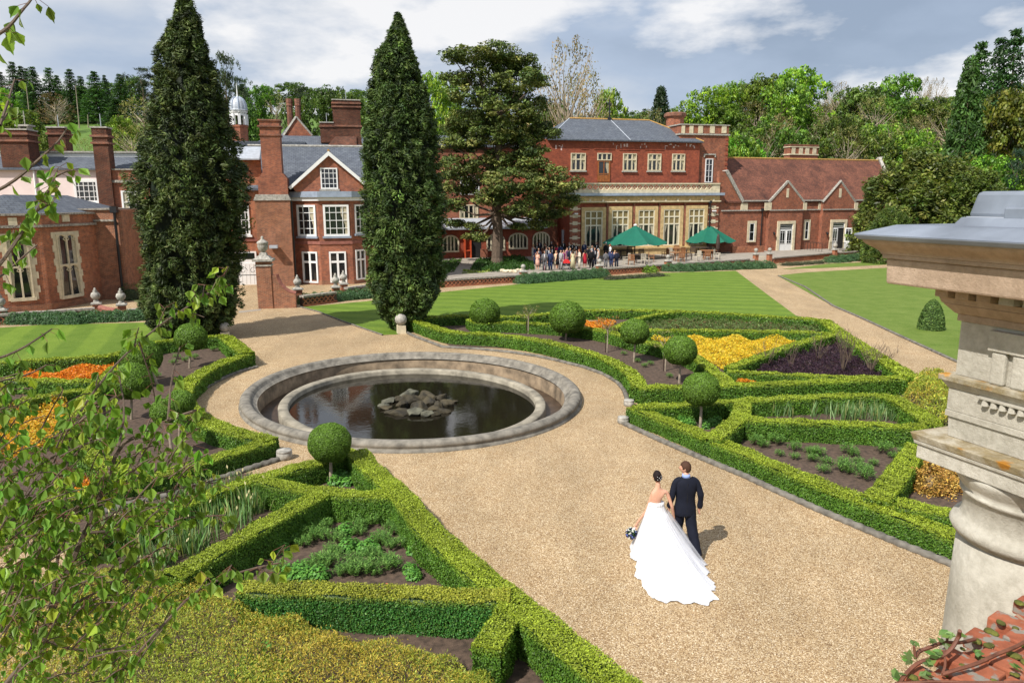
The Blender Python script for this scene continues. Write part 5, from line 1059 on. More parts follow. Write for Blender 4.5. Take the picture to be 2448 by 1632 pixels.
c = G(c12(1170, 585), 0); bush('rosemary_bush', 'upright grey green bush under the window beside the first conifer', 'shrub', (c.x, c.y, 0), (.75, .6), 1.0, [(.09, .13, .05), (.06, .09, .035)], 500, .06, .2, spiky=1)
for x, y, r_, l in ((1270, 735, .35, 'small bright green shoot cluster against the pierced wall'), (1335, 735, .4, 'brighter yellow green shoot cluster against the pierced wall')):
    c = G(c8(x, y), 0); bush('leafy_plant', l, 'plant', (c.x, c.y, 0), (r_, .3), .6, [(.2, .32, .04), (.14, .25, .03)], 400, .07, .4, spiky=1)
# planting under the pine
def bedstuff(name, label, cat, pts, cols, z, dens, size, asp=.4, h=.3, p=None, kind='stuff', axis=None, up=1.0, lump=1.0, mat='leaf', lf=.9):
    W = [G(q, z) for q in pts]; A_ = area([(w_.x, w_.y) for w_ in W]); n = int(A_ * dens); xy = sampoly(W, n)
    hh = h * (.55 + .45 * np.sin(xy[:, 0] * lf * 3.1 + 1) * np.sin(xy[:, 1] * lf * 2.7)) * lump + h * (1 - lump)
    zz = np.maximum(hh, .05) * rng.uniform(.35, 1.05, n); P = np.stack([xy[:, 0], xy[:, 1], zz], 1)
    col = pick(n, cols, p) * np.exp(rng.normal(0, .22, (n, 1)))
    Nn = nrm(np.stack([rng.normal(0, .5, n), rng.normal(0, .5, n), np.full(n, up)], 1))
    ax = None if axis is None else nrm(np.array(axis)[None] + rng.normal(0, .3, (n, 3)))
    q = leafarr(P, Nn, size * rng.uniform(.6, 1.4, n), asp, axis=ax); o = leafobj(name, q, col, mat); setp(o, label, cat, kind=kind); return o
bedstuff('ground_cover', 'dark strappy ground cover round the foot of the big pine', 'plants', [c5(700, 1370), c5(780, 1240), c5(1350, 1190), c5(1540, 1280), c5(1560, 1370), c5(1000, 1400)], [(.05, .12, .02), (.03, .08, .015)], .15, 90, .16, .25, .5, axis=(0, 0, 1), up=.3)
bedstuff('ground_cover', 'dark green ground cover behind the second conifer', 'plants', [c5(150, 1440), c5(250, 1260), c5(590, 1230), c5(480, 1400)], [(.06, .13, .02), (.04, .09, .015)], .15, 90, .14, .3, .4)
bedstuff('ground_cover', 'yellow green edging plants beside the cloister path', 'plants', [c5(590, 1420), c5(600, 1370), c5(1000, 1375), c5(950, 1405)], [(.22, .30, .05), (.3, .36, .08)], .15, 140, .1, .5, .3)
sheet('path', gp([c5(350, 1490), c5(590, 1430), c5(700, 1230), c5(830, 1235), c5(640, 1330), c5(600, 1350), c5(370, 1420)], .13), 'paving', .135)
r_ = random.Random(3)
for i in range(7):
    c = G(c5(1120 + i * 42, 1402 + r_.uniform(-12, 14)), .14); m = MB(); rockmesh(m, (c.x, c.y, .25), (.3, .22, .16), 40 + i); setp(m.build('white_stone', 'stone', uv=False), 'whitish stone lying in the row behind the pierced wall left of the guests', 'stone', 'pale stones behind the wall')
# ---------- parasols
def parasol(label, apx, rimL, rimR, base, d, rot=.2, n=8, drop=.42):
    F = Fac(G(base, .12), 0); c = G(base, .12)
    D_ = c.y; hz = lambda p: F.hit(p)
    ax, az = hz(apx); lx, lz = hz(rimL); rx, rz = hz(rimR); rad = (rx - lx) / 2; rim = (lz + rz) / 2; cx = (rx + lx) / 2 + c.x
    t = thing('parasol', label, 'parasol', (cx, c.y, .12)); m = MB(); O = Vector((cx, c.y, 0)); rings = 7; seg = 6; vs = []; N_ = n * seg
    for i in range(rings + 1):
        q = i / rings
        for j in range(N_):
            a = rot + 2 * pi * j / N_; fr_ = abs(((j / seg) % 1) - .5) * 2   # 1 at ribs
            pol = cos(pi / n) / cos((a - rot) % (2 * pi / n) - pi / n); z = az + .15 - (az + .15 - rim) * (q ** .92); sag = (1 - fr_ ** 2) * q * .22
            r_ = rad * q * (pol * (1 - .04 * (1 - fr_)))
            vs.append(O + Vector((cos(a) * r_, sin(a) * r_, z - sag * (.6 if i < rings else 1) + 0)))
    m.add(vs, [(i * N_ + j, i * N_ + (j + 1) % N_, (i + 1) * N_ + (j + 1) % N_, (i + 1) * N_ + j) for i in range(rings) for j in range(N_)])
    cn = m.build('canopy', 'parasol', t, sm=False, uv=False)
    m = MB(); m.lathe([(.2, az + .1), (.22, az + .22), (.05, az + .3)], O, 10); m.build('cap', 'white', t, uv=False)
    m = MB(); m.tube([O + Vector((0, 0, .12)), O + Vector((0, 0, az + .1))], .07, 8); m.build('pole', 'darkwood_gapshade', t, uv=False); m = MB()
    for i in range(n):
        a = rot + 2 * pi * i / n; m.tube([O + Vector((0, 0, az - .1)), O + Vector((cos(a) * rad * .96, sin(a) * rad * .96, rim - .08))], .025, 4)
    m.build('ribs', 'darkwood_gapshade', t, uv=False); m = MB(); m.lathe([(.45, .12), (.45, .22), (.1, .26)], O, 12); m.build('base', 'greystone', t, uv=False)
parasol('large dark green parasol left of the other, over the tables beside the guests', c11(325, 8), c11(-15, 150), c11(670, 178), c11(313, 322), 0)
parasol('large dark green parasol nearest the tiled wing', c11(1075, -8), c11(785, 118), c11(1335, 172), c11(1050, 268), 0, .35)
# ---------- terrace furniture
def mkchair(mat, label):
    t = thing('armchair', label, 'chair', (0, 0, 0)); m = MB(); m.box((0, 0, .43), (.55, .5, .05)); m.build('seat', mat, t)
    m = MB()
    for i in range(7): m.box((-.21 + .07 * i, .26 + .03, .72), (.04, .03, .5))
    m.box((0, .29, .98), (.55, .05, .09)); m.box((0, .27, .5), (.55, .04, .05)); m.build('backrest', mat, t)
    for sx in (-1, 1):
        m = MB(); m.box((sx * .27, -.24, .33), (.05, .05, .66)); m.build('leg', mat, t); m = MB(); m.box((sx * .27, .27, .49), (.05, .05, .98)); m.build('leg', mat, t)
        m = MB(); m.box((sx * .27, 0, .67), (.06, .58, .03)); m.build('armrest', mat, t)
    return t
def mktable(label, mat='teak'):
    t = thing('round_table', label, 'table', (0, 0, 0)); m = MB(); m.lathe([(.72, .71), (.75, .725), (.75, .745), (.7, .75)], (0, 0, 0), 24); m.build('tabletop', mat, t)
    for k in range(4):
        a = pi / 4 + k * pi / 2; m = MB(); m.tube([(cos(a) * .5, sin(a) * .5, 0), (cos(a) * .38, sin(a) * .38, .71)], .04, 6); m.build('leg', mat, t)
    return t
protos = {}
def place(kind, mat, px, rz, label, group, z=.12, s=1.0):
    k = (kind, mat); c = G(px, z)
    if k not in protos:
        o = mkchair(mat, label) if kind == 'c' else mktable(label, mat); protos[k] = o; o.location = c; o.rotation_euler = (0, 0, rz); o['group'] = group; o.scale = (s, s, s)
    else: copy_tree(protos[k], c, rz, s, label, group)
gT, gC = 'round wooden terrace tables', 'terrace armchairs'
place('t', 'darkwood_gapshade', c11(375, 372), 0, 'round dark table under the left parasol between pale and brown armchairs', gT, s=1.2)
place('t', 'darkwood_gapshade', c11(215, 330), 0, 'dark round table behind the seated men under the left parasol', gT, s=1.25)
place('t', 'teak', c11(760, 350), 0, 'round reddish table between the parasols, the nearer of two', gT, s=1.2)
place('t', 'teak', c11(730, 300), 0, 'round reddish table between the parasols, the farther of two', gT, s=1.2)
place('t', 'teak', c11(1060, 330), 0, 'round reddish table in front of the right parasol pole', gT, s=1.25)
place('t', 'darkwood_gapshade', c11(985, 295), 0, 'round dark table in shade behind the right parasol pole', gT, s=1.25)
for mt, x, y, rz, l in (('greyteak', 430, 388, .5, 'pale weathered armchair right of the left parasol table'), ('teak', 290, 392, pi - .2, 'brown armchair with its back to the wall at the left parasol table'), ('greyteak', 240, 382, -1.4, 'pale armchair half hidden beside the seated men'),
    ('darkwood_gapshade', 395, 330, .1, 'dark armchair behind the left parasol table'), ('teak', 492, 360, 1.4, 'thin brown armchair seen edge on right of the pale one'), ('teak', 790, 362, pi, 'reddish armchair with its back to the wall between the parasols'),
    ('teak', 630, 325, -1.3, 'reddish armchair left of the far middle table'), ('greyteak', 685, 318, .2, 'small pale armchair between the two middle tables'), ('teak', 750, 285, .0, 'reddish armchair at the far side of the middle tables'), ('teak', 825, 312, .4, 'pinkish brown armchair right of the middle tables'),
    ('darkwood_gapshade', 870, 340, 1.2, 'dark armchair right of the near middle table'), ('darkwood_gapshade', 905, 300, -.3, 'tall dark armchair left of the right parasol tables'), ('greyteak', 950, 352, -1.1, 'pale armchair left of the near right table'), ('teak', 1048, 345, pi, 'brown armchair with its back to the wall under the right parasol'),
    ('greyteak', 1150, 338, 1.1, 'pale armchair at the right end of the terrace furniture'), ('darkwood_gapshade', 1078, 282, .1, 'dark armchair behind the right parasol pole'), ('darkwood_gapshade', 275, 300, .1, 'dark armchair in the shade behind the left parasol pole')):
    place('c', mt, c11(x, y), rz, l, gC, s=1.05)
c = G(c11(1155, 300), .12); t = thing('closed_parasol', 'dark folded parasol standing at the right end of the terrace tables', 'parasol', c); m = MB(); m.lathe([(.06, 0), (.06, .7), (.2, .8), (.25, 1.4), (.16, 2.2), (.05, 2.5)], c, 10); m.build('folded_canopy', 'darkwood_gapshade', t, uv=False)
# ================= trees
def clumpleaves(C, Rr, nper, size, cols, p=None, asp=.45, flat=.6, outward=.8, upb=.4, jit=.5, axis=None, cvar=.28, lvar=.2):
    """C (n,3) clump centres, Rr (n,) radii; leaves scattered on each clump"""
    n = len(C); ci = np.repeat(np.arange(n), nper); N_ = len(ci); u = nrm(rng.normal(0, 1, (N_, 3))); r = rng.uniform(.35, 1, N_) ** .5
    off = u * (r * Rr[ci])[:, None]; off[:, 2] *= flat; P = C[ci] + off
    Nn = nrm(u * outward + np.array([0, 0, upb]))
    cc = pick(n, cols, p) * np.exp(rng.normal(0, cvar, (n, 1))); col = cc[ci] * np.exp(rng.normal(0, lvar, (N_, 1))) * (1 + rng.normal(0, .06, (N_, 3)))
    ax = axis[ci] if axis is not None else None
    return leafarr(P, Nn, size * rng.uniform(.6, 1.35, N_), asp, axis=ax, jit=jit), col
def cone_tree(name, label, foot, prof, d=None, cols=None, nc=1500, npc=34, size=.14, seed=0, base_c=None):
    """prof: list of (v, uleft, uright) in photo px; tree stands at foot"""
    c = G(foot, 0); t = thing(name, label, 'tree', c); F = Fac(c, 0.0)
    pr = []
    for v, a, b in prof:
        l, z = F.hit((a, v)); r, _ = F.hit((b, v)); pr.append((z, l, r))
    pr.sort(); Z = np.array([q[0] for q in pr]); Lf = np.array([q[1] for q in pr]); Rg = np.array([q[2] for q in pr]); z0, z1 = .15, Z[-1]
    zz = z0 + (z1 - z0) * rng.uniform(0, 1, nc) ** 1.15; l = np.interp(zz, Z, Lf); r = np.interp(zz, Z, Rg); cx = (l + r) / 2; rad = (r - l) / 2
    th = rng.uniform(0, 2 * pi, nc); lump = 1 + .07 * np.sin(th * 5 + zz * 1.1 + seed) + .06 * np.sin(th * 9 - zz * 2.3) + rng.normal(0, .055, nc) + .10 * (rng.random(nc) < .06)
    for _ in range(70):
        t0, h0, s0 = rng.uniform(0, 6.28), rng.uniform(z0, z1), rng.uniform(-.16, .22); dd = np.abs((th - t0 + pi) % (2 * pi) - pi) * np.maximum(rad, .3); lump = lump + s0 * np.exp(-(dd / .5) ** 2 - ((zz - h0) / .8) ** 2) * .8
    rr = rad * .9 * lump - .24
    C = np.stack([c.x + cx + np.cos(th) * rr, c.y + np.sin(th) * rr, zz], 1)
    O = nrm(np.stack([np.cos(th), np.sin(th), .15 + rng.normal(0, .35, nc)], 1)); cr_ = rng.uniform(.14, .30, nc) * (.55 + .45 * rad / rad.max())
    # drooping sprays: leaves elongated along outward-down
    q, col = clumpleaves(C, cr_, npc, size, cols, asp=.24, flat=1.15, outward=.5, upb=.45, axis=O, cvar=.32)
    bm = bmesh.new(); K, M_ = 20, 24; cv = []
    for i in range(K + 1):
        z = z0 + (z1 - z0) * i / K * .985; l_ = np.interp(z, Z, Lf); r2 = np.interp(z, Z, Rg); ra = max((r2 - l_) / 2 * .72 - .22, .02); cx_ = (l_ + r2) / 2
        for j in range(M_):
            a = 2 * pi * j / M_; k = 1 + .06 * sin(a * 5 + z * 1.1 + seed); cv.append((c.x + cx_ + cos(a) * ra * k, c.y + sin(a) * ra * k, z))
    bm.free(); cf = [[i * M_ + j, i * M_ + (j + 1) % M_, (i + 1) * M_ + (j + 1) % M_, (i + 1) * M_ + j] for i in range(K) for j in range(M_)]
    leafobj('crown', q, col, 'needle', t, core=(cv, cf), corecol=(.008, .016, .005))
    m = MB(); m.tube([c, c + Vector((0, 0, 1)), c + Vector((0, 0, z1 * .7))], [.3, .26, .08], 8); m.build('trunk', 'bark', t, uv=False); return t
DG = [(.048, .076, .017), (.07, .102, .024), (.10, .13, .035), (.028, .045, .012)]
sx = lambda L_: [(v * 1.0408, a * 1.0408, b * 1.0408) for v, a, b in L_]
cone_tree('columnar_conifer', 'tall dark green conifer at the left, its tip touching the top of the photo', (458, 806), sx([(-2, 402, 445), (35, 388, 462), (70, 378, 470), (130, 365, 487), (200, 352, 508), (260, 340, 528), (330, 322, 548), (400, 315, 560), (450, 312, 570), (520, 320, 568), (600, 328, 556), (680, 336, 552), (730, 345, 548), (765, 385, 515)]), cols=DG, nc=2800, npc=52, size=.108, seed=1)
cone_tree('columnar_conifer', 'dark green pointed conifer in the middle, right of the bay windowed house', (963, 786), sx([(36, 905, 925), (60, 893, 938), (100, 880, 950), (140, 855, 968), (180, 850, 975), (240, 840, 992), (300, 830, 1008), (360, 824, 1016), (420, 824, 1020), (480, 826, 1024), (560, 832, 1026), (640, 842, 1026), (690, 850, 1010), (735, 882, 970), (757, 900, 950)]), cols=[(.05, .086, .018), (.072, .12, .025), (.10, .148, .035), (.028, .052, .013)], nc=2800, npc=52, size=.108, seed=4)
# ---- big pine
pc = G(c5(1055, 1290), .12); pine = thing('pine_tree', 'huge spreading pine with yellowish tufts and bare trunk rising among the guests', 'tree', pc); FP = Fac(pc, 0.0)
cl_ = [(1140, 118, 52), (1085, 130, 42), (1045, 135, 25), (1195, 140, 45), (1110, 170, 60), (1190, 190, 55), (1050, 185, 32), (1228, 185, 28), (1145, 215, 60), (1085, 225, 48), (1215, 235, 42), (1160, 260, 66), (1085, 275, 60), (1230, 280, 42), (1048, 290, 36), (1130, 310, 62), (1200, 315, 55), (1255, 305, 32), (1070, 325, 48), (1040, 330, 24), (1150, 365, 50), (1060, 375, 42), (1205, 370, 48), (1100, 400, 58), (1180, 415, 60), (1050, 430, 40), (1250, 395, 45), (1290, 425, 45), (1130, 450, 45), (1235, 440, 50), (1305, 460, 32), (1265, 485, 42), (1040, 470, 30), (1038, 515, 22), (1085, 520, 18), (1090, 545, 22), (1205, 480, 45), (1240, 515, 28), (1190, 520, 14), (1215, 345, 40), (1030, 400, 22), (1160, 135, 45)]
Cs, Rs, leaders = [], [], []
for i, (x, y, r) in enumerate(cl_):
    s_, z = FP.hit((x * 1.0408, y * 1.0408)); rm = r * 1.0408 / FPX * pc.y; dy = rng.uniform(-1, 1) * (3.2 if y > 250 else 2.0)
    leaders.append(Vector((pc.x + s_, pc.y + dy, z - rm * .2)))
    k = int(21 * (r / 35) ** 1.7) + 5
    for _ in range(k):
        u = rng.normal(0, 1, 3); u /= np.linalg.norm(u); q = rng.uniform(.3, 1) ** .4
        Cs.append((pc.x + s_ + u[0] * rm * q, pc.y + dy + u[1] * rm * q * 1.2, z + u[2] * rm * q * .42)); Rs.append(rng.uniform(.45, .85))
Cs = np.array(Cs); Rs = np.array(Rs)
q, col = clumpleaves(Cs, Rs, 62, .17, [(.14, .175, .04), (.09, .125, .03), (.22, .235, .065), (.045, .078, .02)], [.35, .33, .2, .12], asp=.4, flat=.5, outward=.5, upb=.9, cvar=.25)
leafobj('crown', q, col, 'needle', pine); zt = FP.hit((1150 * 1.04, 240 * 1.04))[1]
m = MB(); tr = [pc + Vector((0, 0, -.1)), pc + Vector((0, 0, .6)), pc + Vector((.1, 0, 3)), pc + Vector((0, 0, 6)), pc + Vector((.3, 0, 9)), pc + Vector((.2, 0, 13)), pc + Vector((.6, 0, zt))]
m.tube(tr, [.75, .58, .52, .48, .4, .3, .12], 10); m.build('trunk', 'bark', pine, uv=False)
m = MB()
for q_ in leaders:
    zr = min(max(q_.z - 1.2 - .25 * hypot(q_.x - pc.x, q_.y - pc.y), 5.2), zt - 1); s_ = Vector((pc.x + .2, pc.y, zr)); mid = s_.lerp(q_, .5) + Vector((0, 0, -.5)); m.tube([s_, mid, q_], [.17, .1, .04], 6, False)
m.build('branches', 'bark', pine, uv=False)
# ---- background prototypes (about 10 m tall, crown radius about 4)
def pt_trunk(m, h, r, n=5, seed=0, spread=3, z0=.35):
    r_ = random.Random(seed); m.tube([(0, 0, -1.5), (.1, 0, h * .3), (.0, .15, h * .62), (0, 0, h * .9)], [r, r * .8, r * .5, r * .12], 7)
    for i in range(n):
        a = r_.uniform(0, 6.28); z = h * r_.uniform(z0, .75); l = spread * r_.uniform(.6, 1); m.tube([(0, 0, z), (cos(a) * l * .5, sin(a) * l * .5, z + l * .35), (cos(a) * l, sin(a) * l, z + l * .75)], [r * .4, r * .22, r * .05], 5, False)
def proto(kind, seed, cols, p=None):
    global rng
    t = thing(kind, '', 'tree'); r_ = random.Random(seed); C, Rr = [], []
    if kind == 'broadleaf_tree':
        nb = 13
        for i in range(nb):
            a = r_.uniform(0, 6.28); z = r_.uniform(3.2, 8.3); rad = (1.5 + 1.1 * sin(pi * (z - 2) / 8)) ; ro = r_.uniform(.3, 1) * 2.5 * sin(pi * min(max((z - 1) / 10, 0), 1)) ; c = (cos(a) * ro, sin(a) * ro, z)
            for _ in range(26):
                u = rng.normal(0, 1, 3); u /= np.linalg.norm(u); u[2] = abs(u[2]) * .9 if rng.random() < .7 else u[2]; C.append((c[0] + u[0] * rad, c[1] + u[1] * rad, c[2] + u[2] * rad * .8)); Rr.append(r_.uniform(.35, .75))
        q, col = clumpleaves(np.array(C), np.array(Rr), 24, .17, cols, p, .6, .7, cvar=.22)
    elif kind == 'bare_tree':
        for i in range(150):
            a = r_.uniform(0, 6.28); z = r_.uniform(2.6, 10); ro = r_.uniform(.2, 1) ** .5 * 4.2 * sin(pi * min(max((z - .8) / 10, 0), 1)) ** .6; C.append((cos(a) * ro, sin(a) * ro, z)); Rr.append(r_.uniform(.3, .9))
        q, col = clumpleaves(np.array(C), np.array(Rr), 20, .10, cols, p, .5, .9)
    elif kind == 'spruce':
        nl = 30
        for i in range(nl):
            z = .9 + 9.2 * i / nl + r_.uniform(-.12, .12); R0 = (2.5 * (1 - i / nl) ** .8 + .1) * r_.uniform(.8, 1.12); k = max(4, int(6 * R0))
            for j in range(k):
                a = 2 * pi * (j + r_.random()) / k; l = R0 * r_.uniform(.75, 1.12)
                for s_ in (.35, .6, .85, 1): C.append((cos(a) * l * s_, sin(a) * l * s_, z - .28 * s_ * R0 + r_.uniform(-.1, .1))); Rr.append(.36)
        q, col = clumpleaves(np.array(C), np.array(Rr), 11, .15, cols, p, .35, .45, .3, .7)
    elif kind == 'scots_pine':
        for i in range(13):
            a = r_.uniform(0, 6.28); z = r_.uniform(5, 9.6); ro = r_.uniform(.2, 1) * 3.0 * (1 if z < 8.5 else .5)
            for _ in range(20): C.append((cos(a) * ro + r_.gauss(0, .8), sin(a) * ro + r_.gauss(0, .8), z + r_.gauss(0, .22))); Rr.append(r_.uniform(.3, .55))
        q, col = clumpleaves(np.array(C), np.array(Rr), 20, .15, cols, p, .35, .5, .4, .8)
    elif kind == 'cypress':
        for i in range(520):
            z = 10 * r_.random() ** 1.1 + .3; a = r_.uniform(0, 6.28); ro = (2.0 * (1 - (z / 10.6) ** 1.7) + .1) * r_.uniform(.7, 1.1); C.append((cos(a) * ro, sin(a) * ro, z)); Rr.append(.42)
        q, col = clumpleaves(np.array(C), np.array(Rr), 22, .17, cols, p, .35, 1.3, .5, .3)
    elif kind == 'yew':
        for i in range(1300):
            u = rng.normal(0, 1, 3); u /= np.linalg.norm(u); u[2] = abs(u[2]); k = 1 + .12 * sin(u[0] * 7) * sin(u[1] * 6 + 1) + .05 * r_.gauss(0, 1); C.append((u[0] * 5 * k, u[1] * 5 * k, u[2] * 9.5 * k)); Rr.append(r_.uniform(.35, .6))
        q, col = clumpleaves(np.array(C), np.array(Rr), 30, .19, cols, p, .4, 1, .5, .5)
    cr_ = leafobj('crown', q, col, 'leaf', t)
    m = MB()
    if kind == 'bare_tree':
        pt_trunk(m, 9, .3, 11, seed, 4, .2); br = random.Random(seed + 5)
        for i in range(60):
            a = br.uniform(0, 6.28); z = br.uniform(3, 8); l = br.uniform(1.2, 3); x0, y0 = cos(a) * .8, sin(a) * .8; m.tube([(x0, y0, z - .5), (cos(a + .3) * l, sin(a + .3) * l, z + .8), (cos(a + .5) * l * 1.3, sin(a + .5) * l * 1.3, z + 1.8)], [.06, .035, .012], 4, False)
    else: pt_trunk(m, 9.5, .28, 0 if kind in ('spruce', 'cypress', 'yew') else 7, seed) if kind != 'yew' else m.tube([(0, 0, -1), (0, 0, 4)], [.4, .2], 7)
    m.build('trunk', 'barkpale' if kind == 'bare_tree' else 'bark', t, uv=False); return t
PR = {}
for k, sd, cols in (('broadleaf_tree', 1, [(.11, .17, .03), (.075, .12, .024), (.15, .21, .035), (.045, .08, .018)]), ('broadleaf_tree', 2, [(.10, .16, .03), (.07, .115, .022), (.15, .2, .04), (.045, .08, .018)]), ('broadleaf_tree', 3, [(.11, .16, .03), (.07, .115, .022), (.14, .2, .04), (.05, .08, .02)]),
    ('bare_tree', 5, [(.23, .19, .09), (.16, .14, .055), (.30, .25, .13)]), ('spruce', 6, [(.035, .07, .025), (.055, .10, .03), (.025, .05, .02)]), ('spruce', 7, [(.04, .08, .025), (.06, .105, .03), (.028, .055, .02)]), ('scots_pine', 8, [(.045, .065, .03), (.03, .045, .022), (.065, .085, .035)]), ('cypress', 9, [(.05, .085, .025), (.035, .06, .018), (.065, .105, .03)]), ('yew', 10, [(.10, .13, .025), (.065, .09, .02), (.14, .16, .035)])):
    PR.setdefault(k, []).append(proto(k, sd, cols))
used_p = set(); ntree = 0
def bt(kind, x, vtop, wpx, y, label, tint=(1, 1, 1), var=0, group=None, vbase=None, dpx=True):
    """x, vtop, wpx in the 2352 px reading of the photo; y = real distance"""
    global ntree; ntree += 1
    r = ray(x * 1.0408, vtop * 1.0408); k = y / r.y; X = r.x * k; zt_ = CH + r.z * k; zb2 = float(terr(X, y)); h = max(zt_ - zb2, 4); wm = wpx * 1.0408 / FPX * y
    base_w = {'broadleaf_tree': 7.6, 'bare_tree': 8.4, 'spruce': 5.2, 'scots_pine': 7.5, 'cypress': 4.4, 'yew': 10}[kind]; s = (wm / base_w, wm / base_w, h / 10.2)
    P_ = PR[kind][var % len(PR[kind])]; key = (kind, var % len(PR[kind]))
    if key not in used_p: used_p.add(key); o = P_; o.location = (X, y, zb2); o.rotation_euler = (0, 0, x * .37); o.scale = s; o['label'] = label; (group and setp(o, group=group))
    else:
        o = copy_tree(P_, (X, y, zb2), x * .37, s, label, group)
        if not group and 'group' in o: del o['group']
    for ch in o.children:
        if ch.name.startswith('crown'): ch.color = (*[q * 1.22 for q in tint], 1)
    return o
BR, OL, BN, PG = (1.7, 1.75, .8), (.95, .9, .8), (1.15, .85, .7), (1.3, 1.3, 1.2)
J = lambda x, y: (x / 6.271 / 1.0408, (100 + y / 6.271) / 1.0408)
for kind, x, y, wd_, dist, tint, l in (
    ('spruce', 165, 285, 40, 215, (1, 1, 1), 'tallest spruce in the row on the left skyline'), ('spruce', 0, 440, 36, 215, (.8, .8, .8), 'dark spruce cut by the left edge of the photo'), ('spruce', 300, 350, 36, 218, (1, 1, 1), 'spruce just right of the tallest one on the left skyline'), ('spruce', 375, 385, 30, 224, (.9, .9, .9), 'narrow spruce tip between two bigger spruces at the left'),
    ('spruce', 470, 360, 46, 212, (1.1, 1.2, 1), 'broad spruce with a pale bare trunk in front at the left'), ('spruce', 715, 378, 40, 216, (1.1, 1.3, 1), 'light green spruce above the round brown tree'), ('spruce', 840, 490, 34, 216, (1.2, 1.4, 1), 'smaller green spruce right of the light green spruce'), ('spruce', 1030, 400, 42, 212, (.8, .9, .8), 'dark spruce with a visible trunk on the field edge'),
    ('spruce', 1200, 505, 36, 212, (1.1, 1.2, 1), 'thin spruce left of the broad larch'), ('spruce', 1395, 430, 50, 208, (1.3, 1.5, 1.1), 'broad light green larch in the middle of the left skyline'), ('spruce', 1560, 490, 26, 222, (.7, .8, .8), 'small dark spire right of the larch'), ('spruce', 1785, 475, 42, 206, (1, 1.1, .9), 'green spruce above the spreading cedar'),
    ('broadleaf_tree', 1930, 500, 50, 225, (.9, 1, .8), 'mid green tree between the spruce and the dark round pine'), ('scots_pine', 2100, 340, 56, 200, (.7, .7, .9), 'dark rounded pine left of the big conifer'), ('broadleaf_tree', 60, 690, 80, 170, (1.1, 1.5, .7), 'bright green tree low at the left edge below the spruces'),
    ('broadleaf_tree', 110, 940, 90, 150, (1.1, 1, .6), 'olive green bushy tree behind the left chimney'), ('bare_tree', 800, 775, 62, 185, (.75, .6, .6), 'round brown bare tree standing in the field'), ('spruce', 1730, 860, 60, 180, (.9, 1, .8), 'low spreading dark cedar at the right of the field'),
    ('bare_tree', 2120, 850, 95, 150, (1.1, 1.2, .9), 'pale brown budding tree against the left conifer'), ('broadleaf_tree', 1850, 1060, 48, 145, (1.5, 1.5, .8), 'light green willow at the right of the field'), ('broadleaf_tree', 560, 1290, 60, 135, (1.1, .95, .7), 'olive shrubby tree between the two left chimneys'), ('bare_tree', 1350, 1440, 60, 132, (.8, .9, .6), 'faint bare bush in front of the green field'), ('bare_tree', 1950, 1250, 80, 135, (1.1, 1.2, .8), 'yellowish bare shrub right of the thin chimney')):
    a, b = J(x, y); bt(kind, a, b, wd_ * (1.75 if kind == 'spruce' else 1.3), dist, l, tint, var=int(x) % 3)
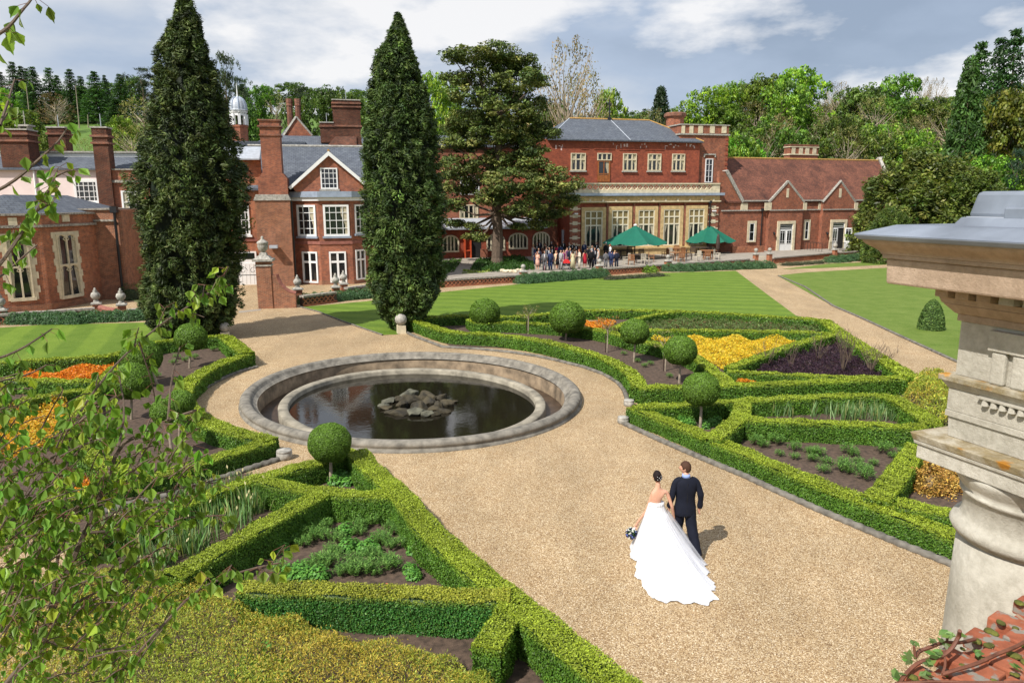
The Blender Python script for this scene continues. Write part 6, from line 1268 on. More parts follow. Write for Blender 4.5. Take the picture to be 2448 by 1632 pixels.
for kind, x, v, wd_, dist, tint, l, vr in (
    ('scots_pine', 512, 100, 78, 120, (1, 1, 1), 'layered pine showing behind the right shoulder of the left conifer', 0), ('scots_pine', 545, 165, 70, 150, (.8, .9, .8), 'dark pine lower behind the layered pine', 0), ('broadleaf_tree', 590, 190, 75, 160, (.8, 1.1, .7), 'dark green tree above the cupola', 0), ('bare_tree', 632, 208, 60, 165, (1.1, 1.4, 1), 'pale green thin tree right of the cupola', 0),
    ('broadleaf_tree', 560, 230, 80, 140, (.6, .8, .6), 'dark green tree behind the cupola dome', 1), ('scots_pine', 690, 193, 60, 165, (.8, .8, .8), 'small dark pine top left of the olive clump', 0), ('broadleaf_tree', 745, 186, 95, 150, (.75, .8, .75), 'large olive tree behind the tall middle chimney', 2), ('broadleaf_tree', 800, 205, 80, 145, (.75, .8, .7), 'olive tree against the left side of the middle conifer', 1), ('broadleaf_tree', 690, 215, 80, 140, (.7, .75, .7), 'olive tree behind the brick gable', 0),
    ('broadleaf_tree', 1000, 158, 85, 140, BR, 'bright spring green tree between the conifer and the pine', 1), ('broadleaf_tree', 1045, 175, 60, 150, BR, 'bright green tree peeping left of the big pine', 0), ('broadleaf_tree', 850, 195, 60, 150, PG, 'pale green tree just left of the middle conifer', 2),
    ('bare_tree', 1305, 88, 175, 112, (1.1, 1.0, 1.0), 'tall bare branched tree right of the big pine', 0), ('bare_tree', 1345, 165, 170, 120, (1, 1.05, .8), 'brownish budding tree above the slate roof', 0), ('broadleaf_tree', 1405, 195, 80, 135, (1.5, 1.5, .8), 'yellow green tree right of the bare tree above the roof', 1), ('broadleaf_tree', 1270, 215, 90, 135, OL, 'olive tree behind the left end of the slate roof', 2),
    ('cypress', 1519, 208, 75, 150, (.5, .55, .7), 'small dark conifer alone above the roof left of the tower chimney', 0), ('spruce', 1480, 248, 50, 200, (.6, .7, 1), 'low distant dark trees left of the small dark conifer', 0), ('broadleaf_tree', 1480, 262, 60, 190, (.6, .7, .8), 'distant blue green tree on the low skyline', 0), ('broadleaf_tree', 1565, 240, 60, 160, PG, 'pale tree beside the tower chimney', 0), ('bare_tree', 1500, 250, 90, 130, (.8, .9, .7), 'thin olive tree behind the dark conifer', 0),
    ('broadleaf_tree', 1625, 192, 105, 150, BR, 'bright green tree at the left end of the right hand wood', 0), ('broadleaf_tree', 1690, 180, 95, 155, (1.3, 1.5, .8), 'green tree second in the right skyline', 1), ('broadleaf_tree', 1745, 160, 110, 155, (1.3, 1.2, .8), 'yellow olive rounded tree on the right skyline', 2), ('broadleaf_tree', 1845, 145, 135, 148, (1.5, 1.8, .75), 'tallest bright green tree of the right hand wood', 1),
    ('broadleaf_tree', 1800, 175, 110, 140, (1.2, 1.4, .8), 'green tree in front of the tallest bright one', 0), ('bare_tree', 1925, 188, 80, 160, (.9, .8, .8), 'brown bare tree right of the tallest bright tree', 0), ('broadleaf_tree', 1970, 178, 105, 150, (.9, .95, .9), 'grey green tree in the middle of the right skyline', 2), ('broadleaf_tree', 2060, 165, 95, 158, (1.1, 1.5, .7), 'round green tree standing out on the right skyline', 1),
    ('bare_tree', 2120, 178, 60, 165, (1, .9, 1), 'thin twiggy tree right of the round green tree', 0), ('bare_tree', 2155, 180, 55, 165, (1, .9, 1), 'second thin twiggy tree on the right skyline', 0), ('broadleaf_tree', 2140, 215, 110, 145, OL, 'olive tree left of the tall right conifers', 0),
    ('spruce', 2258, 90, 145, 120, (.9, 1.1, .8), 'tall spire conifer left of the pair at the right edge', 1), ('spruce', 2303, 80, 140, 130, (.8, 1, .8), 'dark conifer near the right edge', 0), ('spruce', 2337, 60, 150, 128, (.8, 1, .9), 'tallest dark conifer at the right edge', 1), ('spruce', 2400, 70, 150, 128, (.8, 1, .9), 'dark conifer cut by the right edge', 0),
    ('cypress', 2232, 150, 112, 100, (1, 1.25, .9), 'shaggy green columnar cypress in front of the right wood', 0), ('broadleaf_tree', 2325, 160, 150, 108, (1.1, .8, .6), 'brown budding tree at the right edge', 2), ('broadleaf_tree', 2390, 200, 150, 104, (1.0, .8, .6), 'brownish tree cut by the right edge', 1),
    ('broadleaf_tree', 1718, 305, 95, 118, (.9, 1.6, .7), 'deep bright green tree behind the left end of the tiled roof', 0), ('bare_tree', 1795, 262, 100, 122, (1.1, 1, 1), 'white stemmed thin tree left of the panelled chimney', 0), ('bare_tree', 2080, 270, 130, 118, (.85, .9, .75), 'grey brown bushy tree above the end of the tiled roof', 0), ('broadleaf_tree', 2130, 350, 90, 105, (1, 1.5, .8), 'low fresh green tree right of the tiled gable', 1),
    ('broadleaf_tree', 2290, 350, 130, 96, (1, 1.4, .7), 'light green bushy tree behind the lead topped cornice', 1), ('scots_pine', 2345, 330, 60, 92, (.6, .9, 1.1), 'blue green pine at the right edge above the lead roof', 0),
    ('yew', 2132, 352, 270, 84, (1, 1, 1), 'huge dark olive yew mound right of the white doors', 0), ('yew', 2048, 480, 100, 76, (.8, .95, .9), 'dark green yew skirt reaching the lawn beside the cornice', 0), ('yew', 2240, 400, 200, 80, (.9, 1.0, .9), 'dark yew mass behind the square lead box', 0)):
    bt(kind, x, v, wd_, dist, l, tint, vr)
# the rest of the wood: each tree a thing
gw = {}
for row, (dist, v0, v1) in enumerate(((118, 285, 330), (130, 245, 300), (146, 215, 265), (165, 205, 235))):
    x = 1640 + row * 13
    while x < 2500:
        kind, tint, nm = random.choice((('broadleaf_tree', (1.1, 1.2, .8), 'mid green'), ('broadleaf_tree', OL, 'olive green'), ('broadleaf_tree', (1.2, 1.45, .75), 'fresh green'), ('bare_tree', (.9, .95, .8), 'thin brownish'), ('broadleaf_tree', (.8, 1, .7), 'dark green'), ('bare_tree', (1, 1.2, .8), 'pale budding')))
        rn = ('lowest', 'second', 'third', 'highest')[row]
        jit = random.uniform(.75, 1.15); tint = tuple(q * jit for q in tint)
        bt(kind, x, random.uniform(v0, v1), random.uniform(85, 125), dist + random.uniform(-5, 5), '%s tree, %s such from the left, %s row of the hillside wood' % (nm, NTH[gw.get((nm, rn), 0)], rn), tint, random.randrange(3), group='%s trees of the wooded hillside' % nm)
        gw[(nm, rn)] = gw.get((nm, rn), 0) + 1; x += random.uniform(48, 75)
for i in range(16):
    x = -120 + i * 62 + random.uniform(-15, 15); bt(random.choice(('broadleaf_tree', 'spruce')), x, random.uniform(185, 215), random.uniform(60, 85), 245, 'distant tree on the far left skyline behind the spruces, %s from the left' % NTH[i], (.7, .8, .7), i, group='distant trees behind the left field')
for i in range(9):
    x = 860 + i * 85 + random.uniform(-20, 20); bt('broadleaf_tree', x, random.uniform(235, 262), random.uniform(80, 110), 190, 'distant olive tree low behind the middle roofs, %s from the left' % NTH[i], (.8, .85, .75), i, group='distant trees behind the middle roofs')
for k in PR:      # prototypes never placed would stay at the origin
    for i, o in enumerate(PR[k]):
        if (k, i) not in used_p:
            for ch in list(o.children): bpy.data.objects.remove(ch)
            bpy.data.objects.remove(o)
for i, (x, y, h) in enumerate(((440, 700, 430), (1180, 700, 490), (1315, 1100, 100))):
    a, b = J(x, y + h); r = ray(a * 1.0408, b * 1.0408); k = 196 / r.y; X = r.x * k; z0 = float(terr(X, 196)); m = MB(); hh = h / 6.271 / FPX * 196; zb_t = CH + r.z * k
    m.tube([(X, 196, min(z0, zb_t) - .5), (X + .2, 196, zb_t + hh)], [.16, .08], 6); setp(m.build('tree_trunk', 'barkpale', uv=False), ('tall pale bare trunk on the far left of the field', 'tall pale bare trunk in the middle of the field', 'short pale leaning trunk in the field')[i], 'tree trunk')
# ---- ball trees
def balltree(label, ctr, rpx, foot, dd=None, group='ball shaped clipped trees', oval=.93, seed=0):
    c = G(foot, 0); t = thing('ball_tree', label, 'tree', c, group=group); F = Fac(c, 0.0); s_, z = F.hit(ctr); r = rpx / FPX * (c.y * cos(PITCH) + (CH - z) * sin(PITCH)); C = np.array([c.x + s_, c.y, z])
    dist = c.length; ls = max(.014, .00095 * dist); n = int(4 * pi * r * r * 2.3 / (2 * ls * ls * .6)); u = nrm(rng.normal(0, 1, (n, 3))); k = 1 + .02 * np.sin(u[:, 0] * 9 + seed) * np.sin(u[:, 2] * 8) + rng.uniform(-.03, .02, n)
    u2 = u * np.array([1, 1, oval]); u2[:, 2] = np.maximum(u2[:, 2], -.74); P = C + u2 * r * k[:, None]
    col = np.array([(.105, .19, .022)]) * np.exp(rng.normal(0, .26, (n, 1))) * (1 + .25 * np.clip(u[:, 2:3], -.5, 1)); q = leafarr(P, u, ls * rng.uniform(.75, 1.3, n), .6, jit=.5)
    bm = bmesh.new(); bmesh.ops.create_uvsphere(bm, u_segments=24, v_segments=14, radius=1); cv = [(C[0] + v.co.x * r * .955, C[1] + v.co.y * r * .955, C[2] + max(v.co.z * oval, -.72) * r * .955) for v in bm.verts]; cf = [[x.index for x in f.verts] for f in bm.faces if len(f.verts) == 4]; bm.free()
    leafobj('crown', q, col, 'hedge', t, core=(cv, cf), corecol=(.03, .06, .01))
    m = MB(); m.tube([c + Vector((0, 0, -.02)), c + Vector((s_ * .4 + .015, 0, z * .5)), Vector((C[0], C[1], C[2] - r * .3))], [.045, .038, .035], 8); m.build('trunk', 'barkpale', t, uv=False); return t
balltree('ball tree nearest the second conifer, first of the far right row', cA(656, 147), 36, cA(646, 288), seed=1)
balltree('largest ball tree of the far right row', cA(1275, 188), 43, cA(1260, 360), seed=2)
balltree('ball tree third in the far right row', cA(1780, 293), 34, cA(1773, 520), seed=3)
balltree('ball tree fourth in the far right row, before the yellow bed', cA(2122, 434), 39, cA(2112, 680), seed=4)
balltree('large ball tree inside the small triangular hedge at the right', cB(530, 698), 44, cB(524, 985), seed=5)
balltree('ball tree in front of the pool with its trunk above the hedges', cE(1640, 195), 50.5, cE(1650, 535), seed=6)
balltree('ball tree beside the foot of the left conifer', cD(1430, 335), 37, cD(1420, 565), seed=7)
balltree('ball tree behind the two others in the left row', cD(1060, 480), 46, cD(1190, 700), seed=8)
balltree('ball tree at the middle of the left row', cD(985, 665), 48, cD(985, 950), seed=9)
balltree('left ball tree closest to the pool, partly behind birch leaves', cD(1350, 825), 34, cD(1345, 1080), seed=10)
balltree('lower left ball tree mostly behind the birch leaves', cD(1235, 890), 33, cD(1292, 1225), seed=11)
# saplings with stakes
def sapling(label, foot, top, cols):
    c = G(foot, 0); F = Fac(c, 0.0); s_, z = F.hit(top); t = thing('staked_sapling', label, 'tree', c, group='thin staked saplings'); h = z
    n = 420; C = np.stack([c.x + s_ * .6 + rng.normal(0, .28, 30), c.y + rng.normal(0, .28, 30), h * .78 + rng.uniform(-.3, .3, 30)], 1); q, col = clumpleaves(C, np.full(30, .13), 12, .035, cols, asp=.5); leafobj('crown', q, col, 'leaf', t)
    m = MB(); m.tube([c, c + Vector((.02, 0, h * .65))], .028, 6)
    for k in range(9): a = k * 2.4; m.tube([c + Vector((.02, 0, h * (.5 + .02 * k))), c + Vector((cos(a) * .3, sin(a) * .3, h * (.75 + .02 * k)))], [.012, .005], 4, False)
    m.build('trunk', 'barkpale', t, uv=False); m = MB(); m.tube([c + Vector((-.07, .02, 0)), c + Vector((-.07, .02, h * .5))], .02, 5); m.build('stake', 'darkwood_gapshade', t, uv=False)
sapling('thin pale sapling between the first two ball trees', cA(980, 310), cA(975, 92), [(.25, .22, .08), (.18, .2, .07)]); sapling('thin staked sapling with rusty leaves behind the third ball tree', cA(1572, 450), cA(1578, 165), [(.3, .16, .05), (.2, .17, .05)]); sapling('thin staked sapling half hidden behind the fourth ball tree', cA(2008, 590), cA(2020, 290), [(.22, .2, .08), (.17, .19, .06)])
# topiary cones on the right lawn
for foot, w_, h_, l in ((e1(735, 1200), .62, 1.5, 'small clipped yew cone standing alone on the right lawn'), (e1(1110, 1290), .6, 1.5, 'second clipped yew cone half hidden by the stone pier')):
    c = G(foot, 0); n = 5200; z = rng.uniform(0, 1, n) ** 1.2; a = rng.uniform(0, 6.28, n); r = w_ * (1 - z ** 1.9) ** .6 * (.93 + .09 * rng.random(n)); P = np.stack([c.x + np.cos(a) * r, c.y + np.sin(a) * r, z * h_ + .03], 1); Nn = np.stack([np.cos(a), np.sin(a), .4 + 0 * a], 1)
    col = pick(n, [(.08, .15, .03), (.05, .10, .02), (.12, .19, .04)]) * np.exp(rng.normal(0, .2, (n, 1))); K = 8; cv = [(c.x + cos(j * pi / 6) * w_ * .88 * (1 - (i / K) ** 1.9) ** .6, c.y + sin(j * pi / 6) * w_ * .88 * (1 - (i / K) ** 1.9) ** .6, i / K * h_) for i in range(K + 1) for j in range(12)]
    o = leafobj('topiary_cone', leafarr(P, Nn, .05 * rng.uniform(.6, 1.3, n), .4), col, 'needle', core=(cv, [[i * 12 + j, i * 12 + (j + 1) % 12, (i + 1) * 12 + (j + 1) % 12, (i + 1) * 12 + j] for i in range(K) for j in range(12)]), corecol=(.02, .04, .01)); setp(o, l, 'topiary')
# ================= planting in the beds
YEL = [(.74, .54, .04), (.78, .46, .03), (.55, .48, .05), (.78, .62, .09)]
ORG = [(.72, .22, .02), (.78, .32, .03), (.55, .16, .02), (.75, .42, .04)]
bedstuff('spirea_bed', 'bright yellow low shrubs filling the bed above the purple bed', 'plants', [cB(165, 318), cB(430, 305), cB(1240, 318), cB(1180, 368), cB(950, 447), cB(700, 520), cB(600, 480), cB(480, 400), cB(330, 350)], YEL, .25, 1500, .034, .55, .42, [.45, .2, .2, .15], up=.8, lf=1.1)
bedstuff('spirea_bed', 'small orange and yellow bed behind the ball trees', 'plants', [cA(1395, 208), cA(1640, 188), cA(1600, 245), cA(1420, 262)], ORG, .25, 1400, .036, .55, .4, up=.8)
bedstuff('spirea_bed', 'bed of grey green mounds with red brown soil along the lawn hedge', 'plants', [cB(120, 218), cB(340, 160), cB(1340, 196), cB(1440, 262), cB(900, 262), cB(150, 252)], [(.14, .20, .06), (.10, .15, .045), (.17, .24, .075), (.20, .08, .05)], .2, 900, .045, .4, .36, [.4, .3, .2, .1], up=.9, lf=2.2)
bedstuff('heather_bed', 'dark purple low plants filling the triangular bed beside the path', 'plants', [cB(1480, 335), cB(1620, 355), cB(1930, 585), cB(1500, 580), cB(1000, 552), cB(860, 540), cB(1150, 410)], [(.035, .018, .035), (.06, .03, .05), (.02, .012, .02), (.09, .045, .06)], .2, 1700, .035, .3, .34, up=.7, lf=2)
bedstuff('spirea_bed', 'narrow sliver of orange plants below the purple bed', 'plants', [cB(755, 600), cB(950, 605), cB(1120, 622), cB(820, 640)], ORG, .2, 1600, .035, .5, .3, up=.8)
bedstuff('spirea_bed', 'orange low shrubs in the upper left bed behind the birch leaves', 'plants', [cD(130, 600), cD(300, 550), cD(850, 515), cD(860, 560), cD(740, 630), cD(220, 640)], ORG, .25, 1400, .036, .55, .4, [.5, .25, .15, .1], up=.8)
bedstuff('spirea_bed', 'golden yellow shrubs in the left bed behind the birch leaves', 'plants', [cD(-300, 930), cD(0, 860), (cD(250, 820)), cD(500, 800), cD(450, 1000), cD(300, 1120), cD(0, 1200), cD(-300, 1230)], [(.72, .46, .04), (.62, .40, .04), (.5, .42, .05), (.75, .34, .03)], .3, 1500, .034, .55, .5, up=.8, lf=1.3)
bedstuff('spirea_bed', 'patch of fiery orange plants low at the left behind the birch', 'plants', [cD(520, 1440), cD(640, 1340), cD(930, 1280), cD(960, 1340), cD(750, 1450), cD(560, 1500)], ORG, .2, 1500, .036, .5, .35, up=.8)
# bare twiggy shrubs in the purple bed
for i, (x, y, h, k) in enumerate(((1000, 548, 1.0, 6), (1180, 560, 1.1, 4), (1370, 500, 1.1, 6), (1550, 582, 1.75, 8), (1750, 590, 1.2, 8), (1830, 560, .9, 6), (1600, 520, 1.3, 6))):
    c = G(cB(x, y), 0); m = MB(); rr_ = random.Random(i)
    for j in range(k * 2):
        a = rr_.uniform(0, 6.28); l = rr_.uniform(.25, .6); hh = h * rr_.uniform(.7, 1); p1 = c + Vector((cos(a) * l * .4, sin(a) * l * .4, hh * .5)); p2 = c + Vector((cos(a) * l, sin(a) * l, hh)); m.tube([c, p1, p2], [.012, .008, .003], 4, False)
        for _ in range(3): q_ = p1.lerp(p2, rr_.random()); m.tube([q_, q_ + Vector((rr_.uniform(-.2, .2), rr_.uniform(-.2, .2), rr_.uniform(.15, .35)))], [.007, .003], 3, False)
    setp(m.build('bare_shrub', 'bark', uv=False), 'leafless twiggy shrub standing in the dark purple bed, %s' % ('leftmost', 'second from the left', 'low at the back', 'tallest with a pale forked stem', 'reddish at the right', 'smallest at the right', 'just behind the tallest')[i], 'shrub', 'leafless shrubs in the purple bed')
# irises
def blades(name, label, pts, dens, h, cols, wd=.022, buds=0, z0=0, fan=.25):
    W = [G(q, z0) for q in pts]; A_ = area([(w_.x, w_.y) for w_ in W]); n = int(A_ * dens); cl = sampoly(W, max(6, int(n / 5))); ci = rng.integers(0, len(cl), n); xy = cl[ci] + rng.normal(0, .05, (n, 2))
    hh = h * rng.uniform(.55, 1.15, n); a = rng.uniform(0, 2 * pi, n); ln = rng.uniform(0, fan, n) * hh; tip = np.stack([xy[:, 0] + np.cos(a) * ln, xy[:, 1] + np.sin(a) * ln, hh], 1); base = np.stack([xy[:, 0], xy[:, 1], 0 * hh], 1)
    mid = base * .45 + tip * .55; mid[:, 2] += .05 * hh; b = a + rng.normal(0, .6, n); w_ = np.stack([-np.sin(b), np.cos(b), 0 * b], 1) * (wd * rng.uniform(.6, 1.3, n))[:, None]
    q1 = np.stack([base - w_ * .7, base + w_ * .7, mid + w_, mid - w_], 1); q2 = np.stack([mid - w_, mid + w_, tip + w_ * .08, tip - w_ * .08], 1); col = pick(n, cols) * np.exp(rng.normal(0, .2, (n, 1)))
    Q = np.concatenate([q1, q2]); Cc = np.concatenate([col, col * 1.1])
    if buds:
        i = rng.choice(n, buds); bp = tip[i] + np.array([0, 0, .03]); Q = np.concatenate([Q, leafarr(bp, np.tile([[0, -1, .3]], (buds, 1)), .05, .4, axis=np.tile([[0, 0, 1.]], (buds, 1)), jit=.2)]); Cc = np.concatenate([Cc, np.tile([[.62, .55, .30]], (buds, 1))])
    return setp(leafobj(name, Q, Cc, 'leaf'), label, 'plants', kind='stuff')
IR = [(.17, .29, .11), (.12, .23, .07), (.25, .36, .17), (.08, .16, .04), (.30, .32, .12)]
blades('iris_bed', 'pale green sword leaved irises inside the right hedge', [cB(960, 895), cB(1000, 860), cB(1400, 840), cB(1880, 850), cB(2060, 945), cB(1500, 925)], 150, .5, IR, .014, fan=.5)
blades('iris_bed', 'dense sword leaved irises with pale buds inside the left hedge', [cE(300, 800), cE(640, 640), cE(1000, 570), cE(1250, 660), cE(1120, 780), cE(820, 960), cE(520, 1150), cE(250, 1260), cE(-50, 1200), cE(-250, 950)], 200, .56, IR, .014, buds=50, fan=.5)
# perennials: individual plants
def mkplant(kind, seed):
    t = thing('perennial', '', 'plant'); global rng; r2 = np.random.default_rng(seed)
    if kind == 0:   # feathery clumps of narrow leaves on upright stems
        ns = 30; a = r2.uniform(0, 6.28, ns); l = r2.uniform(.02, .26, ns); S = np.stack([np.cos(a) * l, np.sin(a) * l, r2.uniform(.22, .36, ns)], 1); P = np.repeat(S, 14, 0); n = len(P); P[:, 2] *= r2.uniform(.45, 1, n); P[:, :2] += r2.normal(0, .01, (n, 2))
        ang = r2.uniform(0, 6.28, n); ax = np.stack([np.cos(ang), np.sin(ang), r2.uniform(.1, .9, n)], 1); P = P + nrm(ax) * .04; Nn = np.stack([-np.cos(ang) * .5, -np.sin(ang) * .5, 1 + 0 * ang], 1); q = leafarr(P, Nn, .055, .17, axis=ax, jit=.15); cols = [(.13, .26, .05), (.18, .32, .07), (.08, .18, .035)]
    else:           # broad crinkled leaves
        n = 330; u = nrm(r2.normal(0, 1, (n, 3))); u[:, 2] = abs(u[:, 2]); P = u * np.array([.24, .24, .34]) * r2.uniform(.6, 1, (n, 1)); q = leafarr(P, u + np.array([0, 0, .8]), .042, .62, jit=.3); cols = [(.12, .30, .05), (.17, .37, .06), (.07, .2, .03)]
    leafobj('leaves', q, pick(len(q), cols) * np.exp(rng.normal(0, .2, (len(q), 1))), 'leaf', t)
    m = MB()
    for i in range(9): a = i * .7; m.tube([(0, 0, -.02), (cos(a) * .12, sin(a) * .12, .24)], [.008, .004], 4, False)
    m.build('stems', 'bark', t, uv=False); return t
PP = [[mkplant(0, 1), 0], [mkplant(1, 2), 0]]
def plant(px, k, s, label, group):
    c = G(px, .0); o, u_ = PP[k]; rz = random.uniform(0, 6.28)
    if not u_: o.location = c; o.rotation_euler = (0, 0, rz); o.scale = (s, s, s); o['label'] = label; o['group'] = group; PP[k][1] = 1
    else: copy_tree(o, c, rz, s, label, group)
gn = ('feathery green perennials in the soil beds', 'broad leaved green perennials in the soil beds')
_P = ((1740, 812), (1800, 825), (1860, 835), (1980, 815), (2010, 850), (1610, 875), (1580, 905), (1850, 905), (1900, 890), (1880, 950), (2110, 905), (2150, 940), (1430, 950), (1370, 985), (1500, 985), (1580, 985), (1340, 1030), (1430, 1035), (1700, 1000), (1720, 960), (2020, 985), (2060, 1020), (2130, 1050), (2240, 1030), (1640, 1090), (1690, 1120), (1980, 1160), (2100, 1190), (2130, 1220), (1600, 1160), (1650, 1200), (1560, 1190), (1820, 1190), (1720, 1270), (1790, 1265), (1870, 1260), (1950, 1240), (2000, 1270), (1230, 1240), (1500, 1240))
for (x, y), l_ in zip(_P, rowlab(_P, 'feathery green clump, %s from the left in the %s row of the left bed', 4)): plant(cE(x, y), 0, random.uniform(.55, .85), l_, gn[0] + ' left of the gravel')
_P = ((1255, 1075), (1770, 935), (1790, 1060), (1840, 1040), (1930, 1080), (2000, 1090), (1970, 1040), (2330, 1090), (1400, 1240), (1450, 1210), (1430, 1285), (1330, 1290), (2290, 1240), (2320, 1290), (1560, 1290))
for (x, y), l_ in zip(_P, rowlab(_P, 'bright broad leaved clump, %s from the left in the %s row of the left bed', 3)): plant(cE(x, y), 1, random.uniform(.6, .9), l_, gn[1] + ' left of the gravel')
_P = ((955, 425), (1110, 425), (1225, 465), (1325, 482), (1360, 500), (1405, 505), (1130, 505), (1230, 525), (1360, 540), (1615, 490), (1640, 505), (1445, 562), (1590, 565), (1685, 560), (1560, 610), (1610, 630), (1850, 480), (1930, 520), (1985, 485), (1790, 570), (1735, 615), (1720, 670), (1430, 620), (1680, 610), (1020, 445))
for (x, y), l_ in zip(_P, rowlab(_P, 'small green clump, %s from the left in the %s row of the right soil bed', 3)): plant(cC(x, y), 0, random.uniform(.5, .95), l_, 'small green perennials in the right soil bed')
for x, y in ((440, 270), (500, 285), (600, 305), (650, 290), (690, 270)): plant((1480 + x / 2.94, 920 + y / 2.94), 1, .8, 'leafy green plant under the ball tree in the triangular hedge', 'leafy plants under the right ball tree')
for x, y in ((1620, 500), (1690, 490), (1740, 510), (1790, 530), (1700, 530)): plant(cE(x, y), 1, .95, 'leafy green plant at the foot of the front ball tree', 'leafy plants under the front ball tree')
for x, y in ((1850, 560), (1900, 545), (1800, 525), (2040, 640), (1700, 470)): plant(cA(x, y), 0, .55, 'tiny green plant on the soil between the far ball trees', 'tiny plants under the far ball trees')
for x, y in ((1330, 500), (1390, 520), (1460, 500), (1600, 440), (1300, 540), (1180, 640)): plant(cD(x, y), 0, .7, 'small green plant on the soil round the left ball trees', 'small plants under the left ball trees')
# dry golden shrub by the column, small orange leaved twigs
c = G(cC(2240, 760), 0); GOLD = [(.50, .30, .06), (.40, .20, .05), (.58, .40, .10)]
for i, (x, y, r_, l) in enumerate(((2190, 740, .55, 'dry golden brown twiggy shrub beside the column base stones'), (2300, 700, .6, 'second dry golden twiggy shrub just left of the column'))):
    c = G(cC(x, y), 0); bush('dry_shrub', l, 'shrub', c, (r_, r_), .62, GOLD, 700, .03, .45, seed=i, lump=.2)
for i, (x, y) in enumerate(((955, 560), (1045, 545), (1380, 590), (1360, 575))):
    c = G(cF(x, y), 0); m = MB()
    for j in range(4): a = j * 1.7 + i; m.tube([c, c + Vector((cos(a) * .05, sin(a) * .05, .3)), c + Vector((cos(a) * .13, sin(a) * .13, .52))], [.008, .006, .003], 4, False)
    t = thing('orange_shoot', 'small orange leaved shoot in front of the near hedge, %s' % ('leftmost', 'second and tallest', 'low at the right', 'right of the tall ones')[i], 'plant', c, group='orange shoots by the golden mound'); m.build('stem', 'redtwig', t, uv=False)
    n = 60; P = np.array(c) + np.stack([rng.normal(0, .08, n), rng.normal(0, .08, n), rng.uniform(.25, .58, n)], 1); leafobj('leaves', leafarr(P, rng.normal(0, 1, (n, 3)), .025, .6), colvar(n, (.62, .22, .10)), 'leaf', t)
# golden mounds (juniper like) bottom left and right
def mound(label, pts, h, cols, p, dens, size, lf=1.0, edge=.5, seed=0, hz=None):
    W = [G(q, hz or .3) for q in pts]; P2 = [(w_.x, w_.y) for w_ in W]; A_ = area(P2); n = int(A_ * dens); xy = sampoly(W, n)
    Pa = np.array(P2); Pb = np.roll(Pa, -1, 0); d2 = np.full(n, 9.0)
    for a, b in zip(Pa, Pb):
        ab = b - a; t_ = np.clip(((xy - a) @ ab) / (ab @ ab), 0, 1); d2 = np.minimum(d2, np.linalg.norm(xy - a - t_[:, None] * ab, axis=1))
    d2 = d2 + edge * .35 * np.sin(xy[:, 0] * 6.1) * np.sin(xy[:, 1] * 5.3 + 1) * (d2 < edge); f = np.clip(d2 / edge, 0, 1) ** .5; wv = .5 + .5 * np.sin(xy[:, 0] * 1.9 * lf + seed) * np.sin(xy[:, 1] * 1.6 * lf + .7 * seed); wv2 = .5 + .5 * np.sin(xy[:, 0] * 5.3 * lf + xy[:, 1] * 2.1) * np.sin(xy[:, 1] * 4.7 * lf)
    wv3 = .5 + .5 * np.sin(xy[:, 0] * 11 * lf + xy[:, 1] * 5) * np.sin(xy[:, 1] * 9.7 * lf - xy[:, 0] * 3); H0 = h * f * (.56 + .22 * wv + .16 * wv2 + .14 * wv3); z = H0 * (1 - .5 * rng.random(n) ** 2.5) + rng.uniform(0, .05, n) + .09 * (rng.random(n) < .06) * rng.random(n)
    P = np.stack([xy[:, 0], xy[:, 1], z], 1); Nn = nrm(np.stack([rng.normal(0, .6, n), rng.normal(0, .6, n), np.ones(n)], 1)); ax = np.stack([rng.normal(0, .5, n), rng.normal(0, .5, n), np.ones(n)], 1)
    pt = .5 + .5 * np.sin(xy[:, 0] * 1.3 + 2 * np.sin(xy[:, 1] * .8)) * np.sin(xy[:, 1] * 1.1 + 1); ci = (rng.random(n) < np.clip(pt * .9, .1, .9)).astype(int)
    base = np.where(ci[:, None], np.array(cols[0]), np.array(cols[1])); base = np.where((rng.random(n) < .12)[:, None], np.array(cols[2]), base)
    col = base * np.exp(rng.normal(0, .25, (n, 1))) * (.7 + .3 * rng.random((n, 1)))
    q = leafarr(P, Nn, size * rng.uniform(.7, 1.9, n), .25, axis=ax, jit=.9)
    o = leafobj('golden_shrub', q, col, 'hedge'); return setp(o, label, 'shrub')
GM = [(.52, .40, .06), (.36, .42, .05), (.17, .22, .04)]
mound('wide golden green evergreen mound filling the bottom left corner', [cF(-1100, 250), cF(-600, 180), cF(-100, 200), cF(120, 330), cF(500, 440), cF(800, 530), cF(1000, 570), cF(1250, 600), cF(1480, 680), cF(1600, 780), cF(1760, 900), cF(1850, 1050), cF(-1400, 1150)], .56, GM, None, 5200, .0165, seed=1, hz=.5)
mound('golden evergreen shrub at the right end of the straight hedge', [cB(1985, 640), cB(2060, 590), cB(2330, 590), cB(2420, 760), cB(2420, 980), cB(2230, 960), cB(2120, 850), cB(1990, 740)], .85, GM, None, 1500, .035, .8, .6, 2)
bedstuff('weeds', 'green ivy and weeds growing through the golden mound', 'plants', [cF(100, 700), cF(300, 640), cF(450, 700), cF(420, 800), cF(150, 860)], [(.08, .2, .03), (.13, .28, .05)], .5, 500, .045, .7, .62, up=1)
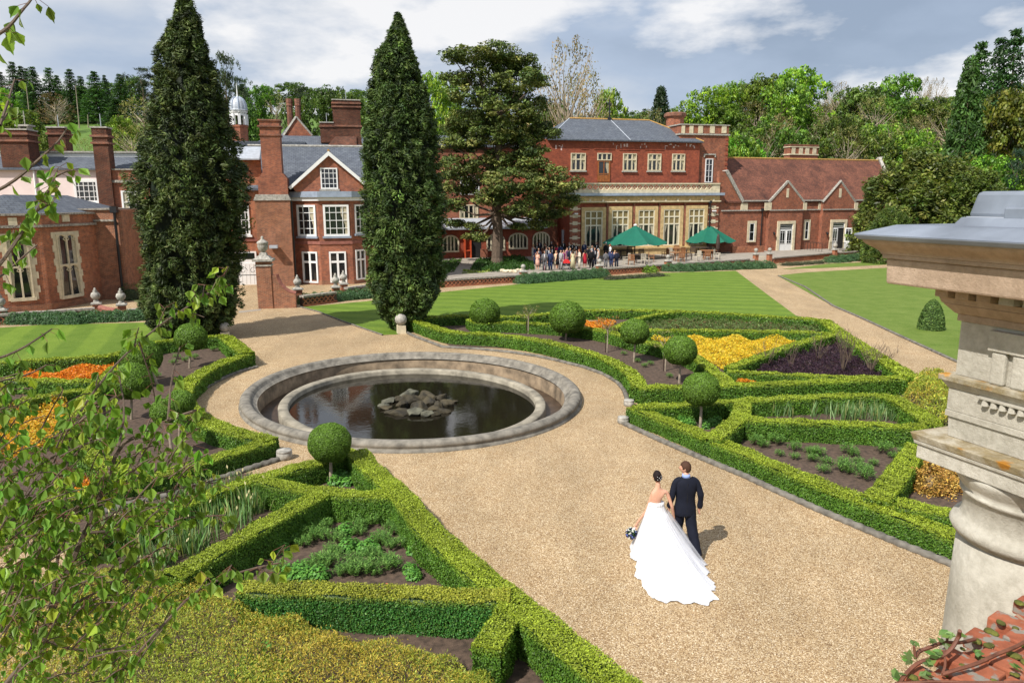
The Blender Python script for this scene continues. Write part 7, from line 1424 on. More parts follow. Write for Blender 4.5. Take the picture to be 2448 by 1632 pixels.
# ================= near stone column, entablature, tiled coping, ivy
def mat_stone2(name, a, b_, lich=0.0, sc_=2.2):
    m, t, b = newmat(name); v = coords(t); r = ramp(t, [(.25, a), (.5, tuple((x + y) / 2 for x, y in zip(a, b_))), (.75, b_)]); t.links.new(noise(t, v, sc_, 9, .65), r.inputs[0]); c = r.outputs[0]
    r2 = ramp(t, [(.35, (.78, .76, .72)), (.6, (1.06, 1.05, 1.03))]); t.links.new(noise(t, v, 17, 6, .7), r2.inputs[0]); c = mulc(t, c, r2.outputs[0], .8)
    if lich:
        r3 = ramp(t, [(lich, (0, 0, 0)), (lich + .05, (1, 1, 1))]); t.links.new(noise(t, v, 3.4, 7, .6), r3.inputs[0]); mm = N(t, 'ShaderNodeMix', data_type='RGBA'); t.links.new(r3.outputs[0], mm.inputs[0]); t.links.new(c, mm.inputs[6]); mm.inputs[7].default_value = (.62, .30, .03, 1); c = mm.outputs[2]
        r4 = ramp(t, [(.42, (1, 1, 1)), (.6, (.55, .46, .27))]); t.links.new(noise(t, v, 5.5, 8, .7), r4.inputs[0]); c = mulc(t, c, r4.outputs[0], .9)
    t.links.new(c, b.inputs['Base Color']); b.inputs['Roughness'].default_value = .88; bump(t, b, noise(t, v, 42, 7, .75), .5, .02); return m
MT['colstone'] = mat_stone2('column_stone', (.36, .335, .28), (.60, .57, .50)); MT['lichenstone'] = mat_stone2('lichened_stone', (.36, .33, .26), (.55, .50, .40), .56)
MT['brownstone'] = mat_stone2('brown_stone', (.34, .24, .165), (.50, .375, .28)); MT['lead2'] = mat_flat('sheet_lead', (.20, .225, .27), .5, .15, .4, 2.2, .08, detail=9)

tp_ = thing('stone_column', 'weathered stone column with carved entablature and lead covered cornice, close at the right', 'column')
DC = 4.1; ca = AD((2492, 1180), DC); cx, cy = ca.x, ca.y
aA = Vector((.334, -.9425, 0)); bB = Vector((.9425, .334, 0)); dg = (aA + bB)
FD_ = Fac((cx, cy), atan2(dg.y, dg.x)); SQ = dg.length
def lev(u, v):                       # half size of a block and the height of its corner seen at (u, v)
    s_, z = FD_.hit((u, v)); return -s_ / SQ, z
def blk(name, mat, h0, z0, h1, z1, bevel=.005, wb=None, par=None):
    """block whose left far corner steps out by h0 at the bottom and h1 at the top; runs 3.6 m towards the camera side"""
    C0 = Vector((cx, cy, 0)); m = MB(); P = []
    for h, z in ((h0, z0), (h1, z1)):
        q = C0 - aA * h - bB * h; P += [q + Vector((0, 0, z)), q + aA * (h + 3.4) + Vector((0, 0, z)), q + aA * (h + 3.4) + bB * (h + .55) + Vector((0, 0, z)), q + bB * (2 * h + .0) + Vector((0, 0, z))]
    m.hexa(P); return m.build(name, mat, par or tp_, uv=False, bev=bevel)
hA, zA1 = lev(2174, 1030); hA2, zA2 = lev(2189, 1053); hA3, zA3 = lev(2189, 1092)
hb = zA3 - .40; rc_ = .385
m = MB(); prof = [(.52, -.05), (.52, .25), (.48, .3), (.47, .5)] + [(rc_ * (1.0 + .17 * (1 - z / hb) ** .8), z) for z in [hb * q / 14 for q in range(2, 15)]]
m.lathe(prof, (cx, cy, 0), 72); m.build('shaft', 'colstone', tp_, sm=True, uv=False)
m = MB(); R0 = rc_
m.lathe([(R0, hb), (R0 * 1.03, hb + .01), (R0 * 1.03, hb + .02), (R0 * 1.08, hb + .028), (R0 * 1.115, hb + .058), (R0 * 1.08, hb + .088), (R0 * 1.0, hb + .10), (R0 * .97, hb + .13), (R0 * .965, hb + .25), (R0 * 1.03, hb + .262), (R0 * 1.03, hb + .278), (R0 * 1.0, hb + .285), (R0 * 1.06, hb + .32), (R0 * 1.12, hb + .36), (R0 * 1.15, hb + .40)], (cx, cy, 0), 72); m.build('capital', 'colstone', tp_, sm=True, uv=False)
o = blk('abacus', 'colstone', hA3, zA3, hA3, zA2 - .012); blk('fillet', 'colstone', hA3 + .012, zA2 - .012, hA3 + .016, zA2 + .008, .003); blk('abacus_top', 'lichenstone', hA - .015, zA2 + .008, hA, zA1, .006)
p0, q0 = lev(2268, 1010); p1, q1 = lev(2266, 992); p2, q2 = lev(2259, 981); p3, q3 = lev(2262, 975); p4, q4 = lev(2266, 925); p5, q5 = lev(2250, 917); p6, q6 = lev(2242, 905); p7, q7 = lev(2242, 891)
blk('architrave', 'colstone', p0, zA1, p1, q1); blk('fillet', 'colstone', p2, q1, p2, q2 + .01, .003); blk('architrave', 'colstone', p3, q2 + .01, p3, q4); blk('moulding', 'colstone', p4, q4, p6 - .01, q6, .004); blk('moulding', 'lichenstone', p6, q6, p7, q7)
r0, s0 = lev(2284, 884); r1, s1 = lev(2298, 766); r1 = r0 = (r0 + r1) / 2
blk('frieze', 'colstone', r0, q7, r0, s1)
# triglyph: recessed grooves shown as raised bars on the left face
def onface(h, x0, x1, z0, z1, t, mat, name, bev=.004):    # box on the left face (normal -b); x along a measured from the far corner
    C0 = Vector((cx, cy, 0)) - aA * h - bB * h; m = MB(); P = []
    for z in (z0, z1):
        P += [C0 + aA * x0 - bB * t + Vector((0, 0, z)), C0 + aA * x1 - bB * t + Vector((0, 0, z)), C0 + aA * x1 + bB * .02 + Vector((0, 0, z)), C0 + aA * x0 + bB * .02 + Vector((0, 0, z))]
    m.hexa(P); return m.build(name, mat, tp_, uv=False, bev=bev)
zt0, zt1 = q7 + .0, s1 - .13
for k in range(4):
    a0 = .22 + k * .115
    for x0, x1 in ((a0, a0 + .082),): onface(r0, x0, x1, zt0, zt1, .028, 'colstone', 'triglyph_bar', .012)
onface(r0, .20, .70, zt1, s1 - .02, .035, 'colstone', 'triglyph_cap')
for k in range(9): # guttae
    C0 = Vector((cx, cy, 0)) - aA * p3 - bB * p3 + aA * (.24 + .05 * k) - bB * .012; m = MB(); m.lathe([(.021, 0), (.014, .035)], C0 + Vector((0, 0, q4 - .045)), 8); m.build('gutta', 'colstone', tp_, uv=False)
onface(p3, .2, .7, q4 - .012, q4 + .0, .03, 'colstone', 'regula', .002)
t0_, u0_ = lev(2289, 754); t1_, u1_ = lev(2272, 742); t2_, u2_ = lev(2250, 722); t3_, u3_ = lev(2246, 712); t4_, u4_ = lev(2211, 706); t5_, u5_ = lev(2211, 681)
blk('moulding', 'brownstone', t0_, s1, t0_, u0_ + .012, .003); blk('moulding', 'brownstone', t0_ + .01, u0_ + .012, t2_, u2_, .01); blk('moulding', 'brownstone', t2_, u2_, t3_ + .004, u4_, .004)
blk('dentil_bed', 'brownstone', t5_ - .07, u4_, t5_ - .07, u5_, .002)
for k in range(26):
    onface(t5_ - .07, .0 + .125 * k, .08 + .125 * k, u4_ + .005, u5_, .07, 'colstone' if k > 2 else 'brownstone', 'dentil', .003)
f0, g0 = lev(2118, 666); f1, g1 = lev(2118, 617); f2, g2 = lev(2109, 611); f3, g3_ = lev(2064, 572); f4, g4_ = lev(2037, 562); f5, g5 = lev(2067, 533)
blk('corona', 'brownstone', f0, u5_, f1, g1, .012); blk('fillet', 'brownstone', f2, g1, f2, g2 + .01, .003)
n_ = 7; hz = [(f2 + .005 + (f3 - f2) * (1 - cos(pi * i / n_)) / 2, g2 + .01 + (g3_ - g2 - .01) * i / n_) for i in range(n_ + 1)]
for (h0, z0), (h1, z1) in zip(hz[:-1], hz[1:]): blk('cyma', 'brownstone', h0, z0, h1, z1, 0)
L1 = lev(2037, 562)[1]
blk('lead_flashing', 'lead2', f4 - .02, g3_, f4, g3_ + .03, .008); blk('lead_top', 'lead2', f4, g3_ + .03, f4 - .16, g3_ + .085, .01)
k0_, l0_ = lev(2312, 519); k1_, l1_ = lev(2320, 458)
blk('lead_upstand', 'lead2', k0_ + .05, g3_ + .08, k0_ + .02, l0_, .006); blk('lead_box', 'lead2', k0_, l0_, k0_ - .025, l1_, .02)
onface(k0_, .22, .34, l0_ - .01, l0_ + .055, .02, 'lead2', 'lead_clip', .01); onface(k0_, .0, .9, l0_ - .006, l0_ + .004, .008, 'leadpale', 'lead_seam', .002)
C0 = Vector((cx, cy, 0)) - aA * (k0_) - bB * (k0_); m = MB(); m.tube([C0 + aA * .5 - bB * .0 + Vector((0, 0, l0_)), C0 + aA * .5 - bB * .06 + Vector((0, 0, g3_ + .09))], .006, 5); m.build('lead_seam', 'leadpale', tp_, uv=False)
# ---- sloping brick parapet coping
MT['oldbrick'] = mat_stone2('old_red_brick', (.26, .065, .03), (.42, .14, .07)); MT['moss'] = mat_flat('moss', (.12, .125, .02), .95, var=.5, sc_=14, bmp=1)
tb = MT['oldbrick'].node_tree; bb = tb.nodes['Principled BSDF']; lk = bb.inputs['Base Color'].links[0].from_socket; vv = coords(tb)
rr2 = ramp(tb, [(.54, (0, 0, 0)), (.60, (1, 1, 1))]); tb.links.new(noise(tb, vv, 16, 5, .5), rr2.inputs[0]); mm = N(tb, 'ShaderNodeMix', data_type='RGBA'); tb.links.new(rr2.outputs[0], mm.inputs[0]); tb.links.new(lk, mm.inputs[6]); mm.inputs[7].default_value = (.25, .225, .19, 1); tb.links.new(mm.outputs[2], bb.inputs['Base Color'])
pz = 4.75; E0 = G((2195, 1585), pz); E1 = G((2448, 1418), pz); ed = (E1 - E0).normalized(); ep = Vector((ed.y, -ed.x, 0))   # ep points towards the camera
pp = thing('brick_parapet', 'mossy old red brick coping of a parapet in the bottom right corner', 'wall', E0)
m = MB(); Q = [E0 - ed * .35 + ep * .03, E0 + ed * 3 + ep * .03, E0 + ed * 3 + ep * 1.3, E0 - ed * .35 + ep * 1.3]; m.prism([Vector((q.x, q.y, 0)) for q in Q], (0, 0, pz - .045)); m.build('wall', 'brick', pp)
r_ = random.Random(11); mo = MB(); nb = 0; mb_ = MB()
for i in range(-3, 22):
    for k in range(5):
        if i < -1 and k < 1: continue
        x0 = i * .115 + r_.uniform(-.003, .003); y0 = k * .235 - (.1 if i % 2 else 0) + r_.uniform(-.004, .004); zz = pz - .02 - k * .004 + r_.uniform(-.005, .006)
        c = E0 + ed * (x0 + .052) + ep * (y0 + .112 + (.1 if k or not i % 2 else .1)); mb_.box((c.x, c.y, zz), (.103, .222, .06), atan2(ed.y, ed.x) + r_.uniform(-.02, .02))
mb_.build('bricks', 'oldbrick', pp, uv=False, bev=.008)
for i in range(-1, 20):      # moss in the joints
    for _ in range(34):
        if r_.random() < .3 + .4 * sin(i * 2.1): continue
        y = r_.uniform(.02, 1.0); c = E0 + ed * (i * .115 - .004 + r_.uniform(-.012, .012)) + ep * y; s = r_.uniform(.007, .020); mo.lathe([(s * 1.1, 0), (s, s * .35), (s * .55, s * .6), (.002, s * .7)], c + Vector((0, 0, .008)), 9, sx=1, sy=r_.uniform(.9, 1.4))
mo.build('moss', 'moss', pp, sm=True, uv=False)
iv = thing('ivy', 'red stemmed ivy creeping over the brick parapet with a few small green leaves', 'plant', E0)
def ivp(x, y, z): return G(c13(x, y), pz + z)
vines = [[(30, 896, .02), (120, 780, .04), (220, 705, .05), (380, 680, .06), (480, 610, .08), (540, 500, .12), (550, 450, .16)], [(170, 680, .05), (200, 620, .06), (290, 595, .07), (400, 545, .08), (560, 555, .05), (680, 520, .04)], [(400, 820, .04), (560, 770, .05), (700, 730, .05), (860, 650, .05), (1000, 600, .05), (1110, 540, .05)], [(0, 896, .03), (250, 885, .04), (330, 880, .04), (700, 890, .04), (1100, 885, .05)], [(400, 820, .04), (430, 740, .05), (415, 620, .07)], [(170, 690, .05), (165, 620, .08), (160, 580, .1)], [(440, 545, .08), (445, 500, .1), (470, 470, .12)], [(500, 560, .08), (560, 490, .09)]]
m = MB()
for V_ in vines:
    P = resample([ivp(*q) for q in V_], .03, 2); m.tube(P, [.0075 if len(V_) > 5 else .005] * len(P), 6)
m.build('stems', 'redtwig', iv, uv=False)
Qs, Cs_ = [], []
for x, y, z, s in ((430, 480, .12, .028), (470, 490, .12, .018), (575, 490, .1, .015), (330, 655, .07, .03), (370, 630, .08, .018), (275, 735, .05, .024), (120, 660, .06, .026), (90, 690, .05, .022), (165, 560, .1, .02), (310, 535, .1, .018), (110, 710, .05, .02), (20, 815, .04, .026), (10, 850, .03, .02), (265, 830, .04, .028), (700, 640, .04, .022), (1035, 760, .04, .024), (435, 575, .08, .018), (390, 530, .1, .014), (300, 715, .06, .02)):
    c = np.array(ivp(x, y, z)); 
    for a in (0, 2.1, 4.2, 1.0): Qs.append(leafarr((c + np.array([cos(a) * s * .5, sin(a) * s * .5, 0]))[None], [[0, -.3, 1]], s * .75, .62, jit=.3)); Cs_.append(colvar(1, (.11, .19, .05), .3))
leafobj('leaves', np.concatenate(Qs), np.concatenate(Cs_), 'leaf', iv)
# ================= birch branches at the left, close to the camera
bt_ = thing('birch_tree', 'leafy birch branches close to the camera down the left side of the photo', 'tree', (-3.4, 1.7, 0))
cX = CR(0, 1150, 3.253)
stems = [([(-60, 1760), (18, 1632), (55, 1590), (92, 1525), (117, 1482), (154, 1380), (175, 1334), (203, 1273), (227, 1211), (255, 1150), (284, 1067), (330, 1040), (402, 1003), (470, 980)], 2.9, .016),
 ([(117, 1482), (150, 1250), (166, 1035), (190, 985), (240, 915), (287, 860), (332, 818), (392, 770), (446, 735), (497, 700), (535, 680)], 3.0, .0065),
 ([(180, 1760), (264, 1632), (332, 1559), (400, 1482), (461, 1417), (522, 1384), (599, 1359), (666, 1345)], 2.7, .0068), ([(203, 1273), (277, 1267), (369, 1245), (446, 1236), (538, 1230)], 2.9, .005), ([(215, 1215), (255, 1202), (369, 1181), (480, 1156), (540, 1140)], 3.1, .005),
 ([(-120, 150), (0, 81), (26, 60), (52, 26), (75, 0), (95, -40)], 2.3, .006), ([(-150, 520), (0, 454), (48, 422), (96, 378), (134, 346), (163, 304)], 2.5, .006), ([(-100, 740), (0, 633), (41, 572), (77, 521), (108, 470), (128, 432), (137, 403)], 2.5, .007), ([(-60, 690), (0, 665), (48, 620), (89, 585)], 2.6, .004),
 ([(-100, 880), (0, 856), (51, 834), (96, 805), (124, 786)], 2.8, .005), ([(-60, 930), (0, 910), (64, 898), (112, 872)], 2.9, .004), ([(-100, 1330), (0, 1270), (75, 1200), (140, 1120), (200, 1060), (250, 1030)], 3.1, .009), ([(-80, 1500), (0, 1440), (60, 1380), (120, 1300), (190, 1210)], 3.2, .009), ([(117, 1482), (180, 1440), (260, 1400), (330, 1340), (400, 1300)], 3.0, .006), ([(92, 1525), (200, 1560), (300, 1545), (380, 1500)], 2.8, .006), ([(0, 1560), (60, 1470), (80, 1400), (75, 1330), (60, 1260)], 3.0, .007), ([(332, 818), (360, 900), (372, 960)], 3.0, .003), ([(284, 1067), (300, 980), (285, 900)], 2.9, .004), ([(402, 1003), (410, 900), (430, 830)], 2.9, .004), ([(0, 300), (20, 240), (35, 190)], 2.4, .004), ([(-60, 360), (0, 300), (30, 250)], 2.4, .004)]
m = MB(); LP, LD, LS = [], [], []; r_ = random.Random(2)
def stem(pts, d, rad, leaves=True, dd=.25):
    P = [AD(p, d + dd * i / len(pts)) for i, p in enumerate(pts)]; P = resample(P, .05, 1); n = len(P); m.tube(P, [rad * (1 - .75 * i / n) + .0012 for i in range(n)], 5, False)
    if leaves:
        step = .036; L_ = 0
        for i in range(int(n * .15), n):
            u, v = 0, 0
            if r_.random() < (.6 if rad < .003 else .95 if rad < .008 else .35):
                side = Vector((r_.uniform(-1, 1), r_.uniform(-1, 1), r_.uniform(-.7, .7))) * .035; LP.append(P[i] + side); LD.append(P[i]); LS.append(r_.uniform(.6, 1.15))
            if rad < .008 and r_.random() < .5: side = Vector((r_.uniform(-1, 1), r_.uniform(-1, 1), r_.uniform(-.9, .3))) * .04; LP.append(P[i] + side); LD.append(P[i]); LS.append(r_.uniform(.6, 1.1))
    return P
for pts, d, rad in stems:
    stem(pts, d, rad)
    if len(pts) > 4 and pts[0][1] > 1000 or rad > .006:
        for q0, q1 in zip(pts[1:-1], pts[2:]):
            for t in (.25, .75):
                x, y = q0[0] + (q1[0] - q0[0]) * t, q0[1] + (q1[1] - q0[1]) * t; s_ = r_.choice((-1, 1)); a = atan2(q1[1] - q0[1], q1[0] - q0[0]) + s_ * r_.uniform(.4, .9); l = r_.uniform(25, 58); r_.random() < .62 and stem([(x, y), (x + cos(a) * l * .5, y + sin(a) * l * .5 - 3), (x + cos(a) * l, y + sin(a) * l)], d + .1, .0018, dd=r_.uniform(-.1, .1))
# side twigs filling the lower left
dens = [((0, 860), (300, 940), (470, 1010), (520, 1120), (440, 1240), (370, 1330), (430, 1400), (400, 1500), (300, 1632), (-60, 1632), (-60, 860))][0]
k = 0
while k < 330:
    x, y = r_.uniform(-60, 560), r_.uniform(840, 1660)
    if not inpoly(np.array([x]), np.array([y]), dens)[0]: continue
    pr_ = (1 - max(0, x) / 680) * (.35 + .65 * min(1, (y - 840) / 350))
    if r_.random() > pr_: continue
    k += 1; d = r_.uniform(2.6, 3.5); a = r_.uniform(.15, 1.25); l = r_.uniform(50, 120); x0, y0 = x - cos(a) * l, y + sin(a) * l
    stem([(x0, y0), (x0 * .45 + x * .55, y0 * .5 + y * .5 - 8), (x, y)], d, .0022, dd=r_.uniform(-.1, .1))
tr = [Vector((-3.4, 1.7, 0)), Vector((-3.3, 1.8, 2)), Vector((-3.0, 2.0, 3.6)), AD((-60, 1760), 2.9)]
m.tube(tr, [.11, .09, .05, .02], 10); m.tube([tr[1], AD((-160, 1800), 3.0), AD((180, 1760), 2.7)], [.05, .03, .011], 8); m.tube([tr[2], AD((-500, 900), 2.6), AD((-120, 500), 2.5), AD((-120, 150), 2.3)], [.04, .03, .012, .006], 8)
for p, d in (((-100, 740), 2.5), ((-150, 520), 2.5), ((-100, 880), 2.8), ((-60, 360), 2.4)): m.tube([AD((-500, 900), 2.6).lerp(AD((-120, 500), 2.5), .5), AD(p, d)], [.015, .007], 6)
m.build('branches', 'bark', bt_, uv=False)
# birch leaves: ovate, toothed, folded along the midrib
LSh = [(0, 0), (.20, .16), (.36, .34), (.40, .46), (.33, .60), (.22, .76), (.10, .90), (0, 1.08)]
V, Fq, Cc = [], [], []; nl = len(LP)
for i in range(nl):
    s = .047 * LS[i]; out = (LP[i] - LD[i]).normalized(); T = (out * .6 + Vector((r_.uniform(-.5, .5), r_.uniform(-.5, .5), -1.0))).normalized(); n_ = Vector((r_.uniform(-.9, .9), r_.uniform(-1.5, .2), r_.uniform(.1, 1.3))); B = T.cross(n_).normalized(); Nn_ = B.cross(T).normalized()
    fold = r_.uniform(.1, .35); curl = r_.uniform(-.25, .15); base = LP[i]; b0 = len(V); col = np.array((.17, .29, .045)) * np.exp(r_.gauss(0, .22)) * (1 + np.array([r_.gauss(0, .1), r_.gauss(0, .05), 0]))
    if r_.random() < .12: col = col * np.array([1.7, 1.35, 1.0])
    for x, y in LSh: V.append(base + T * (y * s) + Nn_ * (curl * s * y * y))
    for sd in (1, -1):
        for j, (x, y) in enumerate(LSh): jj = .96 + .1 * (j % 2); V.append(base + T * (y * s * (1.02 if j % 2 else .97)) + B * (sd * x * s * jj) + Nn_ * (fold * x * s + curl * s * y * y))
    for j in range(7):
        for k_ in (8, 16): Fq.append((b0 + j, b0 + k_ + j, b0 + k_ + j + 1, b0 + j + 1))
    Cc += [col] * 24
    m2 = None
lo = leafobj('leaves', np.zeros((0, 4, 3)), np.zeros((0, 3)), 'birch', bt_, core=([tuple(v) for v in V], Fq), corecol=np.array(Cc)); smooth(lo.data)
m = MB()
for i in range(0, nl): m.tube([LD[i], LP[i]], .0011, 3, False)
m.build('petioles', 'redtwig', bt_, uv=False)

# ================= people
def mat_obj(name, rough=.8, bmp=0.0, base=1.0):
    m_, t, b = newmat(name); oi = N(t, 'ShaderNodeObjectInfo'); v = coords(t); r = ramp(t, [(.3, (.82, .82, .82)), (.7, (1.12, 1.12, 1.12))]); t.links.new(noise(t, v, 9, 4), r.inputs[0]); t.links.new(mulc(t, oi.outputs['Color'], r.outputs[0]), b.inputs['Base Color']); b.inputs['Roughness'].default_value = rough; b.inputs['Specular IOR Level'].default_value = .2
    if bmp: bump(t, b, noise(t, v, 60, 4), bmp, .01)
    return m_
MT['cloth'] = mat_obj('cloth', .85, .3); MT['hairm'] = mat_obj('hair', .75, .4)
ms, ts, bs = newmat('skin'); bs.inputs['Base Color'].default_value = (.62, .34, .23, 1); bs.inputs['Roughness'].default_value = .5; bs.inputs['Subsurface Weight'].default_value = .12; bs.inputs['Subsurface Radius'].default_value = (.02, .01, .005); MT['skin'] = ms
md_, td, bd = newmat('white_satin'); bd.inputs['Base Color'].default_value = (.66, .66, .68, 1); bd.inputs['Roughness'].default_value = .55; bump(td, bd, noise(td, coords(td, 'Object', (1, 1, .3)), 14, 5, .6), .35, .02); MT['satin'] = md_
mv, tv, bv = newmat('tulle'); tr_ = N(tv, 'ShaderNodeBsdfTransparent'); df = N(tv, 'ShaderNodeBsdfDiffuse'); df.inputs['Color'].default_value = (.85, .86, .9, 1); tl = N(tv, 'ShaderNodeBsdfTranslucent'); tl.inputs['Color'].default_value = (.8, .8, .85, 1); a1 = N(tv, 'ShaderNodeMixShader'); a1.inputs[0].default_value = .4; tv.links.new(df.outputs[0], a1.inputs[1]); tv.links.new(tl.outputs[0], a1.inputs[2]); a2 = N(tv, 'ShaderNodeMixShader'); a2.inputs[0].default_value = .42; tv.links.new(tr_.outputs[0], a2.inputs[1]); tv.links.new(a1.outputs[0], a2.inputs[2]); tv.links.new(a2.outputs[0], tv.nodes['Material Output'].inputs[0]); MT['tulle'] = mv
def skinmesh(name, pts, edges, mat, parent, sub=2, col=None):
    me = bpy.data.meshes.new(name); me.from_pydata([p[:3] for p in pts], edges, []); ob = bpy.data.objects.new(name, me); COL.objects.link(ob)
    md = ob.modifiers.new('skin', 'SKIN'); md.use_smooth_shade = True; me.skin_vertices[0].data[0].use_root = True if False else me.skin_vertices[0].data[0].use_root
    for i, p in enumerate(pts): me.skin_vertices[0].data[i].radius = (p[3], p[4] if len(p) > 4 else p[3])
    me.skin_vertices[0].data[0].use_root = True
    if sub: s_ = ob.modifiers.new('sub', 'SUBSURF'); s_.levels = sub; s_.render_levels = sub
    dg_ = bpy.context.evaluated_depsgraph_get(); dg_.update(); nm = bpy.data.meshes.new_from_object(ob.evaluated_get(dg_)); bpy.data.objects.remove(ob); nm.materials.clear(); nm.materials.append(MT[mat]); smooth(nm); o = mkobj(name, nm, parent)
    if col: o.color = (*col, 1)
    return o
def loft(m, rings, n=24, cap=True):     # rings: (cx, cy, z, rx, ry)
    vs = [(x + rx * cos(2 * pi * j / n), y + ry * sin(2 * pi * j / n), z) for x, y, z, rx, ry in rings for j in range(n)]
    fs = [(i * n + j, i * n + (j + 1) % n, (i + 1) * n + (j + 1) % n, (i + 1) * n + j) for i in range(len(rings) - 1) for j in range(n)]
    if cap: fs += [tuple(range(n - 1, -1, -1)), tuple((len(rings) - 1) * n + j for j in range(n))]
    return m.add(vs, fs)
def headverts(c, yaw, tilt=0.0, s=1.0, female=False):
    """a head with nose, brow, chin, lips and ears; local +y is the face"""
    n, k = 28, 22; vs = []; g = lambda x, a, w_: math.exp(-((x - a) / w_) ** 2)
    for i in range(k + 1):
        ph = pi * i / k; z = -cos(ph)
        for j in range(n):
            th = 2 * pi * j / n; x, y = sin(th) * sin(ph), cos(th) * sin(ph); f = max(y, 0); zz = z
            wx = .076 * (1 - .24 * max(0, -z) ** 1.4); wy = .096 * (1 - .10 * max(0, -z))
            X = x * wx; Y = y * wy + (.012 if z < 0 else 0) * f; Z = zz * .118
            fx = g(x, 0, .17); F_ = f ** 3
            Y += F_ * (.026 * fx * g(z, -.22, .13) + .012 * fx * g(z, -.02, .2) + .008 * g(z, .14, .1) - .009 * (g(x, .38, .16) + g(x, -.38, .16)) * g(z, .02, .1) + .008 * g(x, 0, .3) * g(z, -.5, .07) + .012 * g(x, 0, .35) * g(z, -.78, .14) - .006 * fx * g(z, -.40, .05))
            vs.append((X, Y, Z))
    fs = [(i * n + j, i * n + (j + 1) % n, (i + 1) * n + (j + 1) % n, (i + 1) * n + j) for i in range(k) for j in range(n)]
    for sx in (-1, 1):       # ears
        b0 = len(vs); 
        for a in range(6):
            for b in range(8):
                p1, t1 = pi * a / 5, 2 * pi * b / 8; vs.append((sx * (.075 + .008 * sin(p1) * cos(t1)), -.008 + .018 * sin(p1) * sin(t1), -.012 + .032 * -cos(p1)))
        fs += [(b0 + a * 8 + b, b0 + a * 8 + (b + 1) % 8, b0 + (a + 1) * 8 + (b + 1) % 8, b0 + (a + 1) * 8 + b) for a in range(5) for b in range(8)]
    M_ = Matrix.Translation(Vector(c)) @ Matrix.Rotation(yaw, 4, 'Z') @ Matrix.Rotation(tilt, 4, 'X') @ Matrix.Scale(s, 4)
    return [tuple(M_ @ Vector(v)) for v in vs], fs, M_
def joinmesh(a, vs, fs):
    bm = bmesh.new(); bm.from_mesh(a.data); B = [bm.verts.new(v) for v in vs]
    for f in fs:
        try: bm.faces.new([B[i] for i in f])
        except Exception: pass
    bmesh.ops.remove_doubles(bm, verts=B, dist=.00005)
    for f in bm.faces: f.smooth = True
    bm.normal_update(); bm.to_mesh(a.data); bm.free()
def handpts(pts, edges, wrist, d, side, curl=.5, s=1.0):
    """palm and five fingers continuing the skinned arm; d points along the hand, side towards the thumb"""
    d = Vector(d).normalized(); sd = Vector(side).normalized(); nn = d.cross(sd).normalized(); W = Vector(pts[wrist][:3]); b = len(pts)
    pm = W + d * .045 * s; pts.append((*pm, .026 * s, .014 * s)); edges.append((wrist, b)); kn = W + d * .085 * s; 
    for i, (o_, l) in enumerate(((.030, .062), (.010, .072), (-.010, .067), (-.029, .052))):
        k0 = kn + sd * o_ * s; m1 = k0 + d * l * .45 * s + nn * curl * .02 * s; e_ = m1 + d * l * .5 * s * (1 - curl * .6) + nn * curl * .035 * s
        q = len(pts); pts.append((*k0, .0105 * s)); pts.append((*m1, .009 * s)); pts.append((*e_, .0075 * s)); edges += [(b, q), (q, q + 1), (q + 1, q + 2)]
    q = len(pts); t1 = W + d * .03 * s + sd * .035 * s; t2 = t1 + (d * .7 + sd * .5).normalized() * .04 * s; pts.append((*t1, .012 * s)); pts.append((*t2, .0095 * s)); edges += [(b, q), (q, q + 1)]
# ---------------- groom (local: x right, y forward, z up)
gpos = G((1641 + 1, 1105), 1.80); gpos.z = 0
gr_ = thing('person', 'man in a dark navy suit walking away beside the bride, face turned left towards her', 'person')
pts = [(0, 0, 1.02, .10, .08), (0, .01, 1.2, .11, .08), (0, .0, 1.38, .12, .08), (0, 0, 1.50, .06), (0, .015, 1.56, .058), (0, .02, 1.62, .056),
  (-.19, 0, 1.44, .05), (-.255, -.04, 1.16, .042), (-.285, .03, .925, .028), (.19, 0, 1.44, .05), (.27, -.05, 1.17, .042), (.27, .0, .90, .028)]
ed_ = [(0, 1), (1, 2), (2, 3), (3, 4), (4, 5), (2, 6), (6, 7), (7, 8), (2, 9), (9, 10), (10, 11)]
handpts(pts, ed_, 8, (-.15, .1, -1), (0.1, 1, 0), .5); handpts(pts, ed_, 11, (-.05, .15, -1), (-.2, 1, 0), .6)
bdy = skinmesh('body', pts, ed_, 'skin', gr_, 2); vs, fs, HM = headverts((-.01, .035, 1.69), R(62), R(-4), 1.0); joinmesh(bdy, vs, fs)
# eyes
m = MB()
for sx in (-1, 1):
    p = HM @ Vector((sx * .029, .083, .004)); m.lathe(sphere_prof(.010, 6), p, 10)
m.build('eyes', 'dark', gr_, sm=True, uv=False)
def hairshell(name, HM, par, col, zcut=.02, back=-.075, thick=1.09, long=0.0):
    m = MB(); n, k = 28, 18; vs = []; keep = []
    for i in range(k + 1):
        ph = pi * i / k; z = -cos(ph)
        for j in range(n):
            th = 2 * pi * j / n; x, y = sin(th) * sin(ph), cos(th) * sin(ph); q = 1 + .02 * sin(th * 9) * sin(ph * 7); v = Vector((x * .082 * q, y * .103 * q - .004, z * .124 * q + .003)); vs.append(HM @ v); lim = (.45 if y > .55 else (-.05 if abs(y) < .35 else -.62 if y < 0 else .2)); keep.append(z > lim)
    fs = [(i * n + j, i * n + (j + 1) % n, (i + 1) * n + (j + 1) % n, (i + 1) * n + j) for i in range(k) for j in range(n) if keep[i * n + j] or keep[(i + 1) * n + j]]
    m.add(vs, fs); o = m.build(name, 'hairm', par, sm=True, uv=False); o.color = (*col, 1); s_ = o.modifiers.new('t', 'SOLIDIFY'); s_.thickness = .006; return o
hairshell('hair', HM, gr_, (.07, .035, .022))
NAVY = (.009, .011, .021)
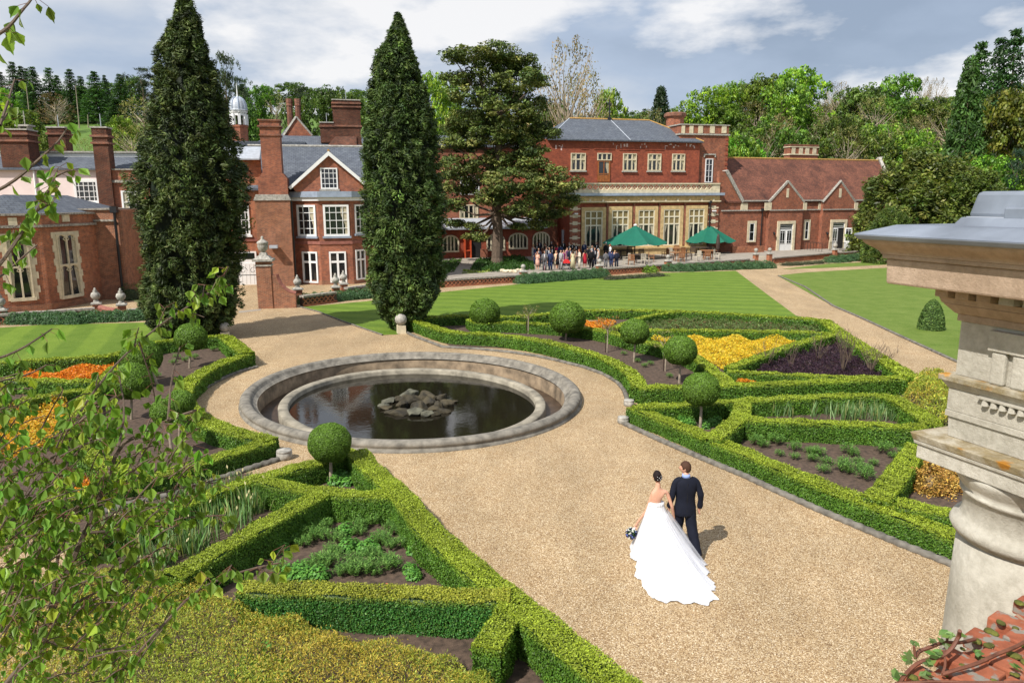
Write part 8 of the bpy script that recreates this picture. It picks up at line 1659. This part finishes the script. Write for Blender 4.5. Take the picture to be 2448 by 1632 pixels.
m = MB(); loft(m, [(0, .0, .775, .205, .135), (0, -.005, .80, .212, .142), (0, -.01, .92, .205, .138), (0, 0, 1.06, .180, .120), (0, .0, 1.14, .178, .118), (0, -.005, 1.28, .205, .128), (0, -.005, 1.38, .222, .125), (0, -.0, 1.44, .215, .11), (0, .0, 1.485, .150, .09), (0, .01, 1.515, .085, .075), (0, .015, 1.53, .07, .068)], 36)
for sx, el, wr in ((-1, (-.262, -.04, 1.16), (-.288, .03, .93)), (1, (.28, -.05, 1.17), (.276, 0, .91))):
    P = resample([Vector((sx * .10, .005, 1.462)), Vector((sx * .185, 0, 1.44)), Vector((sx * .232, -.02, 1.32)), Vector(el), Vector(wr)], .03, 2); n_ = len(P); m.tube(P, [.071 - .024 * i / n_ - .006 * sin(i * .8) * (i > n_ * .5) for i in range(n_)], 16)
jk = m.build('jacket', 'cloth', gr_, sm=True, uv=False); jk.color = (*NAVY, 1)
dm_ = jk.modifiers.new('s', 'SUBSURF'); dm_.levels = 1; dm_.render_levels = 1
m = MB(); m.box((0, -.139, .86), (.006, .012, .17)); m.box((0, -.124, 1.2), (.004, .01, .5)); o = m.build('jacket_vent', 'dark', gr_, uv=False)
m = MB(); P1_ = [Vector((-.085, 0, .95)), Vector((-.10, .08, .55)), Vector((-.10, .20, .06))]; P2_ = [Vector((.085, 0, .95)), Vector((.12, -.05, .55)), Vector((.19, -.30, .09))]
for P in (P1_, P2_): Q_ = resample(P, .05, 2); n_ = len(Q_); m.tube(Q_, [.115 - .035 * (i / n_) + .004 * sin(i * 1.9) for i in range(n_)], 18)
loft(m, [(0, 0, .80, .17, .12), (0, 0, .98, .17, .12)], 24)
o = m.build('trousers', 'cloth', gr_, sm=True, uv=False); o.color = (*NAVY, 1)
for p, pitch in (((-.10, .26, .04), 0), ((.19, -.26, .05), .45)):
    m = MB(); loft(m, [(p[0], p[1], .0, .045, .14), (p[0], p[1], .03, .05, .145), (p[0], p[1] - .03, .07, .045, .10), (p[0], p[1] - .06, .10, .04, .06)], 16); m.build('shoe', 'black', gr_, sm=True, uv=False)
m = MB(); loft(m, [(0, .012, 1.515, .082, .08), (0, .014, 1.575, .066, .068)], 24); o = m.build('shirt_collar', 'cloth', gr_, sm=True, uv=False); o.color = (.30, .40, .75, 1)
m = MB(); m.lathe(sphere_prof(.03, 6), (-.13, .125, 1.38), 10); m.lathe(sphere_prof(.02, 6), (-.15, .12, 1.40), 8); m.build('buttonhole', 'satin', gr_, sm=True, uv=False)
gr_.location = gpos; gr_.rotation_euler = (0, 0, R(2))
# ---------------- bride
bpos = G((1570, 1126), 1.66); bpos.z = 0
br_ = thing('person', 'bride in a strapless white gown with long train and dark pinned up hair', 'person')

cG = CR(1440, 1060, 3.733); FBr_ = Fac(bpos, 0.0)
def bl(x, y, dy=0.0):
    s_, z = FBr_.off(-dy).hit(cG(x, y)); return (s_, dy, z)
sL_, eL_, wL_ = bl(447, 452), bl(400, 590, .02), bl(312, 705, .10); sR_, eR_, wR_ = bl(575, 430), bl(622, 560, -.02), bl(640, 650, .04)
nk = bl(497, 392); zc = bl(500, 560)[2]
pts = [(0, 0, 1.0, .10, .08), (.0, 0, 1.13, .11, .08), (nk[0] * .6, 0, 1.25, .125, .08), (nk[0], -.005, 1.35, .05), (nk[0], .005, 1.42, .046), (nk[0], .02, 1.48, .044),
  (*sL_, .040), (*eL_, .033), (*wL_, .022), (*sR_, .040), (*eR_, .033), (*wR_, .022)]
ed_ = [(0, 1), (1, 2), (2, 3), (3, 4), (4, 5), (2, 6), (6, 7), (7, 8), (2, 9), (9, 10), (10, 11)]
handpts(pts, ed_, 8, (-.35, .1, -1), (.9, .3, -.3), .9, .9); handpts(pts, ed_, 11, (.05, .1, -1), (-.1, 1, 0), .6, .9)
bdy = skinmesh('body', pts, ed_, 'skin', br_, 2); hx = bl(492, 305)[0]; vs, fs, HM = headverts((hx, .03, 1.545), R(10), R(-8), .95); joinmesh(bdy, vs, fs)
hairshell('hair', HM, br_, (.016, .010, .010)); m = MB(); hc = HM @ Vector((0, -.085, .015))
for i in range(9):
    a = i * .7; m.tube([hc + Vector((cos(a + t * .25) * (.048 - .003 * t), -.012 - .02 * sin(t), sin(a + t * .25) * (.052 - .003 * t))) for t in range(9)], .017, 7)
m.lathe(sphere_prof(.052, 8), hc, 16, sy=.8); o = m.build('bun', 'hairm', br_, sm=True, uv=False); o.color = (.016, .010, .010, 1)
m = MB()
for a, b_ in ((0, 0), (.03, .03), (-.035, .02), (.02, -.03), (-.03, -.035), (.045, -.005)): m.lathe(sphere_prof(.0065, 5), hc + Vector((a, -.062, b_)), 7)
m.build('hair_pearls', 'satin', br_, uv=False)
# gown: hem traced on the gravel, bodice fitted, folds increasing towards the hem
hem_px = [(262, 1005), (290, 1045), (300, 1110), (295, 1175), (345, 1222), (365, 1300), (420, 1345), (480, 1395), (560, 1412), (650, 1418), (750, 1425), (850, 1425), (930, 1432), (1000, 1405), (1042, 1388), (985, 1345), (955, 1300), (1020, 1282), (990, 1240), (950, 1195), (930, 1130), (890, 1040), (830, 960)]
hem = [G(cG(*q), .01) - bpos for q in hem_px]; w0v = Vector((0, .38, 0)); 
far = [Vector((hem[-1].x * .8, .35, 0)), Vector((.25, .52, 0)), Vector((0, .58, 0)), Vector((-.28, .5, 0)), Vector((hem[0].x * .92, .28, 0))]
hem = hem + far; NH = 220
def ringres(P, n):
    P = P + [P[0]]; L_ = [0]
    for a, b in zip(P[:-1], P[1:]): L_.append(L_[-1] + (b - a).length)
    out = []
    for i in range(n):
        t = L_[-1] * i / n; j = max(k for k in range(len(P) - 1) if L_[k] <= t); f = (t - L_[j]) / max(L_[j + 1] - L_[j], 1e-6); out.append(P[j].lerp(P[j + 1], f))
    return out
HR = ringres(hem, NH); wz = 1.03
def gown(mat, name, k_out=0.0, amp=1.0, sel=None, topz=None):
    m = MB(); vs = []; K = 26
    for i in range(K + 1):
        t = i / K
        for j in range(NH):
            a = atan2(HR[j].y, HR[j].x); wv = Vector((cos(a) * .145, sin(a) * .115, 0)); H_ = HR[j]; l = H_.length
            f = t ** (1.0 + .25 * min(l, 1.6)); z = wz * (1 - t) ** (1 + .45 * min(max(l - .5, 0), 1.4)) if t < 1 else .008
            p = wv.lerp(H_, f) ; nrm_ = Vector((cos(a), sin(a), 0)); fold = (.030 * sin(j * .55) + .022 * sin(j * .23 + 2) + .012 * sin(j * 1.37)) * amp * (t ** .8)
            p = p + nrm_ * (fold + k_out * sin(pi * t) ) ; z += .035 * abs(sin(j * .31)) * t ** 4 * (1 if t < 1 else .4) + .012 * t * sin(j * .8) * (t < .99) + k_out * .4 * sin(pi * t)
            vs.append((p.x + hx * .3 * (1 - t), p.y, max(z, .008)))
    fs = [(i * NH + j, i * NH + (j + 1) % NH, (i + 1) * NH + (j + 1) % NH, (i + 1) * NH + j) for i in range(K) for j in range(NH) if sel is None or sel(j, i)]
    m.add(vs, fs); return m.build(name, mat, br_, sm=True, uv=False)
gown('satin', 'skirt')
tl_ = gown('tulle', 'tulle_overlay', .075, 1.6, lambda j, i: 95 < j < 185 and i > 2)
m = MB(); xb = nk[0] * .55; zB = bl(500, 522)[2]
loft(m, [(hx * .3, 0, 1.0, .152, .122), (xb * .6, 0, 1.06, .142, .112), (xb * .8, 0, zB - .08, .134, .104), (xb, 0, zB - .03, .141, .104), (xb, .004, zB, .144, .100), (xb, .006, zB + .008, .139, .095)], 40)
o = m.build('bodice', 'satin', br_, sm=True, uv=False); m = MB()
for k in range(9): z = 1.02 + (zB - 1.05) * k / 8; m.tube([(xb - .012, -.112, z), (xb + .014, -.114, z + .012)], .004, 4)
r_ = random.Random(9)
for k in range(60): a = r_.uniform(3.3, 6.1); z = r_.uniform(.92, zB); m.lathe(sphere_prof(.006, 4), (xb + cos(a) * .15, sin(a) * .115, z), 6)
m.build('lace_and_buttons', 'satin', br_, uv=False); br_.location = bpos
# bouquet
bc = Vector(bl(262, 800, .10)) + bpos; bq = thing('bouquet', 'small round bouquet of blue and white flowers held low by the bride', 'bouquet', bc); Qs = []; r2 = np.random.default_rng(4)
n = 420; u = nrm(r2.normal(0, 1, (n, 3))); leafobj('leaves', leafarr(np.array(bc) + u * .095 * r2.uniform(.7, 1, (n, 1)), u, .022, .5), colvar(n, (.03, .08, .035)), 'leaf', bq)
for nm, c_, sd in (('blue_flowers', (.16, .20, .55), 1), ('white_flowers', (.85, .85, .85), 2), ('dark_flowers', (.05, .04, .16), 3)):
    r3 = np.random.default_rng(sd); k = 26; u = nrm(r3.normal(0, 1, (k, 3))); C = np.array(bc) + u * .108; Pp = np.repeat(C, 7, 0) + r3.normal(0, .008, (k * 7, 3)); leafobj(nm, leafarr(Pp, np.repeat(u, 7, 0), .0125, .8), colvar(k * 7, c_, .15, .05), 'leaf', bq)
m = MB(); wp = Vector(wL_) + bpos + Vector((-.03, .0, -.09)); m.tube([bc + Vector((0, 0, .04)), wp], [.035, .02], 10); m.build('wrapped_stems', 'satin', bq, uv=False)
# ---------------- guests
def guest_proto(kind):
    g = thing('person', '', 'person'); male = kind in ('man', 'man_bent'); arm = kind in ('man_bent', 'woman_up')
    hz_ = 1.6 if male else 1.53; sw = .185 if male else .155
    pts = [(0, 0, .95, .11, .09), (0, 0, 1.2, .12, .09), (0, 0, 1.36, .11, .08), (0, .0, 1.46, .05), (0, .01, hz_ - .04, .055), (-sw, 0, 1.38, .05), (-sw - .06, -.02, 1.1, .038), ((-sw - .05, .06, .86) if not arm else (-sw + .06, .20, 1.16)) + (.028,), (sw, 0, 1.38, .05), (sw + .06, -.02, 1.1, .038), ((sw + .05, .05, .86) if kind != 'woman_up' else (sw - .02, .14, 1.42)) + (.028,), (-.09, 0, .9, .09), (-.10, .01, .5, .06), (-.10, 0, .08, .04), (.09, 0, .9, .09), (.10, -.01, .5, .06), (.11, 0, .08, .04)]
    ed_ = [(0, 1), (1, 2), (2, 3), (3, 4), (2, 5), (5, 6), (6, 7), (2, 8), (8, 9), (9, 10), (0, 11), (11, 12), (12, 13), (0, 14), (14, 15), (15, 16)]
    handpts(pts, ed_, 7, (0, .5, -.8) if not arm else (.5, .8, .1), (0, 1, .3), .5); handpts(pts, ed_, 10, (0, .3, -1) if kind != 'woman_up' else (0, -.1, 1), (0, 1, 0), .5)
    b = skinmesh('body', pts, ed_, 'skin', g, 1); vs, fs, HM_ = headverts((0, .02, hz_ + .05), 0, 0, .95); joinmesh(b, vs, fs); hh = hairshell('hair', HM_, g, (.05, .03, .02))
    if not male:
        m = MB(); loft(m, [(0, -.07, hz_ - .24, .07, .03), (0, -.07, hz_ - .1, .095, .05), (0, -.05, hz_ + .06, .08, .06), (0, -.03, hz_ + .14, .03, .03)], 14); m.build('long_hair', 'hairm', g, sm=True, uv=False)
    if male:
        m = MB(); loft(m, [(0, 0, .78, .20, .135), (0, 0, 1.08, .18, .12), (0, 0, 1.33, .215, .125), (0, 0, 1.43, .19, .10), (0, .01, 1.48, .09, .075)], 18)
        for i, j, k_ in ((5, 6, 7), (8, 9, 10)): m.tube([Vector(pts[i][:3]) * 1.0, Vector(pts[j][:3]), Vector(pts[k_][:3]).lerp(Vector(pts[j][:3]), .12)], [.072, .058, .045], 10)
        m.build('jacket', 'cloth', g, sm=True, uv=False); m = MB()
        for a, b_, c_ in ((11, 12, 13),  (14, 15, 16)): m.tube([pts[a][:3], pts[b_][:3], pts[c_][:3]], [.115, .085, .075], 10)
        m.build('trousers', 'cloth', g, sm=True, uv=False); m = MB(); m.prism([(-.05, .122, 1.42), (.05, .122, 1.42), (.015, .137, 1.12), (-.015, .137, 1.12)], (0, .008, 0)); m.build('shirt', 'satin', g, uv=False)
        m = MB()
        for p in (-.10, .11): loft(m, [(p, .05, 0, .045, .13), (p, .03, .06, .04, .09), (p, 0, .1, .035, .05)], 10)
        m.build('shoes', 'black', g, sm=True, uv=False)
    else:
        m = MB(); L0 = .02 if kind == 'woman_long' else .45; rx = .24 if kind == 'woman_long' else .19
        loft(m, [(0, 0, L0, rx, rx * .85), (0, 0, .8, .185, .15), (0, 0, .95, .175, .13), (0, 0, 1.08, .135, .105), (0, 0, 1.24, .165, .115), (0, 0, 1.33, .165, .105)] + ([(0, 0, 1.42, .08, .07)] if kind == 'woman' else []), 18); m.build('dress', 'cloth', g, sm=True, uv=False)
    return g
GPR = {}
BK, DN, NB, GY, LG, CR_ = (.012, .012, .014), (.018, .022, .04), (.03, .045, .11), (.13, .13, .14), (.42, .42, .42), (.58, .52, .42)
HB, HD, HG, HR_, HY = (.05, .03, .018), (.015, .01, .01), (.38, .37, .36), (.22, .055, .02), (.55, .38, .16)
guests = [('woman_up', 275, 672, 'Y', (.72, .42, .33), HR_, 150, 'woman with auburn hair in a long strapless peach dress at the left front'), ('man_bent', 378, 655, '', GY, HD, 175, 'man in a mid grey suit facing the camera beside the peach dress'), ('man', 462, 662, '', NB, HB, 20, 'broad man in a blue suit seen from behind left of the red pram'),
 ('woman', 562, 655, '', BK, HD, 60, 'woman in a black top bending beside the red pram'), ('man', 612, 640, '', LG, HB, 200, 'man in a pale grey shirt behind the pram'), ('woman', 655, 620, '', (.22, .03, .12), HB, 180, 'woman in purple above the red pram hood'), ('woman_long', 790, 625, '', (.62, .58, .36), HB, 10, 'woman in a pale floral dress with brown hair right of the pram'),
 ('man_bent', 885, 632, '', CR_, HR_, 100, 'ginger man in a pale cream suit near the middle pier'), ('woman', 965, 622, '', (.42, .02, .04), HB, 20, 'woman in a red patterned dress right of the cream suit'), ('man', 1058, 612, '', BK, HG, 5, 'grey haired man in a black suit seen from behind'), ('man_bent', 1105, 590, '', DN, HB, 200, 'dark suited man right of the grey haired man'), ('woman', 1160, 595, '', (.42, .41, .40), HG, 100, 'grey haired woman in a silvery dress by the middle pier'),
 ('woman', 215, 515, '', (.78, .78, .76), HY, 170, 'blonde woman in a white top standing at the left rear'), ('man', 232, 560, '', NB, HD, 90, 'dark haired man in a navy suit beside the white top'), ('man_bent', 293, 598, '', DN, HB, 170, 'man in a dark blue suit and pale shirt behind the peach dress'), ('man', 305, 440, '', DN, HB, 180, 'man with a white collar under the last arched window'), ('man', 272, 500, '', BK, HR_, 160, 'reddish faced man in black at the left rear'),
 ('man', 432, 425, '', BK, HD, 190, 'dark man standing in the shade farthest back'), ('man', 478, 475, '', BK, HG, 5, 'man with white hair in a dark suit at the rear'), ('woman', 385, 490, '', (.06, .05, .05), HB, 150, 'woman in black with a pale face at the left rear'), ('woman', 405, 560, '', (.55, .55, .53), HB, 180, 'woman in a pale grey cardigan behind the grey suit'), ('man', 450, 580, '', DN, HD, 150, 'young man in a dark jacket and white shirt above the blue suit'), ('man', 485, 560, '', BK, HB, 190, 'man in black behind the young man'),
 ('woman', 548, 510, '', (.55, .02, .08), HB, 5, 'woman in a bright crimson jacket at the rear'), ('man', 610, 520, '', NB, HB, 0, 'man in a navy jacket seen from behind at the rear'), ('man', 650, 455, '', BK, HD, 180, 'dark haired man in front of the grey door'), ('woman', 545, 640, '', (.60, .52, .36), HY, 170, 'woman in cream crouching behind the pram'), ('woman', 705, 575, '', (.15, .06, .14), HB, 190, 'woman in dark plum left of the floral dress'), ('man', 748, 590, '', DN, HB, 200, 'man in navy with a white shirt left of the floral dress'),
 ('man', 735, 500, '', BK, HG, 180, 'man in black holding a white cup at the rear'), ('man', 785, 480, '', BK, HB, 170, 'tall dark suited man by the striped corner pier'), ('man', 832, 500, '', BK, HD, 190, 'dark suited man nearest the striped corner pier'), ('woman', 815, 580, '', (.30, .28, .24), HB, 0, 'woman with long brown grey hair behind the floral dress'), ('man', 955, 475, '', NB, HD, 160, 'man in a blue suit before the first tall window'), ('man', 1135, 480, '', BK, HD, 175, 'man in a black suit and white shirt before the second curtain'),
 ('man', 1000, 570, '', BK, HB, 0, 'man in black directly behind the red dress'), ('man', 1070, 545, '', DN, HB, 170, 'curly haired man behind the black suit'), ('man', 1272, 485, '', BK, HG, 0, 'old bald man in a black coat standing apart near the left parasol'), ('man', 1335, 525, '', (.8, .8, .8), HR_, 90, 'man in a white shirt beside the old man in black'), ('man', 1270, 655, 's', GY, HD, 0, 'man in a grey suit with his back to the wall near the left parasol'), ('man', 1350, 655, 's', NB, HD, 0, 'man in a blue suit with his back to the wall near the left parasol'), ('man', 1428, 650, 's', DN, HD, 0, 'man in a dark suit rightmost of the three with backs to the wall'), ('man', 1345, 570, 's', NB, HG, 0, 'grey haired man in blue behind the three seated backs'), ('woman', 1400, 590, 's', (.35, .25, .2), HY, 180, 'fair haired woman behind the dark suited back')]
for kd, x, y, fl, c1_, c2_, yaw, lab in guests:
    yy = min(y, 655 - (x - 240) * .045) ; c = G(c10(x, yy), .125); s_ = .92 if fl == 's' else 1.05
    if kd not in GPR: GPR[kd] = guest_proto(kd); o = GPR[kd]; o.location = c; o.rotation_euler = (0, 0, R(yaw)); o.scale = (s_,) * 3; o['label'] = lab; o['group'] = 'wedding guests on the terrace'
    else: o = copy_tree(GPR[kd], c, R(yaw), s_, lab, 'wedding guests on the terrace')
    for ch in o.children:
        nm = ch.name.split('.')[0]
        if nm in ('jacket', 'dress'): ch.color = (*c1_, 1)
        elif nm == 'trousers': ch.color = (*(BK if c1_[0] > .7 else c1_), 1)
        elif nm in ('hair', 'long_hair'): ch.color = (*c2_, 1)
# child and pram
c = G(c10(380, 648), .125); o = copy_tree(GPR['woman_long'], c, R(170), .42, 'small child in pale pink in front of the grey suited man', 'wedding guests on the terrace')
for ch in o.children: ch.color = (.75, .45, .45, 1) if ch.name.startswith('dress') else (*HB, 1)
c = G(c10(700, 640), .125); t = thing('pram', 'pushchair with a bright red hood and black wheels among the guests', 'pram', c); MT['redcloth'] = mat_flat('red_cloth', (.62, .02, .02), .7, var=.15, sc_=6)
m = MB(); P = [Vector((cos(a) * .32, 0, .62 + sin(a) * .36)) for a in [pi * i / 8 for i in range(9)]]; m.prism([c + p + Vector((0, -.22, 0)) for p in P], (0, .44, 0)); m.build('hood', 'redcloth', t, uv=False)
m = MB(); m.box(c + Vector((-.05, 0, .48)), (.7, .42, .22)); m.build('seat', 'black', t, uv=False); m = MB()
for a, b in (((-.35, -.2, .1), (.4, -.2, .95)), ((-.35, .2, .1), (.4, .2, .95)), ((.3, -.2, .1), (-.2, -.2, .6)), ((.3, .2, .1), (-.2, .2, .6)), ((.4, -.2, .95), (.4, .2, .95))): m.tube([c + Vector(a), c + Vector(b)], .015, 5)
m.build('frame', 'leadpale', t, uv=False)
for a, b in ((-.35, -.22), (-.35, .22), (.3, -.22), (.3, .22)):
    m = MB(); m.tube([c + Vector((a + .11 * cos(q), b, .12 + .11 * sin(q))) for q in [pi * i / 6 for i in range(13)]], .02, 5, False); m.build('wheel', 'black', t, uv=False)
